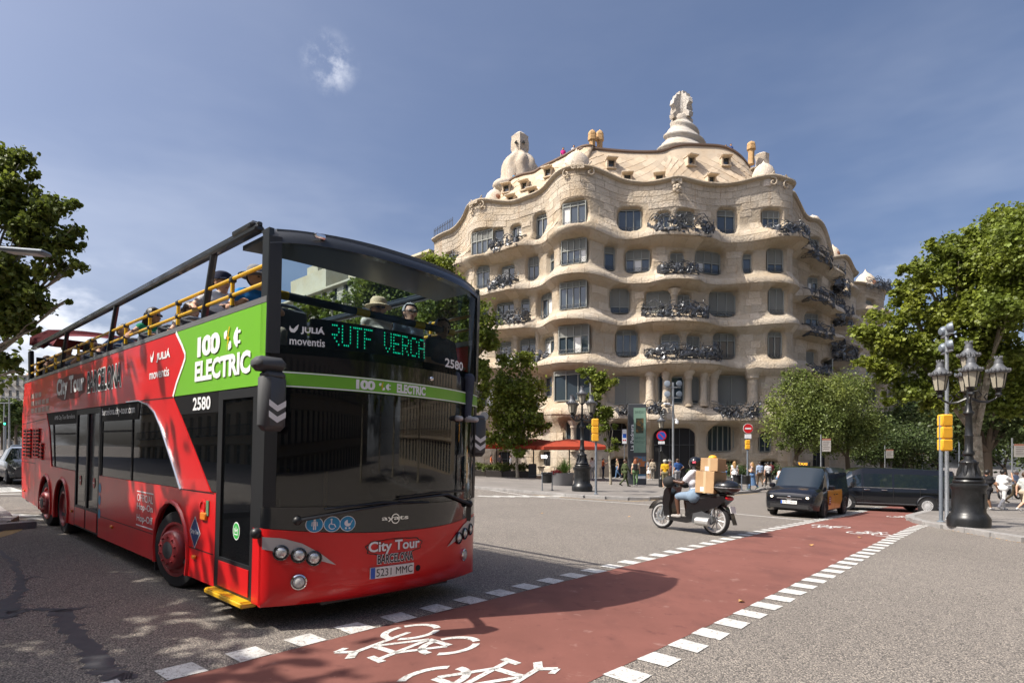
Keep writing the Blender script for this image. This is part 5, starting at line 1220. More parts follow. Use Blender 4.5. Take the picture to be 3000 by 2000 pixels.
mb = MB(); mb.lathe([(.085, -.004), (.085, .012), (.06, .014), (.05, -.02)], 18, (0, 1.52, 1.10), M=Matrix.Rotation(-pi/2, 3, 'Y')); mb.build('socket_cover', RED, bus)
# far side, rear, floors, interior
spr('body_panel', [(.2, .25), (13.3, .3), (13.3, 1.26), (.2, 1.26)], RED, far=True); spr('side_window', [(.2, 1.265), (13.3, 1.265), (13.3, 2.405), (.2, 2.405)], TINT, far=True, x=.01, th=.012); spr('body_panel', [(.02, 2.41), (13.3, 2.41), (13.28, 3.22), (.02, 3.22)], RED, far=True); spr('top_trim', [(.02, 3.225), (13.28, 3.225), (13.28, 3.285), (.02, 3.285)], ALU, far=True, x=-.006, th=.07)
mb = MB(); mb.slab(lambda u, v, d: V(.0+u*BW, 13.27+.22*sin(v*pi)*.7+.1*v-.12*abs(2*u-1)**6-d, .42+(3.25-.42)*v), 16, 8, .06); mb.build('rear_panel', RED, bus, ang=50)
mb = MB(); mb.box((BW/2, 6.7, 2.36), (BW-.1, 13.2, .07)); mb.box((BW/2, 6.7, .36), (BW-.14, 13.0, .06)); mb.box((BW/2, 5.6, .28), (1.7, 11.5, .16)); mb.build('deck_floor', mat('floor_lino', (.05, .05, .055), .7), bus, smooth=False)
mb = MB(); mb.box((BW/2, 1.62, 1.35), (BW-.2, .03, 1.9)); mb.build('bulkhead', mat('dark_interior', (.035, .035, .038), .8), bus, smooth=False)
mb = MB(); mb.box((1.75, .1, 1.05), (1.9, .55, .35), bev=.08); mb.build('dashboard', BLACKP, bus)
mb = MB(); mb.lathe([(.02, 0), (.21, .0), (.225, .015), (.21, .03), (.19, .015)], 20, (2.1, .35, 1.32), M=Matrix.Rotation(-.5, 3, 'X')); mb.build('steering_wheel', BLACKP, bus)
mb = MB(); mb.tube([(.35, .95, .4), (.35, .95, 1.4), (.38, .8, 1.55), (.40, .3, 1.56)], .025, 8); mb.tube([(.55, 1.2, .4), (.55, 1.2, 2.3)], .022, 8); mb.tube([(.35, .55, .55), (.35, .75, 1.05)], .025, 8); mb.tube([(.9, .4, 1.55), (.9, .4, .4)], .022, 8); mb.tube([(1.2, 5.5, .4), (1.2, 5.5, 2.3)], .02, 6); mb.tube([(.4, 7.0, .4), (.4, 7.0, 2.3)], .02, 6); mb.build('grab_pole', YEL, bus)
mb = MB(); mb.box((.45, .82, .85), (.03, .5, .8), bev=.01); mb.build('door_screen', mat('screen_grey', (.16, .18, .19), .4), bus)
def seat_mesh(c1):
    mb = MB(); mb.box((0, .0, .45), (.43, .42, .09), bev=.03, mi=1); mb.box((0, .21, .78), (.43, .07, .62), bev=.03, rot=Matrix.Rotation(-.12, 3, 'X'), mi=1)
    mb.tube([(-.2, .24, .85), (-.19, .27, 1.08), (-.08, .28, 1.13), (.08, .28, 1.13), (.19, .27, 1.08), (.2, .24, .85)], .022, 6); mb.box((0, .26, .75), (.44, .03, .6), bev=.01, rot=Matrix.Rotation(-.12, 3, 'X')); mb.box((0, .05, .2), (.3, .3, .4)); return mb.mesh('seat', [SEATM, c1])
sm = seat_mesh(mat('seat_dark', (.05, .055, .065), .8))
for r in range(13):
    for x in (.36, .82, 2.02, 2.48): link('seat', sm, bus, Matrix.Translation((x, .95+r*.86, 2.39)))
sm2 = seat_mesh(SEATR)
for r in range(5):
    for x in (.45, .92, 1.92, 2.39): link('seat', sm2, bus, Matrix.Translation((x, 2.6+r*.8, .40)))
mb = MB(); mb.box((BW/2, .22, 2.62), (BW-.3, .28, .45), bev=.05); mb.build('front_console', DGREY, bus)
# rails and roof frame
for sx, nm in ((.04, 'l'), (BW-.04, 'r')):
    mb = MB()
    for z_ in (3.62, 3.44): mb.tube([(sx, .1, z_), (sx, 12.9, z_)], .021, 8)
    mb.build('handrail', YEL, bus)
    for y in (.95, 2.62, 3.75, 4.9, 6.95, 7.95, 9.95, 10.9, 11.9):
        mb = MB(); mb.tube([(sx, y, 3.28), (sx, y, 3.60)], .024, 8); po = mb.build('rail_post', YEL, bus); MB().box((sx, y, 3.61), (.07, .08, .075), bev=.02).build('rail_joint', DGREY, po); MB().box((sx, y, 3.44), (.07, .08, .065), bev=.02).build('rail_joint', DGREY, po); MB().tube([(sx, y, 3.28), (sx, y, 3.33)], .03, 8).build('post_foot', DGREY, po)
    mb = MB(); mb.box((sx, 6.4, 4.02), (.10, 12.2, .07), bev=.02); mb.box((sx, 6.4, 4.065), (.05, 12.2, .05), bev=.01); mb.box((sx, .62, 4.07), (.13, .5, .09), bev=.03); mb.build('roof_rail', FRM, bus)
    for yb, yt in ((1.74, 1.50), (5.83, 5.46), (9.32, 8.92)):
        mb = MB(); mb.tube([(sx, yb, 3.27), (sx, yb-.01, 3.35), (sx, yt, 3.98), (sx, yt, 4.02)], [.035, .04, .04, .05], 6); mb.build('roof_post', FRM, bus)
    mb = MB(); mb.box((sx, 12.75, 3.62), (.10, .16, .75), rot=Matrix.Rotation(-.2, 3, 'X'), bev=.02); mb.build('rear_pillar', FRM, bus)
mb = MB()
p0, p1 = bus_pt(795, 857, y=.12), bus_pt(1327, 974, y=.12)
mb.tube([p0, p1], .042, 10); hb = mb.build('front_handrail', mat('padded_grip', (.03, .04, .055), .6, bump=(50, .3)), bus)
mb = MB()
for t0, t1 in ((0, .07), (.40, .47), (.74, .80), (.96, 1)): mb.tube([p0.lerp(p1, t0), p0.lerp(p1, t1)], .045, 10)
mb.build('grip_joint', YEL, hb)
# folded canopy at the back
CAN = mat('canopy_cloth', (.14, .008, .014), .75, bump=(14, .3)); mb = MB()
n = 26; fs = []; vs = []
for i in range(n+1):
    t = i/n; y = 11.2+1.75*t; zz = 4.10+.28*t+(.085 if i % 2 else -.02)*(1 if t > .35 else .25)
    for u in range(9): q = u/8; vs.append(V(.02+q*(BW-.04), y, zz+.22*sin(pi*q)**.6+(.10 if u in (0, 8) and i % 2 else 0)-(.22 if u in (0, 8) else 0)))
mb.add(vs, [(i*9+j, (i+1)*9+j, (i+1)*9+j+1, i*9+j+1) for i in range(n) for j in range(8)]); mb.build('folded_canopy', CAN, bus, ang=25)
mb = MB(); mb.slab(lambda u, v, d: V(.05+u*(BW-.1), 9.9+1.4*v, 3.98+.14*v-.16*sin(pi*v)*(1)-d), 8, 6, .01); mb.build('canopy_flap', CAN, bus)
mb = MB(); mb.box((BW/2, 12.85, 3.55), (BW-.3, .05, .62)); mb.build('rear_screen', mat('dark_interior', (.035, .035, .038), .8), bus, smooth=False)
mb = MB(); mb.box((.75, 12.80, 3.55), (.95, .03, .30)); k = mb.build('rear_number_board', WHITEP, bus, smooth=False); mb = MB(); put_text(mb, '083', lambda u, v: V(u, 12.78, v), .40, 1.1, 3.44, 3.66, bold=.03); mb.build('lettering', BLKPR, k, smooth=False)
# destination display behind the upper windscreen
mb = MB(); mb.slab(lambda u, v, d: fr(.43+1.30*u, 2.83+.30*v, .16+d), 16, 2, .05); dis = mb.build('led_display', mat('display_black', (.008, .012, .014), .5), bus)
GLY = {'R': '11110100011000111110101001001010001', 'U': '10001100011000110001100011000101110', 'T': '11111001000010000100001000010000100', 'F': '11111100001000011110100001000010000', 'V': '10001100011000110001100010101000100', 'E': '11111100001000011110100001000011111', 'C': '01110100011000010000100001000101110', 'A': '01110100011000111111100011000110001', ' ': '0'*35}
mb = MB(); u0 = .60; 
for ci, ch in enumerate('RUTF VERCA'):
    for r in range(7):
        for c in range(5):
            if GLY[ch][r*5+c] == '1' and not (ch == 'R' and ci == 0 and c == 0):
                x = u0+ci*.118+c*.0205; z_ = 3.085-r*.033; mb.add([fr(x+a, z_+b, .155) for a, b in ((-.005, -.008), (.005, -.008), (.005, .008), (-.005, .008))], [(0, 1, 2, 3)])
mb.build('led_dots', mat('led_green', (.0, .3, .15), .5, emit=(.0, .75, .38, .9)), dis, smooth=False)
# wheels
def wheel(y, turn=0.0, dished=False, r=.485):
    w = MB(); R = Matrix.Rotation(turn, 3, 'Z') @ Matrix.Rotation(-pi/2, 3, 'Y'); c = V(.18, y, r)
    w.lathe([(.30, -.14), (r*.93, -.14), (r, -.10), (r, .10), (r*.95, .135), (.345, .14), (.30, .10)], 36, c, M=R, cap=False); t = w.build('wheel', RUBBER, bus)
    w = MB()
    if not dished: w.lathe([(.345, .10), (.345, .145), (.315, .15), (.30, .12), (.255, .13), (.24, .20), (.20, .235), (.115, .24)], 32, c, M=R)
    else: w.lathe([(.345, .10), (.345, .145), (.31, .15), (.285, .04), (.22, -.02), (.16, .03), (.14, .06)], 32, c, M=R)
    rim = w.build('rim', mat('red_rim', (.32, .03, .035), .4, coat=.3, noise=[(6, .45, .75, (.24, .03, .032))]), t)
    w = MB(); w.lathe([(.118 if not dished else .14, .235 if not dished else .055), (.10, .245 if not dished else .10), (.001, .245 if not dished else .10)], 20, c, M=R); w.build('hub', DGREY if not dished else CHROME, t)
    for q in range(10):
        a = 2*pi*q/10; w = MB(); w.lathe([(.014, 0), (.014, .025), (.002, .03)], 6, c+R @ V(.165*cos(a), .165*sin(a), .232 if not dished else .02), M=R); w.build('wheel_nut', rim.data.materials[0], rim)
    return t
wheel(2.55, .22); wheel(8.87, 0, True); wheel(10.43, .10)
for y in (2.55, 8.87, 10.43): MB().lathe([(.30, -.15), (.48, -.14), (.48, .14), (.3, .15)], 24, (BW-.2, y, .485), M=Matrix.Rotation(pi/2, 3, 'Y')).build('wheel', RUBBER, bus)
for a in (a1, a2, a3): mb = MB(); mb.add([V(.055, *p) for p in a]+[V(.62, *p) for p in a], [(i, i+1, i+1+len(a), i+len(a)) for i in range(len(a)-1)]); mb.add([V(.62, *p) for p in a], [tuple(range(len(a)))]); mb.build('wheel_well', DARKIN, bus, smooth=False)
mb = MB(); mb.box((.2, 3.22, .32), (.35, .02, .4)); mb.build('mud_flap', RUBBER, bus, smooth=False)
# --- passengers on the upper deck (bus frame: front is -y, so they face -y)
def pax(label, px, py, x, **k):
    hp = bus_pt(px, py, x=x) if x is not None else None; J = pose_sit(base_joints(), k.pop('lean', .04)); hz = J['head'].z+.02
    tw = k.pop('twist', 0.0); arms = k.pop('arm', None)
    if arms: arms(J)
    kz = k.pop('k', 1.0)
    M = BM @ Matrix.Translation((hp.x, hp.y, hp.z-hz*kz)) @ Matrix.Rotation(pi+tw, 4, 'Z')
    return person(label, None, 0, J=J, M=M, vox=.0175, scale=kz, fingers=True, group='passengers on the open top deck', **k)
def rail_arm(J): set_arm(J, 'r', (.16, .10, -.20), (-.02, .25, .02)); set_arm(J, 'l', (-.05, .2, -.18), (.18, .18, .06))
def side_arm(J): set_arm(J, 'r', (.18, .05, -.16), (.06, .22, -.05)); set_arm(J, 'l', (-.02, .22, -.2), (.22, .12, .03))
pax('man in dark navy cap and white tee resting arms on yellow rail', 648, 830, .38, top=(.62, .62, .62), hair='brown', hat='cap', arm=side_arm, skin=0, turn=.25)
pax('passenger in bright blue tee and wide grey hat behind windscreen pillar', 748, 818, .42, top=(.03, .20, .50), hair='grey', hat='widehat', arm=rail_arm, skin=0, turn=.15, bottom=(.35, .3, .24))
pax('woman in straw hat, sunglasses and cream sleeveless top at the front', 1104, 905, 1.95, top=(.62, .59, .52), hair='grey', hat='straw', glasses='sun', sleeve='none', female=True, bottom=(.6, .58, .52), skin=1, turn=-.35)
pax('grey-haired man in glasses and blue checked shirt behind windscreen', 1196, 916, 2.45, top=(.25, .33, .44), hair='grey', glasses='clear', skin=0, turn=-.3, bottom=(.2, .2, .22))
pax('woman with dark glasses and green striped top leaning over rail', 449, 926, .40, top=(.02, .22, .11), hair='black', glasses='sun', sleeve='none', female=True, arm=side_arm, skin=1, turn=.6, hairlen=.05)
pax('woman with sunglasses pushed up on brown hair, arms bare', 560, 912, .40, top=(.45, .45, .42), hair='brown', sleeve='none', female=True, arm=rail_arm, skin=0, turn=.5, glasses='sun', hairlen=.06)
pax('passenger in light grey tee hunched beside the rail', 520, 940, .80, top=(.5, .5, .5), hair='brown', arm=side_arm, skin=0, lean=.3)
pax('balding man in patterned blue shirt beside black roof post', 361, 972, .42, top=(.03, .11, .25), hair='grey', skin=0, turn=.5, arm=side_arm)
pax('woman with long black hair holding up a camera', 270, 1012, .42, top=(.5, .45, .43), hair='black', hairlen=.22, sleeve='none', female=True, skin=1, turn=.7, glasses='sun', arm=rail_arm)
pax('fair young man in white tee near the rear canopy', 197, 1022, .42, top=(.65, .65, .66), hair='blond', skin=0, turn=.7, arm=side_arm)
pax('passenger in white shirt with bare forearm on the rail, rearmost', 138, 1056, .55, top=(.6, .58, .57), hair='brown', skin=0, turn=.5, arm=side_arm)
pax('dark-haired passenger seated one row behind the grey-haired man', 1290, 962, 2.35, top=(.10, .11, .14), hair='black', skin=1, turn=-.2)
# driver
person('bus driver in dark blue shirt seated behind the wheel', None, 0, top=(.04, .06, .12), hair='black', J=pose_sit(base_joints()), M=BM @ Matrix.Translation((2.1, .95, .75)) @ Matrix.Rotation(pi, 4, 'Z'), skin=1, vox=.022)
# ================================================================== OTHER BUILDINGS
def eix(label, a, u, length, height, floors, col, n_out, depth_=14, win_every=2.6, roofbox=(), seen=True, z0=None, cat='building', mans=False):
    """plain street block: facade from point a along unit vector u; n_out = outward normal"""
    a = V(*a, 0); zb = (gz(a.x, a.y) if z0 is None else z0)-1.5
    W_ = stone_mat('plaster_'+str(int(col[0]*1000))+str(int(col[2]*1000)), col, .03, 4, .15, rust=False)
    b = thing('street_building', label, cat, (a.x, a.y, zb)); I = b.matrix_world.inverted(); n = V(*n_out, 0).normalized()
    def f(s, z_, d): return I @ (a+u*s-n*d+V(0, 0, zb+z_))
    fh = (height+1.5-4.5)/(floors-1); nb = max(1, int(length/win_every)); holes = []
    for k in range(floors):
        for i in range(nb):
            s = (i+.5)*length/nb; w = 1.15 if k else 1.7
            zz = 1.7 if k == 0 else 5.2+(k-1)*fh+.15; hh = 2.7 if k == 0 else fh*.66
            holes.append((s-w/2, s+w/2, zz, zz+hh, k))
    mb = MB(); mb.prism([(0, 0), (length, 0), (length, height+1.5), (0, height+1.5)], f, 0, holes=[[(h[0], h[2]), (h[0], h[3]), (h[1], h[3]), (h[1], h[2])] for h in holes])
    T = height+1.5
    mb.add([f(0, 0, 0), f(0, T, 0), f(0, T, depth_), f(0, 0, depth_), f(length, 0, 0), f(length, T, 0), f(length, T, depth_), f(length, 0, depth_)], [(0, 1, 2, 3), (4, 7, 6, 5), (1, 5, 6, 2), (3, 2, 6, 7)])
    mb.build('wall', W_, b, smooth=False)
    Z = I.to_3x3() @ n; X = I.to_3x3() @ u
    meshes = {}
    for (s0, s1, z0_, z1_, k) in holes:
        key = (round(s1-s0, 2), round(z1_-z0_, 2), k > 0)
        if key not in meshes:
            w, h = s1-s0, z1_-z0_; m = MB(); d = .35
            for (x0, x1, q0, q1) in ((-w/2, -w/2, 0, h), (w/2, w/2, 0, h)): m.add([(x0, 0, 0), (x0, 0, h), (x0, d, h), (x0, d, 0)], [(0, 1, 2, 3)])
            m.add([(-w/2, 0, h), (w/2, 0, h), (w/2, d, h), (-w/2, d, h)], [(0, 1, 2, 3)]); m.add([(-w/2, 0, 0), (w/2, 0, 0), (w/2, d, 0), (-w/2, d, 0)], [(0, 1, 2, 3)])
            for x in (-w/2+.04, 0, w/2-.04): m.box((x, d-.03, h/2), (.07, .06, h), mi=1)
            m.box((0, d-.03, h*.72), (w, .06, .06), mi=1); m.box((0, d-.03, h-.04), (w, .06, .08), mi=1)
            g = MB(); g.add([(-w/2, d, 0), (w/2, d, 0), (w/2, d, h), (-w/2, d, h)], [(0, 1, 2, 3)])
            r = MB()
            if k: 
                r.box((0, -.32, -.06), (w+.5, .66, .12)); r.tube([(-w/2-.2, -.6, .95), (w/2+.2, -.6, .95)], .03, 4)
                for q in np.linspace(-w/2-.2, w/2+.2, 11): r.tube([(q, -.6, 0), (q, -.6, .95)], .012, 3, cap=False)
                for q in (-1, 1): r.tube([(q*(w/2+.2), -.6, .95), (q*(w/2+.2), 0, .95)], .03, 4)
            meshes[key] = (m.mesh('window', [W_, WFRAME], smooth=False), g.mesh('pane', WGLASS, smooth=False), r.mesh('balcony', [IRON], smooth=False) if k else None)
        m, g, r = meshes[key]; p = f((s0+s1)/2, z0_, 0)
        M = Matrix(((X.x, -Z.x, 0, p.x), (X.y, -Z.y, 0, p.y), (0, 0, 1, p.z), (0, 0, 0, 1)))
        o = link('window', m, b, M); link('pane', g, o)
        if r: link('balcony', r, o)
    mb = MB()
    for zz, dd in ((T, .5), (4.6, .25)): mb.add([f(0, zz, 0), f(length, zz, 0), f(length, zz, -dd), f(0, zz, -dd), f(0, zz-.4, 0), f(length, zz-.4, 0), f(length, zz-.25, -dd), f(0, zz-.25, -dd)], [(0, 1, 2, 3), (7, 6, 5, 4), (3, 2, 6, 7), (0, 3, 7, 4), (1, 5, 6, 2)])
    mb.build('cornice', W_, b, smooth=False)
    for (s0, s1, d0, d1, h) in roofbox:
        m = MB(); m.add([f(s, z_, d) for z_ in (T-.1, T+h) for s, d in ((s0, d0), (s1, d0), (s1, d1), (s0, d1))], [(0, 1, 5, 4), (1, 2, 6, 5), (2, 3, 7, 6), (3, 0, 4, 7), (4, 5, 6, 7)]); m.build('roof_house', W_, b, smooth=False, fixn=True)
    return b
E1w = (B0+VD*37.3); nR = (VD.y, -VD.x)
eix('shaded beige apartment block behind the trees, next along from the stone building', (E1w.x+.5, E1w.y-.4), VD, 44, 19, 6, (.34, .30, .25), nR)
E0w = (A0+UD*19.4)
bl = eix('pale cream block with flat rooftop huts seen through the bus windscreen', (E0w.x+UD.x*40, E0w.y+UD.y*40), -UD, 40, 23.0, 7, (.56, .52, .40), (-VD.x, -VD.y), roofbox=((6, 16, 1.0, 8, 3.4), (20, 27, 2, 9, 2.4), (9, 12, 2, 6, 5.0)))
eix('grey mansard-roofed building closing the far end of the avenue', (-230, 215), V(1, 0, 0), 110, 26, 6, (.36, .35, .33), (0, -1), z0=4)
eix('ochre apartment block on the near left pavement', (-36, 4), UD, 70, 21, 6, (.40, .33, .24), VD[:2])
eix('tan apartment block on the near right corner', (36, 27), -UD, 48, 21, 6, (.42, .36, .28), (-VD.x, -VD.y))
eix('sandstone apartment row across the road to the rear', (70, -34), V(-1, 0, 0), 120, 22, 6, (.38, .33, .27), (0, 1))
# ================================================================== TREES
def leafmat(nm, c, sh=.35, tr=.32, var=.42):
    return mat(nm, c, .48, spec=.35, isl=var, trans=tr, noise=[(.35, .42, .68, tuple(x*y for x, y in zip(c, (1.35, 1.15, .9)))), (1.7, .5, .8, tuple(x*.62 for x in c))])
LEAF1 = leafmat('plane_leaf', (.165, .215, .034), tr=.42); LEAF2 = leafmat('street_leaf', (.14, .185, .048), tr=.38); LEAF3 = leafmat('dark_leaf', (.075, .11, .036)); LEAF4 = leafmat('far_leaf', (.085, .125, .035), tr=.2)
BARK = mat('plane_bark', (.30, .26, .20), .85, noise=[(3, .45, .6, (.17, .15, .11)), (7, .52, .62, (.40, .37, .29))], bump=(14, .5))
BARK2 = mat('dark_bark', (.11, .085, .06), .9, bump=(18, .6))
STAR = np.array([(0, -.5), (.10, -.18), (.42, -.30), (.28, .0), (.5, .18), (.18, .20), (0, .55), (-.18, .20), (-.5, .18), (-.28, 0), (-.42, -.30), (-.10, -.18)])
MAPLE = np.array([(0, -.5), (.38, -.28), (.5, .12), (.2, .18), (0, .55), (-.2, .18), (-.5, .12), (-.38, -.28)])
OVAL = np.array([(0, -.5), (.26, -.15), (.22, .2), (0, .5), (-.22, .2), (-.26, -.15)])
def crown_mesh(nm, clumps, n, size, shape, m_, rs, origin, sub=9, spread=.33, shell=.55):
    """clumps: (centre, (rx, ry, rz)); leaves hang in twig clusters spread through each clump"""
    vol = np.array([r[0]*r[1]*r[2] for _, r in clumps])**.75; pr = vol/vol.sum(); C, Rr = np.array([tuple(c) for c, _ in clumps]), np.array([r for _, r in clumps])
    K = max(8, int(n/ (sub*4))); ci = rs.choice(len(clumps), K, p=pr)
    d = rs.normal(size=(K, 3)); d /= np.linalg.norm(d, axis=1)[:, None]; rad = shell+(1-shell)*rs.random((K, 1))**.6; rad = np.where(rs.random((K, 1)) < .25, rs.random((K, 1))*shell, rad)
    tw = C[ci]+d*rad*Rr[ci]; k = rs.integers(0, K, n)
    p = tw[k]+rs.normal(size=(n, 3))*np.minimum(Rr[ci][k]*spread*.55, .55)
    out_ = d[k]; nrm = rs.normal(size=(n, 3))*.75+out_*.55+np.array([0, 0, .55]); nrm /= np.linalg.norm(nrm, axis=1)[:, None]
    t = np.cross(nrm, rs.normal(size=(n, 3))); t /= np.linalg.norm(t, axis=1)[:, None]; b = np.cross(nrm, t)
    sz = size*rs.uniform(.65, 1.25, (n, 1)); m = len(shape); cur = np.abs(shape[:, 0])*-.35+shape[:, 1]**2*-.25
    co = p[:, None, :]+(t[:, None, :]*shape[None, :, 0:1]+b[:, None, :]*shape[None, :, 1:2]+nrm[:, None, :]*cur[None, :, None])*sz[:, None, :]
    return np_mesh(nm, co.reshape(-1, 3)-np.array(origin), np.arange(n*m).reshape(n, m), m_)
def tree(label, base, clumps, n, size, shape, lm, bark=None, r0=.22, fork=.35, seed=1, group='street trees', limbs=None, nm='plane_tree', **kw):
    rs = np.random.default_rng(seed); rd_ = random.Random(seed); base = V(*base); limbs = limbs or len(clumps)
    for (c, r) in list(clumps):                # loose outlying tufts make the outline ragged
        for q in range(3):
            d = V(rd_.gauss(0, 1), rd_.gauss(0, 1), rd_.gauss(.2, .8)).normalized(); kq = rd_.uniform(.22, .4); clumps = clumps+[((c[0]+d.x*r[0]*1.02, c[1]+d.y*r[1]*1.02, c[2]+d.z*r[2]*1.02), (r[0]*kq, r[1]*kq, r[2]*kq))]
    t = thing(nm, label, 'tree', base, group=group)
    ctr = sum((V(*c) for c, _ in clumps), V(0, 0, 0))/len(clumps); top = base.lerp(ctr, 1.0); fk = base+V((ctr.x-base.x)*.12, (ctr.y-base.y)*.12, (min(c[2]-r[2]*.5 for c, r in [(V(*c), r) for c, r in clumps])-base.z)*fork*2.2 if fork else 1)
    fk.z = min(max(fk.z, base.z+1.8), ctr.z-.3)
    mb = MB(); mb.tube([base-base+V(0, 0, -.15), V(0, 0, .3), (fk-base)*.5+V(rd_.uniform(-.1, .1), rd_.uniform(-.1, .1), 0), fk-base], [r0*1.35, r0*1.05, r0*.9, r0*.78], 10); mb.build('trunk', bark or BARK, t)
    mb = MB()
    for (c, r) in (clumps if limbs is None else clumps[:limbs]):
        c = V(*c); mid = fk.lerp(c, .5)+V(rd_.uniform(-.4, .4), rd_.uniform(-.4, .4), rd_.uniform(-.1, .5)); mb.tube([fk-base, mid-base, c-base], [r0*.55, r0*.32, r0*.1], 7)
        for q in range(4):
            e = c+V(rd_.uniform(-1, 1)*r[0], rd_.uniform(-1, 1)*r[1], rd_.uniform(-.7, 1)*r[2])*.85; m2 = mid.lerp(c, .55); mb.tube([m2-base, m2.lerp(e, .55)-base+V(0, 0, .1), e-base], [r0*.17, r0*.10, .012], 5)
    mb.build('limbs', bark or BARK, t)
    link('crown', crown_mesh('crown', clumps, n, size, shape, lm, rs, base, **kw), t); return t
def cl(lst, y, ry=None): 
    """pixel clumps: (px, py, radius px [, depth, radius px vertical])"""
    o = []
    for q in lst:
        yy = q[3] if len(q) > 3 and q[3] else y; r = q[2]*.86/F*yy; rz = (q[4]*.95 if len(q) > 4 else q[2]*.7)/F*yy; o.append((tuple(P(q[0], q[1], yy)), (r, ry or r, rz)))
    return o
gt = lambda x, y, off=.13: (x, y, gz(x, y)+off)
# tall plane tree at the right
tree('tall spreading plane tree behind the right-hand street lamp', gt(21.4, 27.5), cl([(2985, 720, 130, 25), (2890, 760, 95), (2800, 790, 80), (2715, 820, 62), (2980, 880, 130, 25), (2860, 900, 105), (2760, 930, 85), (2660, 905, 60), (2590, 935, 62), (2545, 985, 55), (2620, 1010, 75), (2700, 1030, 85), (2800, 1040, 95), (2930, 1030, 100), (2590, 1090, 52), (2660, 1130, 70), (2545, 1060, 38), (2760, 1150, 70), (2990, 1150, 90), (2610, 1170, 30), (3050, 780, 130, 26), (2640, 850, 36), (2690, 790, 44), (2770, 740, 60), (2830, 720, 60), (2900, 690, 80), (2965, 645, 75), (2650, 790, 24)], 27), 66000, .165, MAPLE, LEAF1, r0=.24, limbs=9, seed=3, spread=.36, sub=16)
# shadier trees further along that pavement
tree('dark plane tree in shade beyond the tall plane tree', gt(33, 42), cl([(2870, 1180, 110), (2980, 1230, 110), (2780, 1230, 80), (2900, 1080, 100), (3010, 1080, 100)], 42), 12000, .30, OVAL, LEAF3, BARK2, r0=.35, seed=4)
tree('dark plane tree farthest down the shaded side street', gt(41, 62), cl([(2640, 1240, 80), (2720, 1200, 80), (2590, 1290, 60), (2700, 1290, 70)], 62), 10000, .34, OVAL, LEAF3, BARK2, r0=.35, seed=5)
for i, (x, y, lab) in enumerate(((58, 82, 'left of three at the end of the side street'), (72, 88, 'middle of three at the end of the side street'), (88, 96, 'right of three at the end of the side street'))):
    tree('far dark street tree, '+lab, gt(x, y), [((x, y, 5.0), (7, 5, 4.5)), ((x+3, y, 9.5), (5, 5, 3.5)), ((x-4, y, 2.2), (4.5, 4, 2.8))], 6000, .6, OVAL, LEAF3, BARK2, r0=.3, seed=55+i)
# dense round trees on the far corner
tree('dense rounded street tree in front of the stone building, nearest the taxi', gt(20.2, 43), cl([(2340, 1190, 92, 43, 88), (2300, 1255, 70, 42.5, 62), (2385, 1250, 80, 42, 70), (2420, 1170, 85, 43.5, 75), (2330, 1120, 52, 43, 40)], 43), 26000, .165, OVAL, LEAF2, BARK2, r0=.2, seed=6, nm='street_tree', shell=.7)
tree('dense rounded street tree with its right half in shade', gt(25.6, 46), cl([(2470, 1200, 95, 46, 95), (2520, 1250, 75, 46, 70), (2440, 1280, 70, 45, 50), (2500, 1150, 62, 46.5, 55)], 46), 24000, .17, OVAL, LEAF2, BARK2, r0=.2, seed=7, nm='street_tree', shell=.7)
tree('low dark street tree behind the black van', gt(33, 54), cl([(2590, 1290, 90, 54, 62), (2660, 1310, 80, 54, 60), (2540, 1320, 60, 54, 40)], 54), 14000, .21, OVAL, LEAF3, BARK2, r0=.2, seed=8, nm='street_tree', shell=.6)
# young trees in front of the cafe
t3 = Gp(1516, 1399, .13); tree('young plane tree in front of the cafe parasols', t3, cl([(1510, 1080, 62), (1470, 1140, 62), (1550, 1150, 62), (1500, 1210, 75), (1570, 1230, 48), (1450, 1230, 40), (1520, 1285, 62), (1440, 1285, 35), (1535, 1050, 30), (1600, 1240, 24)], t3.y), 15000, .20, MAPLE, LEAF1, r0=.13, seed=9, spread=.36, sub=14)
t4 = Gp(1789, 1419, .13); tree('slender young tree with sparse leaves left of the dark totem', t4, cl([(1735, 1095, 36), (1770, 1120, 40), (1745, 1160, 32), (1770, 1200, 36), (1755, 1245, 28), (1788, 1255, 22), (1790, 1300, 26), (1735, 1215, 22)], t4.y), 4000, .19, MAPLE, LEAF1, r0=.085, seed=10, limbs=8, spread=.36, sub=14)
# plane trees along the avenue behind the bus
tree('big plane tree standing between the bus and the stone building', gt(-5.4, 45), cl([(1280, 790, 62), (1330, 860, 70), (1390, 930, 70), (1420, 1000, 50), (1340, 1000, 80), (1280, 920, 80), (1400, 1080, 48), (1330, 1120, 70), (1240, 820, 50), (1420, 1140, 30), (1380, 1180, 40)], 44), 24000, .22, MAPLE, LEAF1, r0=.32, seed=11, spread=.36, sub=14)
tree('plane tree seen through the upper windscreen, nearer of two', gt(-16, 55), cl([(1100, 830, 75), (1180, 850, 75), (1040, 880, 55), (1140, 920, 90), (1050, 960, 70), (1230, 900, 60), (970, 880, 30)], 55), 15000, .28, MAPLE, LEAF1, r0=.32, seed=12, spread=.36, sub=14)
tree('plane tree seen through the upper windscreen, farther of two', gt(-27, 68), cl([(920, 890, 50), (900, 970, 60), (980, 930, 50), (860, 950, 45), (940, 1000, 70)], 68), 9000, .32, MAPLE, LEAF1, r0=.32, seed=13, spread=.36, sub=14)
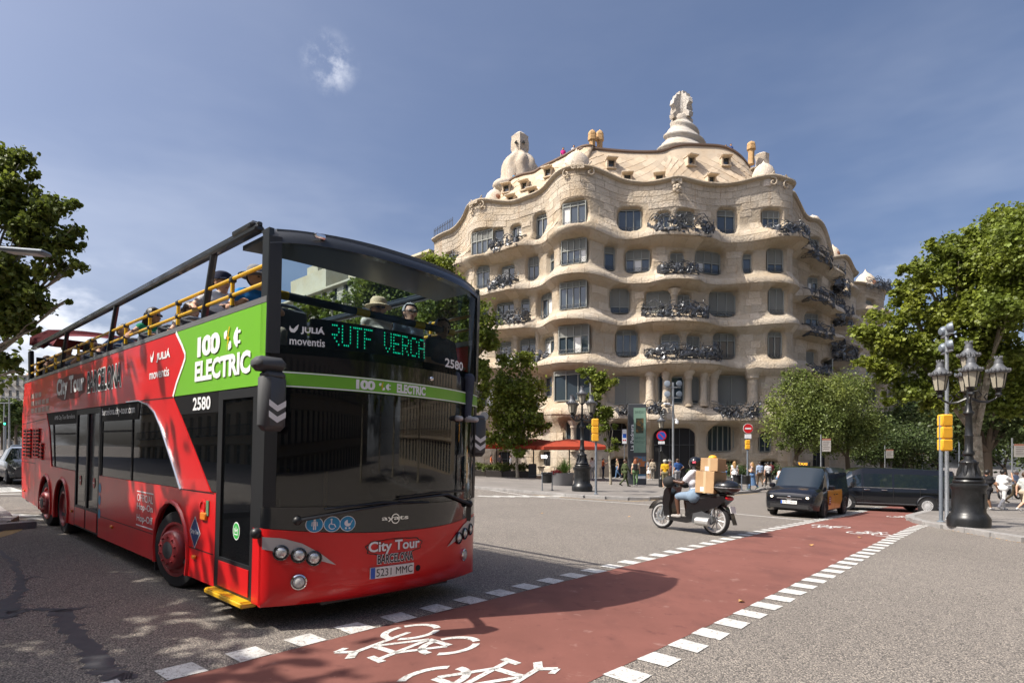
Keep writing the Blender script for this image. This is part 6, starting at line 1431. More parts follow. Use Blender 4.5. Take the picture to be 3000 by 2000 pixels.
# plane tree at the left edge of the photo, and its neighbours nearer the camera that shade the bus
tree('leafy plane tree overhanging from the left edge above the bus', gt(-19.5, 20), cl([(20, 470, 62), (60, 545, 62), (140, 610, 66), (200, 690, 52), (235, 770, 30), (110, 700, 75), (20, 620, 75), (170, 790, 52), (30, 780, 75), (90, 870, 62), (20, 930, 60), (110, 960, 30), (-90, 560, 130), (-90, 800, 130), (20, 1065, 36), (195, 880, 12), (60, 1085, 18)], 20), 22000, .17, MAPLE, leafmat('plane_leaf_backlit', (.125, .165, .03), tr=.4), r0=.17, seed=14, spread=.40, sub=14)
for i in range(2):
    x, y = -19.5+UD.x*9.5*(i+1), 20+UD.y*9.5*(i+1); tree(('plane tree just behind the left-edge plane tree', 'second plane tree behind the left-edge plane tree')[i], gt(x-1, y), [((x-1, y, 7.2), (4.6, 4.6, 3.2)), ((x-1.5, y, 10), (3.6, 3.6, 2.6))], 6000, .38, OVAL, LEAF1, r0=.3, seed=50+i)
for i, (x, y, r_, cx_) in enumerate(((-15.3, 7.5, 4.9, 0), (-13.6, 1.0, 5.0, 0), (-13.2, -6.5, 4.8, 0))):
    tree(('plane tree on the left pavement shading the bus', 'plane tree on the left pavement level with the camera', 'plane tree on the left pavement behind the camera')[i], gt(x, y), [((x+1.0, y, 7.6), (r_, r_, 2.7)), ((x-1.5, y+1.5, 9.2), (r_*.7, r_*.7, 2.4)), ((x+.5, y-2.2, 8.6), (r_*.7, r_*.7, 2.4)), ((x+2.4, y-2.5, 6.9), (r_*.55, r_*.55, 1.8))], (17000, 26000, 12000)[i], .42, OVAL, LEAF1, r0=.3, seed=20+i)
for i, (x, y) in enumerate(((24.5, 6.5), (31, -1.0), (22, -9), (38, -9))):
    tree(('plane tree on the right pavement near the camera', 'plane tree on the right pavement farther on', 'plane tree right of and behind the camera', 'plane tree by the tan block at the far right')[i], gt(x, y), [((x, y, 7.2), (4.6, 4.6, 3.0)), ((x+1.2, y-1, 9.6), (3.4, 3.4, 2.6)), ((x-1, y+1.4, 9.0), (3.4, 3.4, 2.6))], 5500, .42, OVAL, LEAF1, r0=.32, seed=30+i)
# tree mass far up the avenue
for i, (px, py, r_, y) in enumerate(((6, 1215, 46, 130), (48, 1200, 42, 120), (30, 1240, 40, 150), (-30, 1200, 60, 125), (75, 1225, 40, 140))):
    b_ = P(px, 1290, y); tree('avenue tree far behind the bus, %s' % ('leftmost at the photo edge', 'beside the bus rear', 'in the middle of the row', 'beyond the photo edge', 'hidden partly by the bus')[i], (b_.x, b_.y, gz(b_.x, b_.y)), cl([(px, py, r_), (px+12, py+22, r_*.8), (px-14, py+18, r_*.8)], y), 3200, .75, OVAL, LEAF4, BARK2, r0=.3, seed=40+i, group='avenue trees')
# ================================================================== STREET FURNITURE
LGLASS = mat('lantern_glass', (.36, .33, .26), .35, spec=.4, noise=[(4, .4, .7, (.30, .275, .22))])
LROOF = mat('lantern_roof', (.12, .125, .135), .5, .3)
def lantern_parts(par, c, k=1.0):
    L_ = MB(); L_.lathe([(.05*k, -.12*k), (.085*k, -.06*k), (.13*k, -.02*k), (.16*k, .0)], 8, c); ln = L_.build('lantern', BLKIRON, par, ang=30)
    g = MB(); g.lathe([(.145*k, .0), (.225*k, .46*k)], 6, c); g.build('lantern_glass', LGLASS, ln, smooth=False)
    f = MB()
    for i in range(6): a = 2*pi*i/6; f.tube([c+V(.15*k*cos(a), .15*k*sin(a), 0), c+V(.232*k*cos(a), .232*k*sin(a), .46*k)], .013*k, 4)
    f.build('lantern_frame', BLKIRON, ln)
    r = MB(); r.lathe([(.23*k, .455*k), (.285*k, .47*k), (.30*k, .52*k), (.25*k, .56*k), (.20*k, .62*k), (.13*k, .70*k), (.11*k, .76*k), (.12*k, .80*k), (.09*k, .86*k), (.10*k, .90*k), (.10*k, .93*k)], 16, c)
    for i in range(16): a = 2*pi*i/16; r.box(c+V(.295*k*cos(a), .295*k*sin(a), .545*k), (.05*k, .05*k, .07*k))
    for i in range(8): a = 2*pi*i/8; r.box(c+V(.095*k*cos(a), .095*k*sin(a), .95*k), (.03*k, .03*k, .07*k))
    r.build('lantern_roof', LROOF, ln, ang=40)
def street_lamp(loc, label, k=1.0, rot=.6):
    t = thing('street_lamp', label, 'street lamp', loc, rot, 'ornate five-lantern street lamps', scale=k)
    m = MB(); m.lathe([(.53, 0), (.535, .22), (.505, .29), (.46, .36), (.415, .42), (.41, 1.05), (.435, 1.10), (.465, 1.16), (.46, 1.22), (.38, 1.26), (.40, 1.32), (.38, 1.36)], 36); m.build('base', BLKIRON, t)
    m = MB(); m.lathe([(.30, 1.34), (.36, 1.42), (.28, 1.50), (.22, 1.62), (.20, 1.80), (.23, 1.86), (.21, 1.90), (.13, 1.95), (.11, 2.05), (.15, 2.10), (.15, 2.16), (.105, 2.22), (.10, 2.6), (.12, 2.64), (.095, 2.68), (.085, 3.2), (.11, 3.24), (.15, 3.30), (.09, 3.38), (.07, 3.62), (.05, 4.2), (.05, 4.45)], 20, fn=lambda a, r, z_: r*(1+(.06*cos(8*a) if 1.5 < z_ < 1.85 or 2.2 < z_ < 3.2 else 0))); m.build('post', BLKIRON, t)
    m = MB()
    for i in range(8): a = 2*pi*i/8; m.tube([(.29*cos(a), .29*sin(a), 1.45), (.25*cos(a), .25*sin(a), 1.6), (.19*cos(a), .19*sin(a), 1.78), (.25*cos(a), .25*sin(a), 1.88)], [.03, .05, .04, .015], 5)
    m.build('leaf_ornament', BLKIRON, t); m = MB(); m.box((0, -.412, .75), (.22, .02, .42), bev=.008); m.build('base_hatch', BLKIRON, t)
    for i in range(4):
        a = pi/2*i+.4; d = V(cos(a), sin(a), 0); m = MB()
        m.tube([V(0, 0, 3.72)+d*.05, V(0, 0, 3.62)+d*.25, V(0, 0, 3.60)+d*.45, V(0, 0, 3.70)+d*.62, V(0, 0, 3.80)+d*.68], [.04, .04, .035, .03, .03], 6)
        m.tube([V(0, 0, 3.60)+d*.45, V(0, 0, 3.75)+d*.36, V(0, 0, 3.85)+d*.42, V(0, 0, 3.80)+d*.5], [.025, .022, .02, .015], 5); m.tube([V(0, 0, 3.9)+d*.06, V(0, 0, 3.95)+d*.22, V(0, 0, 3.82)+d*.3, V(0, 0, 3.75)+d*.2], .018, 5)
        m.lathe([(.03, 3.74), (.09, 3.80), (.06, 3.86), (.09, 3.90)], 8, d*.68); m.build('arm', BLKIRON, t); lantern_parts(t, d*.68+V(0, 0, 4.0), .92)
    lantern_parts(t, V(0, 0, 4.5), .92)
    return t
street_lamp(Gp(2841, 1546, .13)+V(.35, .5, -.01), 'black cast-iron five-lantern street lamp on the right-hand kerb', .97)
street_lamp(Gp(1707, 1440, .13)+V(.03, .5, 0), 'black cast-iron five-lantern street lamp in front of the cafe', 1.0, .2)
def pole(m, x, y, z0, z1, r, n=12): m.tube([(x, y, z0), (x, y, z1)], r, n)
def signal_head(par, c, n=3, w=.32, h=.36, rot=0.0, face=0, k=1.0):
    """traffic signal body; face=1 shows lenses towards -y"""
    R = Matrix.Rotation(rot, 3, 'Z')
    for i in range(n):
        m = MB(); m.box(V(*c)+V(0, 0, -h*k*(i+.5)), (w*k, .26*k, h*k*.97), bev=.035*k, rot=R); b = m.build('signal_box', YELLOWS, par)
        m = MB(); m.lathe([(.105*k, 0), (.105*k, .02), (.02, .03)], 14, V(*c)+R @ V(0, -.135*k*(1 if face else -1), -h*k*(i+.5)), M=R @ Matrix.Rotation(pi/2*(1 if face else -1), 3, 'X')); m.build('lens', mat('lens_dark', (.03, .03, .03), .2), b)
        m = MB(); m.tube([V(*c)+R @ V(.11*k*cos(a), (-.16 if face else .16)*k, .11*k*sin(a)-h*k*(i+.5)) for a in np.linspace(-.3, pi+.3, 9)], .03*k, 4); m.build('visor', BLACKP, b)
def traffic_light(loc, label, zt, n=3, rot=0.0, pr=.055, face=0, k=1.0, off=-.0):
    t = thing('traffic_light', label, 'traffic light', loc, rot, 'yellow traffic lights'); m = MB(); pole(m, 0, 0, 0, zt-.05, pr); m.lathe([(pr*2, 0), (pr*2, .02), (pr*1.2, .05)], 12); m.build('pole', GREYM, t)
    signal_head(t, (off, 0, zt), n, face=face, k=k); return t
def gloc(px, py): return Gp(px, py, .13)
q = gloc(1746, 1447); traffic_light(q, 'yellow traffic light seen from behind beside the cafe street lamp', (1447-1226)/F*q.y, off=-.04)
q = gloc(2757, 1528); traffic_light(q, 'yellow three-part traffic light beside the tall loudspeaker pole', (1528-1213)/F*q.y, off=.12, k=1.05)
q = gloc(2190, 1435); tl = traffic_light(q, 'pole with round no-entry sign above a small yellow signal', (1435-1288)/F*q.y, n=2, k=.8)
zz = (1435-1267)/F*q.y
SRED, SBLUE = mat('sign_red', (.55, .015, .02), .4), mat('sign_blue', (.02, .10, .48), .4)
def round_sign(par, c, r, m0, rings=(), bar=None, rot=0.0, nm='sign_plate'):
    R = Matrix.Rotation(rot, 3, 'Z'); m = MB(); m.lathe([(r, -.01), (r, .01)], 28, c, M=R @ Matrix.Rotation(pi/2, 3, 'X')); s = m.build(nm, m0, par)
    f = lambda o: (lambda u, v: V(*c)+R @ V(u, -.012-o, v))
    for i, (rr, mm) in enumerate(rings): m = MB(); disc2d(m, f(.002*(i+1)), 0, 0, rr, n=28); m.build('sign_field', mm, s, smooth=False)
    if bar: m = MB(); stroke2d(m, f(.008), [bar[0], bar[1]], bar[2]); m.build('sign_bar', bar[3], s, smooth=False)
    return s, f
m = MB(); pole(m, 0, 0, 0, zz+.5, .05); m.build('sign_post', GREYM, tl)
round_sign(tl, (0, -.08, zz+.25), .30, WHITEP, [(.285, SRED)], ((-.19, 0), (.19, 0), .09, WHITEP)); m = MB(); m.box((0, -.08, zz-.22), (.4, .03, .26)); m.build('sign_plate', WHITEP, tl, smooth=False)
q = gloc(2810, 1424); traffic_light(q, 'yellow traffic light turned edge-on behind the right street lamp', (1424-1240)/F*q.y, k=.9, rot=1.2)
q = gloc(2876, 1420); tb = traffic_light(q, 'grey post with blue bicycle sign and small yellow signal', (1420-1305)/F*q.y, n=2, k=.8, rot=.4)
h_ = (1420-1293)/F*q.y; s_, f_ = round_sign(tb, (0, -.1, h_), .48, WHITEP, [(.45, SBLUE)]); m = MB()
for wx in (-.17, .17): disc2d(m, f_(.006), wx, -.06, .11, n=16, r0=.75)
for a, b in (((-.17, -.06), (-.08, .1)), ((-.08, .1), (.1, .1)), ((.1, .1), (0, -.06)), ((0, -.06), (-.08, .1)), ((0, -.06), (-.17, -.06)), ((.17, -.06), (.1, .16))): stroke2d(m, f_(.006), [a, b], .03)
m.build('bicycle_symbol', WHITEP, s_, smooth=False)
q = gloc(3004, 1440); traffic_light(q, 'yellow traffic light cut off by the right photo edge', (1440-1225)/F*q.y, k=.95)
# tall pole with round floodlights at the right
def cluster_pole(loc, label, h, arms, k=1.0, cams=True, rot=0.0):
    t = thing('floodlight_pole', label, 'pole', loc, rot, 'grey poles with four round floodlights'); m = MB(); m.tube([(0, 0, 0), (0, 0, .05), (0, 0, h*.4), (0, 0, h)], [.11*k, .085*k, .08*k, .07*k], 14); m.build('pole', STEEL, t)
    for z_ in arms:
        m = MB(); m.box((0, 0, z_), (1.1*k, .14*k, .06*k), bev=.01); m.build('cross_arm', STEEL, t)
        for s in (-1, 1):
            m = MB(); m.lathe([(.05*k, -.16*k), (.14*k, -.14*k), (.20*k, -.06*k), (.22*k, .03*k), (.22*k, .08*k), (.19*k, .09*k)], 20, V(s*.42*k, 0, z_+.26*k), M=Matrix.Rotation(pi/2-.15, 3, 'X') @ Matrix.Rotation(.25*s, 3, 'Y')); m.tube([V(s*.42*k, 0, z_), V(s*.42*k, .04, z_+.2*k)], .03*k, 6); m.build('floodlight', GREYM, t)
    if cams:
        m = MB(); m.tube([(0, 0, arms[-1]-.55), (-.3, -.15, arms[-1]-.5)], .03, 6); m.box((-.5, -.2, arms[-1]-.45), (.5, .14, .14), bev=.03, rot=Matrix.Rotation(.4, 3, 'Z')); m.build('camera', WHITEP, t)
        m = MB(); m.tube([(0, 0, arms[-1]-1.6), (.25, -.1, arms[-1]-1.5)], .025, 6); m.lathe([(.02, 0), (.12, .05), (.14, .15), (.10, .3)], 12, (.25, -.1, arms[-1]-1.9)); m.build('dome_camera', WHITEP, t)
    return t
q = gloc(1972, 1416); hh = (1416-1120)/F*q.y; cluster_pole(q, 'tall grey pole with four round floodlights and a camera in front of the gate', hh, (hh-.35, hh-1.1))
q = gloc(2774, 1521); hh = (1521-960)/F*q.y; cluster_pole(q, 'tall galvanised pole carrying floodlights beside the yellow signal', hh, (hh-.25, hh-.80), .75, False, 1.25)
# small lantern post with no-parking sign
q = gloc(1937, 1426); k = q.y/F; t = thing('sign_post', 'black post with no-parking sign and a small lantern on top', 'sign', q); m = MB(); m.lathe([(.16, 0), (.16, .5), (.11, .56), (.07, .7), (.055, 2.2), (.09, 2.25), (.05, 2.3), (.045, 4.1)], 14); m.build('post', BLKIRON, t); lantern_parts(t, V(0, 0, (1426-1253)*k), .85)
s_, f_ = round_sign(t, (0, -.09, (1426-1276)*k), .31, SRED, [(.245, SBLUE)], ((-.16, .16), (.16, -.16), .06, SRED)); m = MB(); m.box((0, -.08, (1426-1296)*k), (.4, .02, .17)); m.build('sign_plate', WHITEP, t, smooth=False)
# dark totem with posters
q = gloc(1866, 1418); k = q.y/F; H_ = (1418-1184)*k; t = thing('information_totem', 'tall dark grey totem with green exhibition poster and vertical white lettering', 'totem', q, -.12)
m = MB(); m.box((0, 0, H_/2), (1.20, .5, H_), bev=.02); m.build('body', mat('anthracite', (.045, .05, .058), .5), t)
m = MB(); m.box((.16, -.255, H_-1.75), (.80, .02, 3.0)); p1 = m.build('poster', mat('poster_green', (.19, .30, .23), .5, noise=[(1.5, .4, .7, (.14, .24, .19))]), t, smooth=False)
m = MB(); m.box((.16, -.268, H_-1.45), (.5, .008, 1.0)); m.build('poster_picture', mat('poster_dark', (.03, .035, .02), .5, noise=[(3, .5, .65, (.22, .12, .02))]), p1, smooth=False)
m = MB(); fT = lambda u, v: V(u, -.27, v)
put_text(m, 'SEAN SCULLY', fT, -.16, .48, H_-.62, H_-.45, bold=.01); put_text(m, 'SEAN SCULLY', fT, -.16, .48, H_-2.35, H_-2.2, bold=.01); put_text(m, 'SEAN SCULLY', fT, -.16, .48, H_-2.62, H_-2.46, bold=.01); m.build('poster_title', mat('poster_ink', (.05, .10, .075), .5), p1, smooth=False)
m = MB(); put_text(m, 'La Pedrera', lambda u, v: V(-.33-v, -.256, u), H_-3.1, H_-1.35, -.1, .12, bold=.01); m.build('lettering', WHITEP, t, smooth=False)
m = MB(); m.box((.16, -.255, H_-4.25), (.80, .02, 1.5)); p2 = m.build('poster', mat('poster_blue', (.05, .16, .27), .5, noise=[(2.2, .45, .55, (.30, .11, .03))]), t, smooth=False)
m = MB(); m.box((.05, -.268, H_-4.3), (.18, .006, .75)); m.box((.32, -.268, H_-4.25), (.22, .006, .8)); m.build('poster_picture', mat('poster_orange', (.38, .13, .04), .5), p2, smooth=False); m = MB(); m.box((.16, -.268, H_-4.9), (.78, .006, .17)); m.build('poster_strip', WHITEP, p2, smooth=False)
m = MB(); m.box((.16, -.262, .95), (.8, .03, .5)); m.build('screen', BLACKG, t, smooth=False)
# poster stand before the gate
q = gloc(1935, 1400); t = thing('poster_stand', 'upright poster board with orange figures standing in the gateway', 'poster', q); k = q.y/F; m = MB(); m.box((0, 0, 1.35), (.95, .08, 1.6)); m.build('board', mat('poster_blue', (.05, .16, .27), .5), t, smooth=False); m = MB(); m.box((0, 0, .3), (.95, .3, .6)); m.build('foot', BLACKP, t, smooth=False)
m = MB(); m.box((-.25, -.05, 1.3), (.3, .01, 1.3)); m.build('figure_print', mat('poster_orange', (.38, .13, .04), .5), t, smooth=False)
m = MB(); disc2d(m, lambda u, v: V(u, -.055, v), .15, 1.95, .26); m.build('sun_print', mat('poster_sky', (.08, .38, .62), .5), t, smooth=False)
# parking notice
q = gloc(1829, 1400); k = q.y/F; t = thing('notice_sign', 'narrow white parking notice with blue panel on a thin pole left of the totem', 'sign', q); m = MB(); pole(m, 0, 0, 0, (1400-1258)*k, .035); m.build('pole', STEEL, t); m = MB(); m.box((0, -.05, (1400-1278)*k), (.38, .02, 42*k)); s_ = m.build('sign_plate', WHITEP, t, smooth=False); m = MB(); m.box((0, -.064, (1400-1276)*k), (.30, .008, 12*k)); m.build('sign_field', SBLUE, s_, smooth=False)
m = MB()
for s in (-1, 1): disc2d(m, lambda u, v: V(u, -.066, v), s*.08, (1400-1289)*k, .065, n=14)
m.build('sign_symbol', mat('sign_red', (.55, .015, .02)), s_, smooth=False)
# litter bins
def bin_(loc, label, rot=0.0, bag=False):
    t = thing('litter_bin', label, 'bin', loc, rot, 'black perforated litter bins'); m = MB()
    for s in (-1, 1): m.tube([(s*.27, 0, 0), (s*.27, 0, .95)], .028, 8); m.box((s*.27, 0, .012), (.12, .12, .024))
    m.build('frame', GREYM, t); m = MB(); m.lathe([(.20, .38), (.225, .40), (.235, .85), (.25, .88), (.235, .90), (.21, .89)], 22); m.build('bucket', BLKIRON, t)
    if bag: m = MB(); m.lathe([(.24, .80), (.29, .84), (.30, .9), (.25, .93), (.2, .88)], 18, fn=lambda a, r, z_: r*(1+.12*sin(5*a)+.06*sin(11*a))); m.build('bin_bag', mat('bin_bag', (.012, .012, .014), .25, bump=(20, .8)), t)
    return t
bin_(gloc(1603, 1436), 'black litter bin on two legs near the kerb left of the planter', .3, True)
bin_(gloc(2160, 1434), 'litter bin with crumpled bag, left of two by the no-entry post', .1, True); bin_(gloc(2186, 1436), 'litter bin without bag, right of two by the no-entry post', .1)
q = gloc(1560, 1399); t = thing('ribbed_bin', 'dark ribbed bin standing against the cafe planters', 'bin', q); m = MB(); m.box((0, 0, .55), (.62, .5, 1.1), bev=.06); m.build('body', mat('bin_grey', (.05, .055, .06), .5), t)
for i in range(8): m = MB(); m.box((0, -.255, .3+i*.09), (.5, .02, .035)); m.build('rib', BLACKP, t, smooth=False)
# round planter with spiky plant
def tuft(m, c, n, L_, w, rs, up=.6):
    for i in range(n):
        a = rs.uniform(0, 6.28); e = rs.uniform(.1, 1.15); l = L_*rs.uniform(.6, 1.1); d = V(cos(a)*sin(e), sin(a)*sin(e), cos(e)); s = V(-sin(a), cos(a), 0)*w
        p1_, p2_ = V(*c)+d*l*.55, V(*c)+d*l+V(cos(a), sin(a), -.5)*l*.22*e; m.add([V(*c)-s, V(*c)+s, p1_+s, p1_-s, p2_], [(0, 1, 2, 3), (3, 2, 4)])
GRASS = leafmat('spiky_leaf', (.075, .13, .03)); REDPL = leafmat('red_plant', (.16, .025, .03))
rs_ = random.Random(5); q = gloc(1648, 1421); t = thing('round_planter', 'large round grey planter with spiky green plant behind the street lamp', 'planter', q); m = MB(); m.lathe([(.60, 0), (.62, .04), (.70, .72), (.72, .76), (.66, .76), (.62, .66), (.01, .66)], 30); m.build('pot', mat('grey_pot', (.16, .16, .165), .6), t)
m = MB(); tuft(m, (.1, 0, .65), 260, 1.15, .014, rs_); m.build('spiky_plant', GRASS, t, smooth=False); m = MB()
for i in range(40): tuft(m, (rs_.uniform(-.62, -.15), rs_.uniform(-.5, .2), .66), 8, .35, .02, rs_)
m.build('red_foliage', REDPL, t, smooth=False)
# shrubs
def shrub(label, c, r, n, lm, size=.09, box=None, group='cafe planters', nm='planter_box', seed=1):
    t = thing(nm, label, 'planter', c, 0, group); rs = np.random.default_rng(seed)
    if box: m = MB(); m.box((0, 0, box[2]/2), box, bev=.02); m.build('trough', mat('brown_trough', (.05, .042, .036), .7), t); z0 = box[2]
    else: m = MB(); m.lathe([(.42, 0), (.5, .55), (.52, .6), (.44, .58), (.01, .5)], 22); m.build('pot', mat('grey_pot', (.16, .16, .165), .6), t); z0 = .5
    link('foliage', crown_mesh('foliage', [((dx, 0, z0+r*.55), (r, r*.7, r*.8)) for dx in (np.linspace(-(box[0]/2-r*.4), box[0]/2-r*.4, 3) if box else (0,))], n, size, OVAL, lm, rs, (0, 0, 0), shell=.4), t); return t
for i, (px, py, lab) in enumerate(((1400, 1394, 'leftmost, beside the bus'), (1447, 1396, 'second from the bus'), (1492, 1397, 'left of the young tree trunk'), (1537, 1398, 'right of the young tree trunk'))): shrub('long brown trough of cafe greenery, '+lab, gloc(px, py), .45, 1500, LEAF2, .11, (1.25, .45, .5), seed=60+i)
for i, (px, py, lab) in enumerate(((2043, 1415, 'left of the gate queue'), (2140, 1415, 'with pale flowers behind the crowd'), (2170, 1410, 'behind the no-entry post'), (2275, 1412, 'beside the seated people'))): shrub('bushy potted shrub '+lab, gloc(px, py), .75, 1800, leafmat('shrub_leaf', (.075, .12, .045)), .13, None, 'potted shrubs by the gate', 'potted_shrub', 70+i)
# cafe parasols
PARA = mat('parasol_cloth', (.42, .055, .022), .8, trans=.25, bump=(60, .2), noise=[(1.2, .4, .7, (.33, .045, .02))])
for i, (px, py, w, y, lab) in enumerate(((1455, 1283, 2.3, 49.5, 'leftmost of the three parasols'), (1563, 1284, 2.4, 48.5, 'middle parasol above the cafe tables'), (1668, 1285, 2.5, 46, 'rightmost parasol behind the street lamp'))):
    p = P(px, py, y); g = gz(p.x, p.y)+.13; t = thing('parasol', 'rust-red square cafe parasol, '+lab, 'parasol', (p.x, p.y, g), .15, 'rust-red cafe parasols'); h = p.z-g; m = MB(); n = 16; vs = [V(0, 0, h)]
    for ring, (r, dz) in enumerate(((.5, -.22), (1.0, -.62))):
        for j in range(n):
            a = 2*pi*j/n; q_ = r*w/max(abs(cos(a)), abs(sin(a))); vs.append(V(q_*cos(a), q_*sin(a), h+dz+(.05 if ring == 0 and j % 2 else 0)))
    for j in range(n): a = 2*pi*j/n; q_ = w/max(abs(cos(a)), abs(sin(a))); vs.append(V(q_*cos(a), q_*sin(a), h-.62-.22))
    fs = [(0, 1+j, 1+(j+1) % n) for j in range(n)]+[(1+r*n+j, 1+(r+1)*n+j, 1+(r+1)*n+(j+1) % n, 1+r*n+(j+1) % n) for r in range(2) for j in range(n)]
    m.add(vs, fs); m.build('canopy', PARA, t, ang=30); m = MB(); pole(m, 0, 0, 0, h-.1, .05); m.build('pole', BLACKP, t)
    for j in range(8): a = 2*pi*j/8; q_ = w/max(abs(cos(a)), abs(sin(a))); m = MB(); m.tube([V(0, 0, h-.25), V(q_*cos(a)*.97, q_*sin(a)*.97, h-.66)], .02, 4); m.build('rib', BLACKP, t)
# cafe tables and chairs under them
for i, (px, py) in enumerate(((1420, 1388), (1470, 1387), (1585, 1389), (1625, 1393))):
    q = gloc(px, py); t = thing('cafe_table', 'round dark cafe table, %s in the row under the parasols' % ('first', 'second', 'third', 'fourth')[i], 'table', q); m = MB(); m.lathe([(.38, .72), (.40, .735), (.38, .75)], 20); m.build('tabletop', BLACKP, t); m = MB(); m.lathe([(.22, 0), (.22, .03), (.03, .06), (.03, .72)], 12); m.build('stand', BLACKP, t)
# lit sign in the oval cafe window
s0 = frame_at(s_of(1596), zof(1596, 1337), .02); m = MB(); put_text(m, 'UNO', lambda u, v: V(u, -.05, v), -.42, .42, -.17, .17, bold=.03); m.build('lit_sign', mat('lit_white', (.7, .7, .7), .5, emit=(1, 1, 1, 1.1)), house, M=s0, smooth=False)
# round sign on bracket left, pole at bus edge
q = gloc(1384, 1415); k = q.y/F; t = thing('signal_post', 'thin grey post with round sign on a bracket at the edge of the bus', 'post', q); m = MB(); pole(m, 0, 0, 0, (1415-1225)*k, .06); m.build('pole', GREYM, t); m = MB(); m.tube([(0, 0, (1415-1225)*k), (.62, 0, (1415-1227)*k)], .03, 6); m.build('bracket', STEEL, t); round_sign(t, (.7, -.05, (1415-1219)*k), .26, STEEL, [(.24, LROOF)])
# banners on thin poles under the right-hand trees
for i, (px, y0, y1, w, yy, lab) in enumerate(((2421, 1284, 1322, 26, 40, 'nearest the taxi'), (2606, 1316, 1341, 22, 50, 'above the van windscreen'), (2690, 1328, 1348, 16, 56, 'left of a close pair'), (2712, 1326, 1348, 16, 56, 'right of a close pair'), (2990, 1300, 1338, 40, 34, 'at the right photo edge'))):
    c = P(px, (y0+y1)/2, yy); g = gz(c.x, c.y)+.13; t = thing('banner_pole', 'white printed banner on a thin pole, '+lab, 'banner', (c.x-w/F*yy*.62, c.y, g), 0, 'street banners'); m = MB(); pole(m, 0, 0, 0, c.z-g+.7, .04); m.build('pole', STEEL, t)
    hw, hh = w/F*yy/2, (y1-y0)/F*yy/2; m = MB(); m.box((w/F*yy*.62, 0, c.z-g), (2*hw, .02, 2*hh)); b_ = m.build('banner', mat('banner_cloth', (.45, .43, .40), .8), t, smooth=False); m = MB(); fB = lambda u, v: V(u, -.013, v); x0 = w/F*yy*.62-hw
    for j in range(5): stroke2d(m, fB, [(x0+hw*.25, c.z-g+hh*(.5-.28*j)), (x0+hw*(1.75-.2*(j % 3)), c.z-g+hh*(.5-.28*j))], hh*.09)
    m.build('banner_print', mat('banner_ink', (.16, .13, .12), .7), b_, smooth=False); m = MB(); stroke2d(m, fB, [(x0, c.z-g+hh*.86), (x0+2*hw, c.z-g+hh*.86)], hh*.26); m.build('banner_head', mat('banner_head', (.38, .16, .10), .7), b_, smooth=False)
# street lights reaching in from the left
def arm_light(px, py, y, reach, label):
    tip = P(px, py, y); g = gz(tip.x-reach, tip.y)+.13; t = thing('street_light', label, 'street light', (tip.x-reach, tip.y, g), 0, 'slim grey street lights'); h = tip.z-g; m = MB(); m.tube([(0, 0, 0), (0, 0, h*.6), (0, 0, h+.1)], [.10, .08, .06], 10); m.build('pole', STEEL, t)
    m = MB(); m.tube([(0, 0, h+.1), (reach*.4, 0, h+.22), (reach-.9, 0, h+.10)], .05, 8); m.build('arm', STEEL, t); m = MB(); m.box((reach-.5, 0, h+.05), (1.1, .36, .10), bev=.04, rot=Matrix.Rotation(.08, 3, 'Y')); m.build('luminaire', GREYM, t)
    m = MB(); m.box((reach-.5, 0, h-.005), (.8, .28, .015), rot=Matrix.Rotation(.08, 3, 'Y')); m.build('lens', mat('led_lens', (.5, .5, .5), .3), t, smooth=False)
arm_light(134, 743, 15, 3.2, 'slim grey street light arm crossing the left foliage')
arm_light(34, 912, 24, 3.0, 'smaller slim street light below the first at the left edge')
for i, (px, pt, y) in enumerate(((12, 1180, 85), (27, 1163, 75))):
    b_ = P(px, 1300, y); g = gz(b_.x, b_.y); t = thing('street_light', 'distant grey lamp post behind the bus, %s of two' % ('left', 'right')[i], 'street light', (b_.x, b_.y, g), 0, 'slim grey street lights'); h = P(px, pt, y).z-g; m = MB(); m.tube([(0, 0, 0), (0, 0, h)], [.12, .07], 8); m.build('pole', STEEL, t); m = MB(); m.box((.2, 0, h), (1.9, .3, .12)); m.build('luminaire', STEEL, t)
b_ = P(17, 1300, 62); g = gz(b_.x, b_.y); t = thing('traffic_light', 'distant traffic light showing green behind the bus', 'traffic light', (b_.x, b_.y, g), 0, 'yellow traffic lights'); h = P(17, 1221, 62).z-g; m = MB(); pole(m, 0, 0, 0, h, .06); m.build('pole', GREYM, t); m = MB(); m.box((0, 0, h-.4), (.3, .25, .9), bev=.04); b2 = m.build('signal_box', BLACKP, t); m = MB(); m.lathe([(.10, 0), (.10, .02), (.01, .03)], 12, (0, -.13, h-.7), M=Matrix.Rotation(pi/2, 3, 'X')); m.build('lens', mat('green_light', (.02, .4, .2), .4, emit=(.05, 1, .45, 3)), b2)
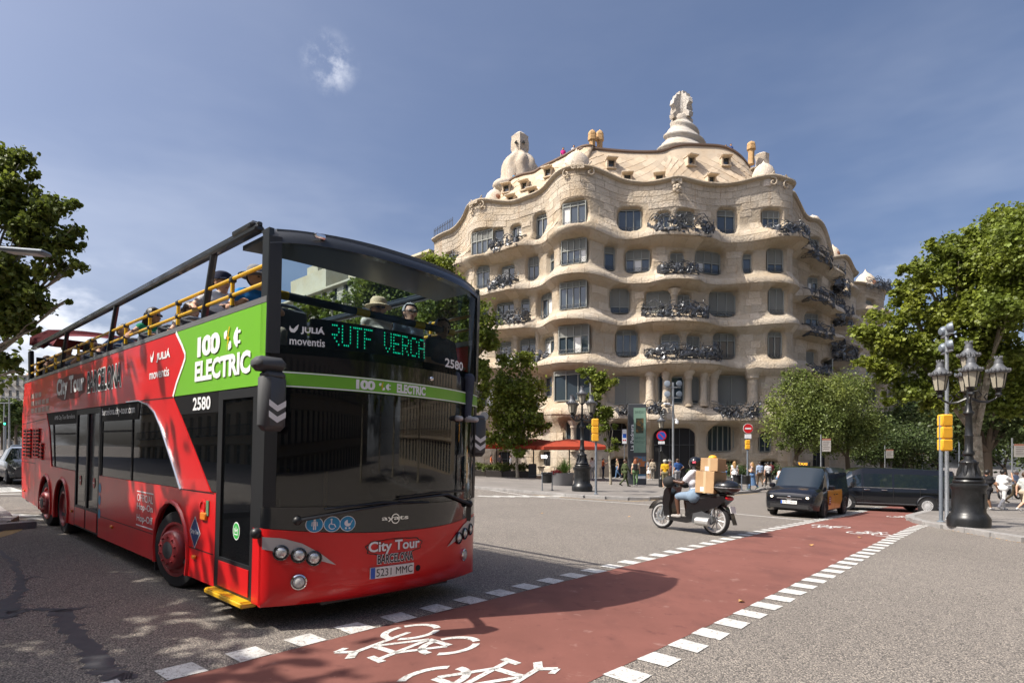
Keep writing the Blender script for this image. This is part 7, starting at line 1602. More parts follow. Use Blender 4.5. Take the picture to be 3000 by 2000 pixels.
# ================================================================== VEHICLES
CGLASS = mat('car_glass', (.012, .02, .028), .03, spec=.9, coat=.3)
BLKCAR = mat('black_car_paint', (.006, .007, .010), .2, coat=.55, spec=.4)
TAXIY = mat('taxi_yellow', (.78, .34, .012), .3, coat=.6)
PLATEW = mat('plate_white', (.72, .72, .70), .4)
REDL_ = mat('tail_red', (.45, .01, .015), .2, coat=.5)
def loft_car(t, st, w, paint, glass_rows, seams=(), name='body'):
    """st: list of (x, sill, belt, glass top, roof, half-width factor, top half-width factor); x forward.
       glass_rows: dict segment -> set of bands that are glass ('side', 'screen')"""
    rings = []
    for (x, sill, belt, gt_, roof, hw, tw) in st:
        W2 = w/2*hw; T2 = w/2*tw
        rings.append([(x, W2*.86, sill), (x, W2*.97, sill+.06), (x, W2, sill+(belt-sill)*.45), (x, W2*.985, belt-.05), (x, W2*.95, belt), (x, T2+(W2*.95-T2)*.12, gt_), (x, T2*.9, roof-.015), (x, T2*.5, roof), (x, 0, roof+.012)])
    B = MB(); n = 9
    vid = {}
    for i, r in enumerate(rings):
        for s in (1, -1):
            for j, p in enumerate(r):
                if j == 8 and s == -1: vid[i, j, s] = vid[i, j, 1]; continue
                vid[i, j, s] = len(B.v); B.v.append((p[0], p[1]*s, p[2]))
    panes = []
    for i in range(len(rings)-1):
        g = glass_rows.get(i, '')
        for s in (1, -1):
            for j in range(8):
                f = (vid[i, j, s], vid[i+1, j, s], vid[i+1, j+1, s], vid[i, j+1, s]); f = f if s == -1 else f[::-1]
                if ('s' in g and j == 4) or ('w' in g and j in (5, 6, 7)): panes.append((f, 'w' if j > 4 else 's', i, s)); continue
                B.f.append(f); B.m.append(0)
    for e in (0, len(rings)-1):
        f = [vid[e, j, 1] for j in range(9)]+[vid[e, j, -1] for j in range(7, -1, -1)]; B.f.append(tuple(f)); B.m.append(0)
    B.f.append(tuple(vid[i, 0, 1] for i in range(len(rings)))+tuple(vid[i, 0, -1] for i in range(len(rings)-1, -1, -1))); B.m.append(0)
    body = B.build(name, paint, t, ang=32, fixn=True)
    grp = {}
    for f, kd, i, s in panes: grp.setdefault((kd, i if kd == 'w' else (i, s)), []).append(f)
    for k_, fs in grp.items():
        m = MB(); ids = sorted({a for f in fs for a in f}); mp = {a: q for q, a in enumerate(ids)}
        m.add([B.v[a] for a in ids], [tuple(mp[a] for a in f) for f in fs]); m.build('windscreen' if k_[0] == 'w' else 'side_window', CGLASS, t, ang=60)
    return body
def car_wheel(t, x, y, r, side, rimc, spokes=10, turn=0.0, hubr=.62):
    R = Matrix.Rotation(turn, 3, 'Z') @ Matrix.Rotation(-side*pi/2, 3, 'X'); c = V(x, y, r); m = MB(); m.lathe([(r*.6, -.11), (r*.95, -.11), (r, -.07), (r, .07), (r*.95, .10), (r*.68, .11), (r*.62, .08)], 28, c, M=R, cap=False); wh = m.build('wheel', RUBBER, t)
    m = MB(); m.lathe([(r*.66, .06), (r*.66, .105), (r*.60, .11), (r*.56, .07)], 28, c, M=R, cap=False)
    for i in range(spokes):
        a = 2*pi*i/spokes; m.prism([(r*.12, -r*.035), (r*.60, -r*.06), (r*.60, r*.06), (r*.12, r*.035)], lambda u, v, d: c+R @ V(u*cos(a)-v*sin(a), u*sin(a)+v*cos(a), .105-d), .02)
    m.lathe([(r*.17, .08), (r*.17, .115), (.005, .12)], 16, c, M=R); m.build('rim', rimc, wh); m = MB(); m.lathe([(r*.58, .04), (.005, .04)], 20, c, M=R); m.build('wheel_disc', BLACKP, wh); return wh
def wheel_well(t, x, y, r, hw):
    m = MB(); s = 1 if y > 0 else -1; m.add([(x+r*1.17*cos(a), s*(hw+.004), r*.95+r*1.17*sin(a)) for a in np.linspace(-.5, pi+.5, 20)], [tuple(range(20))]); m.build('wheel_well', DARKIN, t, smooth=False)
def arch_ring(m, x, y, r, s): m.tube([(x+r*cos(a), y, r*.86+r*sin(a)) for a in np.linspace(.0, pi, 13)], .03, 5)
# ---- black-and-yellow taxi (small people carrier), nose towards the camera
fr_, fl_, rr_ = Gp(2409, 1517), Gp(2262, 1505), Gp(2472, 1504)
hd_ = (fr_-rr_); hd_.z = 0; ang = atan2(hd_.y, hd_.x)
ang = math.radians(228)
def tf(t, x): return Matrix.Translation(x)
tx = thing('taxi', 'black taxi van with yellow front doors and roof sign, lights on', 'taxi', (0, 0, 0)); fw = V(cos(ang), sin(ang), 0); sdv = V(-sin(ang), cos(ang), 0)
org = (fr_+fl_)/2-fw*1.38; org.z = gz(org.x, org.y)
tx.matrix_world = Matrix.Translation(org) @ TILT @ Matrix.Rotation(ang, 4, 'Z') @ Matrix.Scale(.96, 4)
ST = [(-2.18, .34, 1.02, 1.60, 1.74, .90, .76), (-2.10, .28, 1.02, 1.62, 1.80, .97, .82), (-1.2, .24, 1.02, 1.63, 1.83, 1, .84), (-.25, .22, 1.01, 1.63, 1.84, 1, .85), (.62, .22, 1.00, 1.62, 1.82, 1, .85), (.90, .22, 1.00, 1.60, 1.79, 1, .83), (1.55, .22, 1.03, 1.06, 1.12, 1, .80), (1.75, .22, .98, 1.02, 1.07, .985, .82), (2.10, .24, .88, .94, .97, .95, .84), (2.26, .28, .78, .84, .88, .86, .78), (2.31, .34, .62, .70, .74, .76, .68)]
loft_car(tx, ST, 1.86, BLKCAR, {1: 's', 2: 's', 3: 's', 4: '', 5: 'ws'})
for x, y in ((1.38, .835), (1.38, -.835), (-1.38, .835), (-1.38, -.835)): wheel_well(tx, x, y, .325, .93); car_wheel(tx, x, y, .325, 1 if y > 0 else -1, mat('dark_alloy', (.16, .17, .18), .35, .7), 10, .0 if x < 0 else .12)
def side_patch(t, pts, hw, m_, nm, off=.006, s=1):
    """sheet that follows the body side: pts (x, z)"""
    m = MB(); m.prism(pts, lambda u, v, d: V(u, s*(hw(v)+off-d), v), .004); return m.build(nm, m_, t, smooth=False)
def hwt(z_):   # half-width of the taxi side at height z
    W2 = .93; return W2*(.97+.03*min(1, max(0, (z_-.28)/.30))) if z_ < .58 else W2*(1-.015*min(1, (z_-.58)/.40)) if z_ < .96 else W2*.985-(z_-.96)*.55
for a, b, nm in ((.06, 1.00, 'front_door'), (-.92, .04, 'rear_door')):
    m = MB(); m.slab(lambda u, v, d: V(a+(b-a)*u+(.0 if nm == 'front_door' else .28*(1-u)*max(0, 1-v*2.2)), hwt(.30+.70*v)+.012-d, .30+.70*v), 6, 12, .006); d = m.build(nm, TAXIY, tx, ang=50)
    m = MB(); m.box((a+.16 if nm == 'front_door' else b-.16, .955, .83), (.16, .03, .035), bev=.01); m.build('handle', BLACKP, d)
m = MB(); m.box((.82, .957, .62), (.26, .006, .32)); ad = m.build('advert', mat('advert_red', (.30, .02, .03), .5), tx, smooth=False); m = MB(); fA = lambda u, v: V(u, .962, v)
for i, (wd) in enumerate((.12, .2, .17)): stroke2d(m, fA, [(.93, .72-i*.08), (.93-wd, .72-i*.08)], .035)
m.build('advert_print', WHITEP, ad, smooth=False)
m = MB()
for x in (1.38, -1.38): arch_ring(m, x, .925, .37, 1); arch_ring(m, x, -.925, .37, -1)
m.build('wheel_arch', BLACKP, tx)
m = MB(); m.box((.78, 0, 1.93), (.18, .46, .17), bev=.02); sg = m.build('roof_sign', BLACKP, tx); m = MB(); put_text(m, 'TAXI', lambda u, v: V(.876, u, v), -.16, .16, 1.885, 1.975, bold=.02); m.build('lettering', mat('taxi_amber', (.75, .35, .02), .5, emit=(1, .42, .02, .9)), sg, smooth=False)
fx_ = lambda y: 2.315-.42*(abs(y)/.9)**2.6
for s in (-1, 1):
    m = MB(); m.prism([(s*.42, .80), (s*.80, .82), (s*.86, .90), (s*.78, .94), (s*.44, .88)], lambda u, v, d: V(2.33-.13*max(0, (abs(u)-.45)/.35)**2-.25*max(0, v-.62)-d, u, v-.12), .10); hl_ = m.build('headlamp', mat('headlamp_shell', (.35, .36, .38), .1, .6), tx, smooth=False, fixn=True)
    m = MB(); m.ell((2.285, s*.60, .735), (.04, .055, .035), 10, 6); m.build('lit_bulb', mat('headlight_glow', (1, .9, .75), .3, emit=(1, .85, .62, 5)), hl_)
    m = MB(); m.box((.98, s*1.04, 1.10), (.12, .22, .17), bev=.04); m.tube([(.98, s*.90, 1.04), (.98, s*1.0, 1.07)], .03, 5); m.build('mirror', BLKCAR, tx)
m = MB(); m.slab(lambda u, v, d: V(2.322-d, (u-.5)*1.3, .36+.13*v), 12, 2, .02); m.build('lower_grille', mat('grille_mesh', (.012, .012, .013), .5, bump=(60, 1.0, 'v')), tx)
m = MB(); m.slab(lambda u, v, d: V(2.318-d, (u-.5)*.85, .69+.025*v), 10, 1, .02); m.build('chrome_strip', CHROME, tx)
m = MB(); m.lathe([(.085, 0), (.085, .02), (.07, .025)], 20, (2.315, 0, .70), M=Matrix.Rotation(pi/2, 3, 'Y')); bd = m.build('badge', CHROME, tx); m = MB(); fb = lambda u, v: V(2.342, u, v-.13)
stroke2d(m, fb, [(-.035, .875), (-.012, .835), (0, .865), (.012, .835), (.035, .875)], .012); stroke2d(m, fb, [(-.055, .85), (-.02, .78), (0, .82), (.02, .78), (.055, .85)], .012); m.build('badge_letters', BLACKP, bd, smooth=False)
m = MB(); m.box((2.335, 0, .565), (.02, .54, .115)); pl = m.build('licence_plate', PLATEW, tx, smooth=False); m = MB(); put_text(m, '5791 MVX', lambda u, v: V(2.347, u, v), -.20, .25, .53, .60); m.build('lettering', BLKPR, pl, smooth=False); m = MB(); m.box((2.347, -.245, .565), (.004, .045, .11)); m.build('plate_band', mat('eu_blue', (.02, .10, .45), .4), pl, smooth=False)
m = MB(); m.tube([(1.5, -.6, 1.12), (1.42, .1, 1.16)], .012, 4); m.tube([(1.5, .1, 1.12), (1.42, .7, 1.16)], .012, 4); m.build('wiper', BLACKP, tx)
# ---- long black passenger van crossing behind
rw = Gp(2711, 1503); ang = math.radians(180-14)
vn = thing('van', 'long black passenger van with pale multi-spoke wheels crossing behind the taxi', 'van', (0, 0, 0)); fw = V(cos(ang), sin(ang), 0); lf = V(-sin(ang), cos(ang), 0)
org = rw+fw*1.55*.92-lf*.83*.92; org.z = gz(org.x, org.y)
vn.matrix_world = Matrix.Translation(org) @ TILT @ Matrix.Rotation(ang, 4, 'Z') @ Matrix.Scale(.93, 4)
SV = [(-2.62, .42, 1.05, 1.62, 1.78, .93, .80), (-2.55, .30, 1.06, 1.64, 1.86, .99, .84), (-1.25, .26, 1.06, 1.65, 1.90, 1, .86), (-.28, .24, 1.06, 1.65, 1.91, 1, .86), (-.20, .24, 1.06, 1.65, 1.91, 1, .86), (.92, .24, 1.06, 1.64, 1.90, 1, .86), (1.02, .24, 1.06, 1.62, 1.88, 1, .86), (1.35, .24, 1.06, 1.52, 1.74, 1, .82), (1.98, .24, 1.08, 1.12, 1.20, .99, .80), (2.2, .26, 1.0, 1.04, 1.10, .97, .82), (2.45, .30, .88, .92, .97, .88, .78), (2.52, .36, .7, .76, .8, .8, .7)]
loft_car(vn, SV, 1.93, BLKCAR, {1: 's', 2: 's', 4: 's', 6: 's', 7: 'ws'})
for x, y in ((1.62, .87), (1.62, -.87), (-1.55, .87), (-1.55, -.87)): wheel_well(vn, x, y, .335, .965); car_wheel(vn, x, y, .335, 1 if y > 0 else -1, mat('pale_rim', (.62, .62, .62), .4, .2), 18)
m = MB()
for x in (1.62, -1.55): arch_ring(m, x, .965, .40, 1)
m.build('wheel_arch', BLKCAR, vn)
hv = .965
for x in (-.24, .97, -1.28):
    m = MB(); m.box((x, hv+.002, .66), (.012, .012, .78)); m.build('door_seam', DARKIN, vn, smooth=False)
m = MB(); m.box((.3, hv*.955+.012, 1.045), (3.6, .012, .02)); m.build('window_trim', CHROME, vn, smooth=False); m = MB(); m.box((0.05, hv+.006, .36), (2.6, .02, .05), bev=.008); m.build('side_strip', DGREY, vn)
m = MB(); m.box((-1.9, hv+.004, .62), (1.2, .012, .014)); m.box((-1.9, hv+.004, .86), (1.3, .012, .014)); m.build('sliding_rail', DARKIN, vn, smooth=False)
for x in (.80, .12): m = MB(); m.box((x, hv+.02, .95), (.24, .04, .045), bev=.015); m.build('handle', CHROME, vn)
m = MB(); m.box((1.42, 1.08, 1.15), (.16, .18, .26), bev=.06); m.build('mirror', BLKCAR, vn)
m = MB(); m.box((-2.56, .86, .98), (.14, .20, .52), bev=.03); m.build('tail_lamp', REDL_, vn); m = MB(); m.box((-2.35, .90, .48), (.5, .14, .42), bev=.04); m.build('rear_bumper', DGREY, vn)
person('van driver in pale turquoise shirt behind the side window', None, 0, top=(.25, .42, .40), hair='black', skin=1, J=pose_sit(base_joints()), M=vn.matrix_world @ Matrix.Translation((.95, .42, .52)) @ Matrix.Rotation(-pi/2, 4, 'Z'), sleeve='long')
# ---- scooter
mf, mr = Gp(1940, 1547), Gp(2095, 1567); d = mf-mr; wb = hypot(d.x, d.y); ang = atan2(d.y, d.x); kk = wb/1.34
sc = thing('scooter', 'black large-wheel scooter with top case crossing the junction', 'scooter', (0, 0, 0)); sc.matrix_world = Matrix.Translation((mr.x, mr.y, gz(mr.x, mr.y))) @ TILT @ Matrix.Rotation(ang, 4, 'Z') @ Matrix.Rotation(.03, 4, 'X') @ Matrix.Scale(kk, 4)
SM = sc.matrix_world.copy()
def moto_wheel(x, r, w):
    R = Matrix.Rotation(-pi/2, 3, 'X'); c = V(x, 0, r); m = MB(); m.lathe([(r*.80, -w*.7), (r*.9, -w), (r, -w*.35), (r, w*.35), (r*.9, w), (r*.80, w*.7)], 32, c, M=R, cap=False); wh = m.build('wheel', RUBBER, sc)
    m = MB(); m.lathe([(r*.71, -w*.85), (r*.82, -w*.9), (r*.82, w*.9), (r*.71, w*.85)], 32, c, M=R, cap=False); m.lathe([(.05, -.05), (.06, 0), (.05, .05)], 12, c, M=R)
    for i in range(10): a = 2*pi*i/10; m.tube([c+V(.05*cos(a), 0, .05*sin(a)), c+V(r*.76*cos(a+.12), 0, r*.76*sin(a+.12))], .013, 5)
    m.build('rim', mat('alloy_rim', (.5, .5, .5), .4, .3), wh); return wh
moto_wheel(0, .315, .06); moto_wheel(1.34, .30, .05)
m = MB(); m.lathe([(.12, -.012), (.12, .012), (.07, .012), (.07, -.012)], 24, (1.34, .055, .30), M=Matrix.Rotation(pi/2, 3, 'X'), cap=False); m.build('brake_disc', STEEL, sc)
m = MB()
for s in (-1, 1): m.tube([(1.34, s*.075, .30), (1.24, s*.07, .66)], .024, 8)
m.build('fork', STEEL, sc)
MBLK = mat('scooter_black', (.010, .010, .011), .25, coat=.6)
m = MB(); m.slab(lambda u, v, d: V(1.34+(.345+d)*cos(.35+u*2.1), (v-.5)*.15, .30+(.345+d)*sin(.35+u*2.1)), 12, 4, .015); m.build('front_mudguard', MBLK, sc)
m = MB(); m.prism([(1.17, .30), (1.23, .62), (1.20, .86), (1.10, .98), (.99, .97), (1.02, .80), (1.06, .55), (1.02, .32)], lambda u, v, d: V(u, -.19+d+(0), v), .38); m.build('leg_shield', MBLK, sc, fixn=True)
m = MB(); m.ell((1.10, 0, 1.02), (.16, .20, .11), 14, 8); m.build('front_cowl', MBLK, sc); m = MB(); m.ell((1.22, 0, .99), (.05, .11, .06), 12, 6); m.build('headlamp', CHROME, sc)
m = MB(); m.prism([(1.04, .22), (1.05, .32), (.62, .33), (.50, .40), (.40, .36), (.45, .24), (.6, .20)], lambda u, v, d: V(u, -.17+d, v), .34); m.build('footboard', MBLK, sc, fixn=True)
m = MB(); m.prism([(.66, .34), (.62, .55), (.66, .66), (.40, .72), (.0, .80), (-.24, .84), (-.30, .76), (-.12, .60), (.14, .50), (.30, .40), (.46, .34)], lambda u, v, d: V(u, -.15+d, v), .30); m.build('rear_body', MBLK, sc, fixn=True)
m = MB(); m.prism([(.68, .70), (.64, .77), (.38, .79), (.12, .84), (-.12, .87), (-.16, .83), (.10, .76), (.40, .70)], lambda u, v, d: V(u, -.14+d, v), .28); m.build('seat', mat('seat_vinyl', (.016, .016, .017), .6), sc, fixn=True)
m = MB(); m.prism([(.46, .24), (.44, .42), (.24, .48), (-.02, .40), (-.06, .30), (.02, .22), (.26, .18)], lambda u, v, d: V(u, .09+d, v), .09); m.build('engine_case', mat('dark_alloy', (.16, .17, .18), .35, .7), sc, fixn=True)
m = MB(); m.tube([(.34, .185, .27), (.02, .19, .27)], [.085, .09], 14); m.build('belt_cover', mat('silver_case', (.55, .55, .54), .35, .6), sc)
m = MB(); m.tube([(.02, .11, .40), (-.02, .11, .72)], .03, 8); m.tube([(.02, -.11, .40), (-.02, -.11, .72)], .03, 8); m.build('shock_absorber', CHROME, sc)
m = MB(); m.slab(lambda u, v, d: V(.0+(.36+d)*cos(1.3+u*1.75), (v-.5)*.14, .315+(.36+d)*sin(1.3+u*1.75)), 10, 3, .012); m.box((-.40, 0, .38), (.015, .14, .26), rot=Matrix.Rotation(.35, 3, 'Y')); m.build('rear_mudguard', MBLK, sc)
m = MB(); m.box((-.38, 0, .56), (.012, .19, .14), rot=Matrix.Rotation(.3, 3, 'Y')); m.build('licence_plate', PLATEW, sc, smooth=False)
m = MB(); m.box((-.27, 0, .79), (.14, .24, .08), bev=.03); m.build('tail_lamp', REDL_, sc)
m = MB(); m.tube([(1.04, 0, .98), (1.03, 0, 1.08)], .03, 8); m.tube([(.97, .34, 1.07), (1.03, .18, 1.09), (1.03, -.18, 1.09), (.97, -.34, 1.07)], .016, 8); m.build('handlebar', BLACKP, sc)
for s in (-1, 1): m = MB(); m.ell((.99, s*.30, 1.06), (.15, .12, .13), 12, 8); m.build('hand_muff', mat('muff_nylon', (.012, .012, .013), .8), sc)
m = MB(); m.box((-.16, 0, .87), (.36, .24, .03), bev=.01); m.build('luggage_rack', BLACKP, sc)
m = MB(); m.ell((-.22, 0, 1.02), (.29, .27, .155), 20, 10); tc_ = m.build('top_case', MBLK, sc); m = MB(); m.lathe([(.275, 0), (.295, .015), (.275, .03)], 24, (-.22, 0, .99), fn=lambda a, r, z_: r*(1-.06*abs(sin(a)))); m.build('case_seam', SILVER, tc_)
def carton(c, sz, label, rot=0.0):
    t = thing('cardboard_box', label, 'box', (0, 0, 0), 0, 'cartons on the scooter'); t.matrix_world = SM @ Matrix.Translation(c) @ Matrix.Rotation(rot, 4, 'Z'); m = MB(); m.box((0, 0, 0), sz, bev=.006); m.build('carton', mat('cardboard', (.42, .27, .14), .8, noise=[(3, .45, .7, (.36, .22, .11))]), t, smooth=False)
    m = MB(); m.box((0, 0, 0), (.06, sz[1]+.004, sz[2]+.004)); m.build('tape', mat('clear_tape', (.52, .40, .25), .2), t, smooth=False)
    m = MB(); m.box((sz[0]*.12, sz[1]/2+.001, -sz[2]*.32), (.08, .004, .09)); m.build('label_sticker', WHITEP, t, smooth=False)
carton((.16, 0, 1.10), (.44, .46, .46), 'large brown carton taped behind the scooter rider'); carton((.10, .02, 1.47), (.38, .40, .27), 'smaller brown carton on top of the large one', .12)
t = thing('yellow_ball', 'yellow rounded top poking above the upper carton', 'package', (0, 0, 0)); t.matrix_world = SM @ Matrix.Translation((.12, .02, 1.62)); m = MB(); m.ell((0, 0, 0), (.09, .09, .055), 12, 8); m.build('package_top', YELLOWS, t)
J = pose_sit(base_joints(), .10)
for n, s in (('l', -1), ('r', 1)):
    J['kn'+n] = V(s*.17, .40, .50); J['an'+n] = V(s*.15, .34, .10); J['to'+n] = V(s*.16, .50, .06); set_arm(J, n, (s*.09, .16, -.22), (s*.06, .22, .04))
rider = person('scooter rider in white tee, denim shorts and black helmet', None, 0, top=(.66, .66, .70), bottom=(.20, .27, .36), skin=2, hair='black', shoe=(.36, .34, .32), legs='shorts', J=J, hat='helmet', fat=1.3, vox=.018, M=SM @ Matrix.Translation((.47, 0, .26)) @ Matrix.Rotation(-pi/2, 4, 'Z'), scale=1.0, fingers=True)
hd = J['head']; m = MB(); m.lathe([(.10, -.10), (.13, -.09), (.142, .0), (.138, .08), (.11, .13), (.06, .16), (0, .168)], 20, hd+V(0, -.01, .01), fn=lambda a, r, z_: r*(1.0+.06*sin(a)) if not (z_ < -.02 and sin(a) > .5) else r*.82); hm_ = m.build('helmet', BLACKG, rider, ang=70)
m = MB(); m.ell(hd+V(0, .075, .02), (.11, .06, .06), 14, 8); m.build('visor', CGLASS, rider); m = MB(); m.box(hd+V(-.128, -.06, .05), (.03, .09, .05), bev=.01); m.build('helmet_decal', mat('decal_pink', (.55, .08, .12), .4), hm_)
# ---- traffic far behind the bus
def simple_car(label, c, ang_, st, w, paint, nm, cat, rows, wheels, r=.31, k=1.0):
    t = thing(nm, label, cat, (0, 0, 0), group='cars far behind the bus'); t.matrix_world = Matrix.Translation((c.x, c.y, gz(c.x, c.y))) @ TILT @ Matrix.Rotation(ang_, 4, 'Z') @ Matrix.Scale(k, 4); loft_car(t, st, w, paint, rows)
    for x in wheels:
        for s in (1, -1): car_wheel(t, x, s*(w/2-.10), r, s, SILVER, 5)
    return t
SALOON = [(-2.2, .40, .90, .92, .96, .85, .75), (-2.1, .28, .92, .98, 1.04, .95, .78), (-1.5, .24, .93, 1.06, 1.12, 1, .78), (-.95, .22, .93, 1.34, 1.40, 1, .68), (.0, .22, .92, 1.38, 1.45, 1, .70), (.45, .22, .91, 1.33, 1.40, 1, .70), (1.15, .22, .90, .94, .98, 1, .78), (1.9, .24, .78, .82, .86, .95, .8), (2.2, .34, .62, .66, .70, .82, .7)]
a_ = atan2(-UD.y, -UD.x)
p = Gp(50, 1334); tb_ = simple_car('dark saloon taxi with yellow side far behind the bus, headlights on', p, a_-.12, SALOON, 1.8, BLKCAR, 'saloon_car', 'car', {2: 'w', 3: 's', 4: 's', 5: 'ws'}, (-1.3, 1.35))
for s in (-1, 1): m = MB(); m.ell((2.08, s*.62, .72), (.08, .12, .06), 10, 6); m.build('headlamp', mat('headlight_glow', (1, .9, .75), .3, emit=(1, .85, .62, 5)), tb_)
m = MB(); m.box((2.15, .15, .42), (.05, 1.2, .05)); m.build('indicator_strip', mat('indicator_amber', (.8, .3, .02), .4, emit=(1, .4, .02, 1.5)), tb_, smooth=False)
p = Gp(58, 1420); simple_car('dark grey car half hidden behind the bus tail', p+UD*2.2+VD*.55, a_, [(q[0], q[1], q[2]*1.1, q[3]*1.14, q[4]*1.15, q[5], q[6]) for q in SALOON], 1.85, mat('grey_car_paint', (.05, .055, .06), .2, coat=1), 'estate_car', 'car', {2: 'w', 3: 's', 4: 's', 5: 'ws'}, (-1.3, 1.35), .34)
VANW = mat('white_van_paint', (.55, .56, .58), .35, coat=.5)
for i, (px, py, lab) in enumerate(((30, 1293, 'right of two'), (6, 1288, 'left of two'))):
    p = Gp(px, py); tv = simple_car('white delivery van far up the avenue, '+lab, p, a_+pi, SV, 1.93, VANW, 'delivery_van', 'van', {7: 'w'}, (-1.55, 1.6), .33)
    for s in (-1, 1): m = MB(); m.box((-2.63, s*.85, .95), (.06, .14, .4)); m.build('tail_lamp', REDL_, tv, smooth=False)
# ================================================================== PEDESTRIANS
def ped(label, px, py, face, top, bottom, pose='stand', arm=None, **k):
    q = Gp(px, py, .13); J = base_joints()
    if pose == 'walk': J = pose_walk(J, k.pop('st', .34), k.pop('ph', 1))
    if arm == 'phone': set_arm(J, 'r', (.05, .06, -.27), (-.08, .2, .14)); set_arm(J, 'l', (-.05, .06, -.27), (.08, .2, .14))
    if arm == 'face': set_arm(J, 'r', (.10, .18, -.14), (-.12, .10, .22))
    if arm == 'hip': set_arm(J, 'r', (.20, -.06, -.20), (-.10, .12, -.12))
    h = k.pop('h', 1.7); return person(label, (q.x, q.y, q.z), face, top=top, bottom=bottom, J=J, height=h, group='pedestrians', **k)
C = dict(white=(.62, .62, .62), blue=(.04, .10, .28), yel=(.62, .36, .02), black=(.015, .015, .017), khaki=(.26, .20, .12), denim=(.10, .18, .32), green=(.055, .07, .03), orange=(.50, .12, .04), beige=(.45, .38, .28), grey=(.3, .3, .31), pink=(.45, .2, .2), brown=(.11, .075, .05), lblue=(.30, .38, .52), red=(.35, .02, .03))
L, R_, AW, TO = pi/2, -pi/2, 0, pi     # facing left, right, away, towards the camera
ped('woman in olive green outfit and pale headscarf walking left of the totem', 1831, 1425, R_+.4, C['green'], C['green'], 'walk', hair='brown', sleeve='long', female=True, shoe=C['black'])
ped('red-haired woman with black backpack and green trousers by the totem', 1862, 1424, AW-.3, C['beige'], (.10, .16, .08), 'walk', st=.15, hair='red', hairlen=.22, sleeve='none', female=True, bag='backpack')
ped('young woman in jeans with hand at her face near the slender tree', 1809, 1400, L, C['khaki'], C['denim'], 'walk', st=.2, arm='hip', hair='brown', hairlen=.15, sleeve='none', female=True)
ped('man in coral shirt looking at his phone by the cafe', 1767, 1402, R_, C['orange'], (.03, .035, .06), arm='phone', hair='black', shoe=C['black'])
ped('person in white tee half hidden by the traffic light pole', 1735, 1407, AW+.4, C['white'], C['grey'], hair='brown')
ped('person in coral top standing among the cafe tables', 1439, 1386, R_, C['orange'], C['black'], hair='black')
ped('cafe guest in dark top beside the parasol pole', 1464, 1384, TO, (.10, .08, .08), C['black'], hair='brown')
ped('cafe waiter in white shirt under the parasols', 1496, 1386, L, C['white'], C['black'], hair='black', sleeve='long')
ped('man in pale shirt and grey trousers with back to camera by the gate', 1912, 1406, AW, C['beige'], (.20, .18, .15), hair='brown', sleeve='long')
ped('woman in white skirt just left of the man in pale shirt', 1903, 1405, AW+.3, C['grey'], C['white'], hair='brown', hairlen=.12, female=True, legs='bare', skirt=(1.05, .55, .25, C['white']))
ped('man in yellow tee, camouflage shorts and beige cap', 1948, 1430, AW-.2, C['yel'], (.19, .17, .10), hair='grey', hat='cap', legs='shorts', bag=C['brown'], shoe=C['beige'])
ped('woman in white cap and brown shorts beside the man in yellow', 1961, 1426, R_-.5, C['pink'], C['brown'], hair='brown', hat='cap', legs='shorts', sleeve='none', female=True, bag=C['brown'])
ped('man in navy blue tee and grey shorts with back to camera', 1985, 1425, AW+.2, C['blue'], C['grey'], hair='brown', legs='shorts', h=1.78, arm='hip')
ped('man in light blue shirt in the queue, arm raised', 2060, 1412, R_+.6, C['lblue'], C['khaki'], hair='brown', arm='face')
ped('person in lilac tee at the left of the queue', 2050, 1413, AW, (.36, .38, .5), C['black'], hair='black')
ped('woman with light hair and white top in the queue', 2090, 1416, AW-.3, C['white'], C['denim'], hair='brown', hairlen=.1, female=True)
ped('dark-haired man in navy facing the camera in the queue', 2094, 1408, TO, (.03, .04, .08), C['black'], hair='black', h=1.75)
ped('person in red and blue football shirt in the queue', 2107, 1412, AW+.5, C['red'], C['blue'], hair='black', legs='shorts')
ped('woman in long tan dress with long fair hair', 2113, 1418, AW, C['khaki'], C['khaki'], hair='blond', hairlen=.28, female=True, skirt=(1.1, .18, .28, (.36, .25, .12)), sleeve='none')
ped('young woman in denim shorts and brown top, fair hair', 2122, 1420, R_+.9, (.22, .13, .09), C['denim'], hair='blond', hairlen=.25, female=True, legs='bare', sleeve='none', arm='phone')
ped('person in white tee at the back of the queue', 2128, 1406, AW, C['white'], C['black'], hair='black')
ped('fair-haired woman in white summer dress behind the bins', 2152, 1424, AW-.2, C['white'], C['white'], hair='blond', hairlen=.2, female=True, legs='bare', sleeve='none', skirt=(1.1, .62, .24, C['white']))
ped('woman in long denim skirt and green shoes right of the bins', 2204, 1434, L-.5, (.40, .30, .26), C['denim'], 'walk', st=.2, hair='blond', hairlen=.28, female=True, sleeve='none', skirt=(1.08, .28, .24, C['denim']), shoe=(.35, .5, .3), arm='phone')
ped('man in pale blue shirt and brown trousers walking away', 2226, 1425, AW, C['lblue'], C['brown'], 'walk', st=.16, hair='black', sleeve='long', h=1.74, shoe=C['black'])
ped('person with white backpack straps walking beside the blue shirt', 2243, 1419, R_+.6, C['black'], C['brown'], 'walk', hair='black', legs='shorts')
ped('man in white tee and black trousers walking away', 2250, 1426, AW, C['white'], C['black'], 'walk', st=.14, hair='black', h=1.72)
ped('person in maroon top behind the man in white', 2260, 1412, AW, (.12, .02, .03), C['black'], hair='black')
def sitter(label, px, py, face, top, bottom, **k):
    q = Gp(px, py, .13); person(label, (q.x, q.y, q.z), face, top=top, bottom=bottom, J=pose_sit(base_joints(), .25), group='pedestrians', **k)
    t = thing('stone_seat', 'low grey stone seat under the %s' % label.split(' near')[0].split(' beside')[0].split(' partly')[0], 'seat', (q.x, q.y, q.z), face); m = MB(); m.box((0, -.05, .2), (.55, .5, .40), bev=.03); m.build('block', KERB, t)
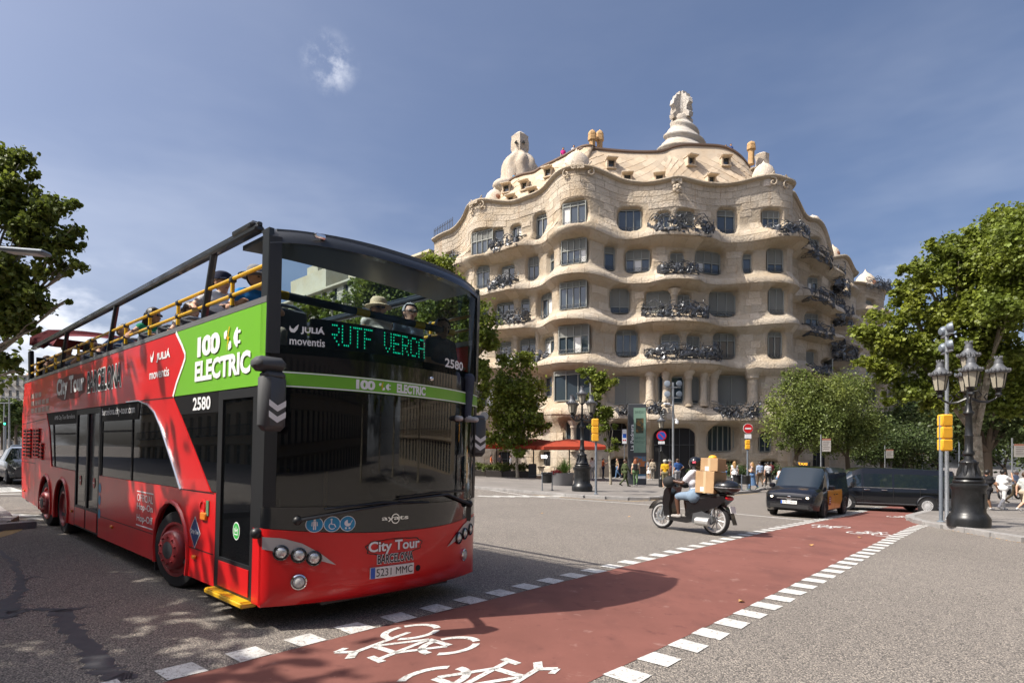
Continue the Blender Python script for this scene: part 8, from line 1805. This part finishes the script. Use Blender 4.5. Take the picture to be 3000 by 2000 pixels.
sitter('seated woman in white tee with orange bag near the taxi', 2279, 1421, R_, C['white'], C['denim'], hair='black', female=True, bag=C['orange'])
sitter('seated woman in coral top bending forward beside the taxi mirror', 2293, 1420, R_-.2, C['pink'], C['denim'], hair='red', female=True)
sitter('seated person in white tee partly behind the taxi roof sign', 2306, 1417, R_, C['white'], C['black'], hair='brown')
# people at the right edge
ped('young man in black tee and shorts striding on the right pavement', 2892, 1494, R_+.3, C['black'], C['black'], 'walk', st=.42, hair='black', legs='shorts', skin=1, h=1.74, shoe=C['white'], vox=.02)
ped('man in white outfit drinking while walking on the right pavement', 2938, 1494, R_+.2, (.7, .7, .7), (.7, .7, .7), 'walk', st=.2, hair='black', glasses='sun', arm='face', skin=1, h=1.72, shoe=C['white'], vox=.02)
ped('man in blue checked shirt, khaki trousers and pale cap', 2976, 1476, TO+.5, C['lblue'], C['khaki'], 'walk', st=.3, hair='grey', hat='cap', glasses='clear', h=1.7, shoe=C['brown'], vox=.02)
ped('person in beige shorts and tan shoes cut off by the right edge', 3003, 1502, R_+.2, (.42, .44, .42), C['beige'], 'walk', st=.45, hair='brown', legs='shorts', shoe=C['white'], vox=.02)
ped('person in tan print shirt partly behind the right street lamp', 2866, 1470, L, C['khaki'], C['black'], 'walk', hair='black')
ped('woman with brown hair beside the man in black', 2877, 1468, TO-.3, C['pink'], C['black'], 'walk', hair='brown', hairlen=.15, female=True)
# parked bicycle behind them
q = Gp(2960, 1462, .13); t = thing('parked_motorbike', 'white parked motorbike behind the walkers on the right', 'motorbike', (q.x, q.y, q.z), .3)
for x in (-.65, .65):
    m = MB(); m.lathe([(.24, -.05), (.31, -.05), (.32, 0), (.31, .05), (.24, .05)], 22, (x, 0, .32), M=Matrix.Rotation(pi/2, 3, 'X'), cap=False); w_ = m.build('wheel', RUBBER, t); m = MB()
    for i in range(6): a = pi*i/3; m.tube([V(x, 0, .32), V(x+.25*cos(a), 0, .32+.25*sin(a))], .012, 4)
    m.build('rim', STEEL, w_)
m = MB(); m.prism([(-.75, .72), (-.3, .60), (.2, .66), (.5, .85), (.62, 1.0), (.45, .98), (.2, .80), (-.3, .78)], lambda u, v, d: V(u, -.12+d, v), .24); m.build('fairing', VANW, t, fixn=True); m = MB(); m.box((0, 0, .42), (.5, .25, .35), bev=.06); m.build('engine', BLACKP, t); m = MB(); m.tube([(.65, 0, .32), (.5, 0, .95)], .03, 6); m.tube([(.42, -.33, 1.02), (.5, 0, .98), (.42, .33, 1.02)], .018, 6); m.build('handlebar', BLACKP, t)
# visitors on the roof
for i, (px, py, c, lab) in enumerate(((1650, 447, (.6, .03, .22), 'in bright pink left of the stone dome'), (1681, 440, (.6, .6, .6), 'in white just behind the stone dome'), (1508, 520, (.03, .3, .55), 'in light blue beside the head-shaped tower'), (2126, 439, (.03, .03, .04), 'in dark clothes right of the spiral tower'), (2141, 436, (.05, .10, .3), 'in blue right of the spiral tower'))):
    yy = 58.5 if i not in (2,) else 64; p = P(px, py, yy); person('visitor on the roof '+lab, (p.x, p.y, p.z-1.25), TO, top=c, bottom=C['black'], hair='black', skin=1, group='roof visitors', vox=.03)
finish_people()
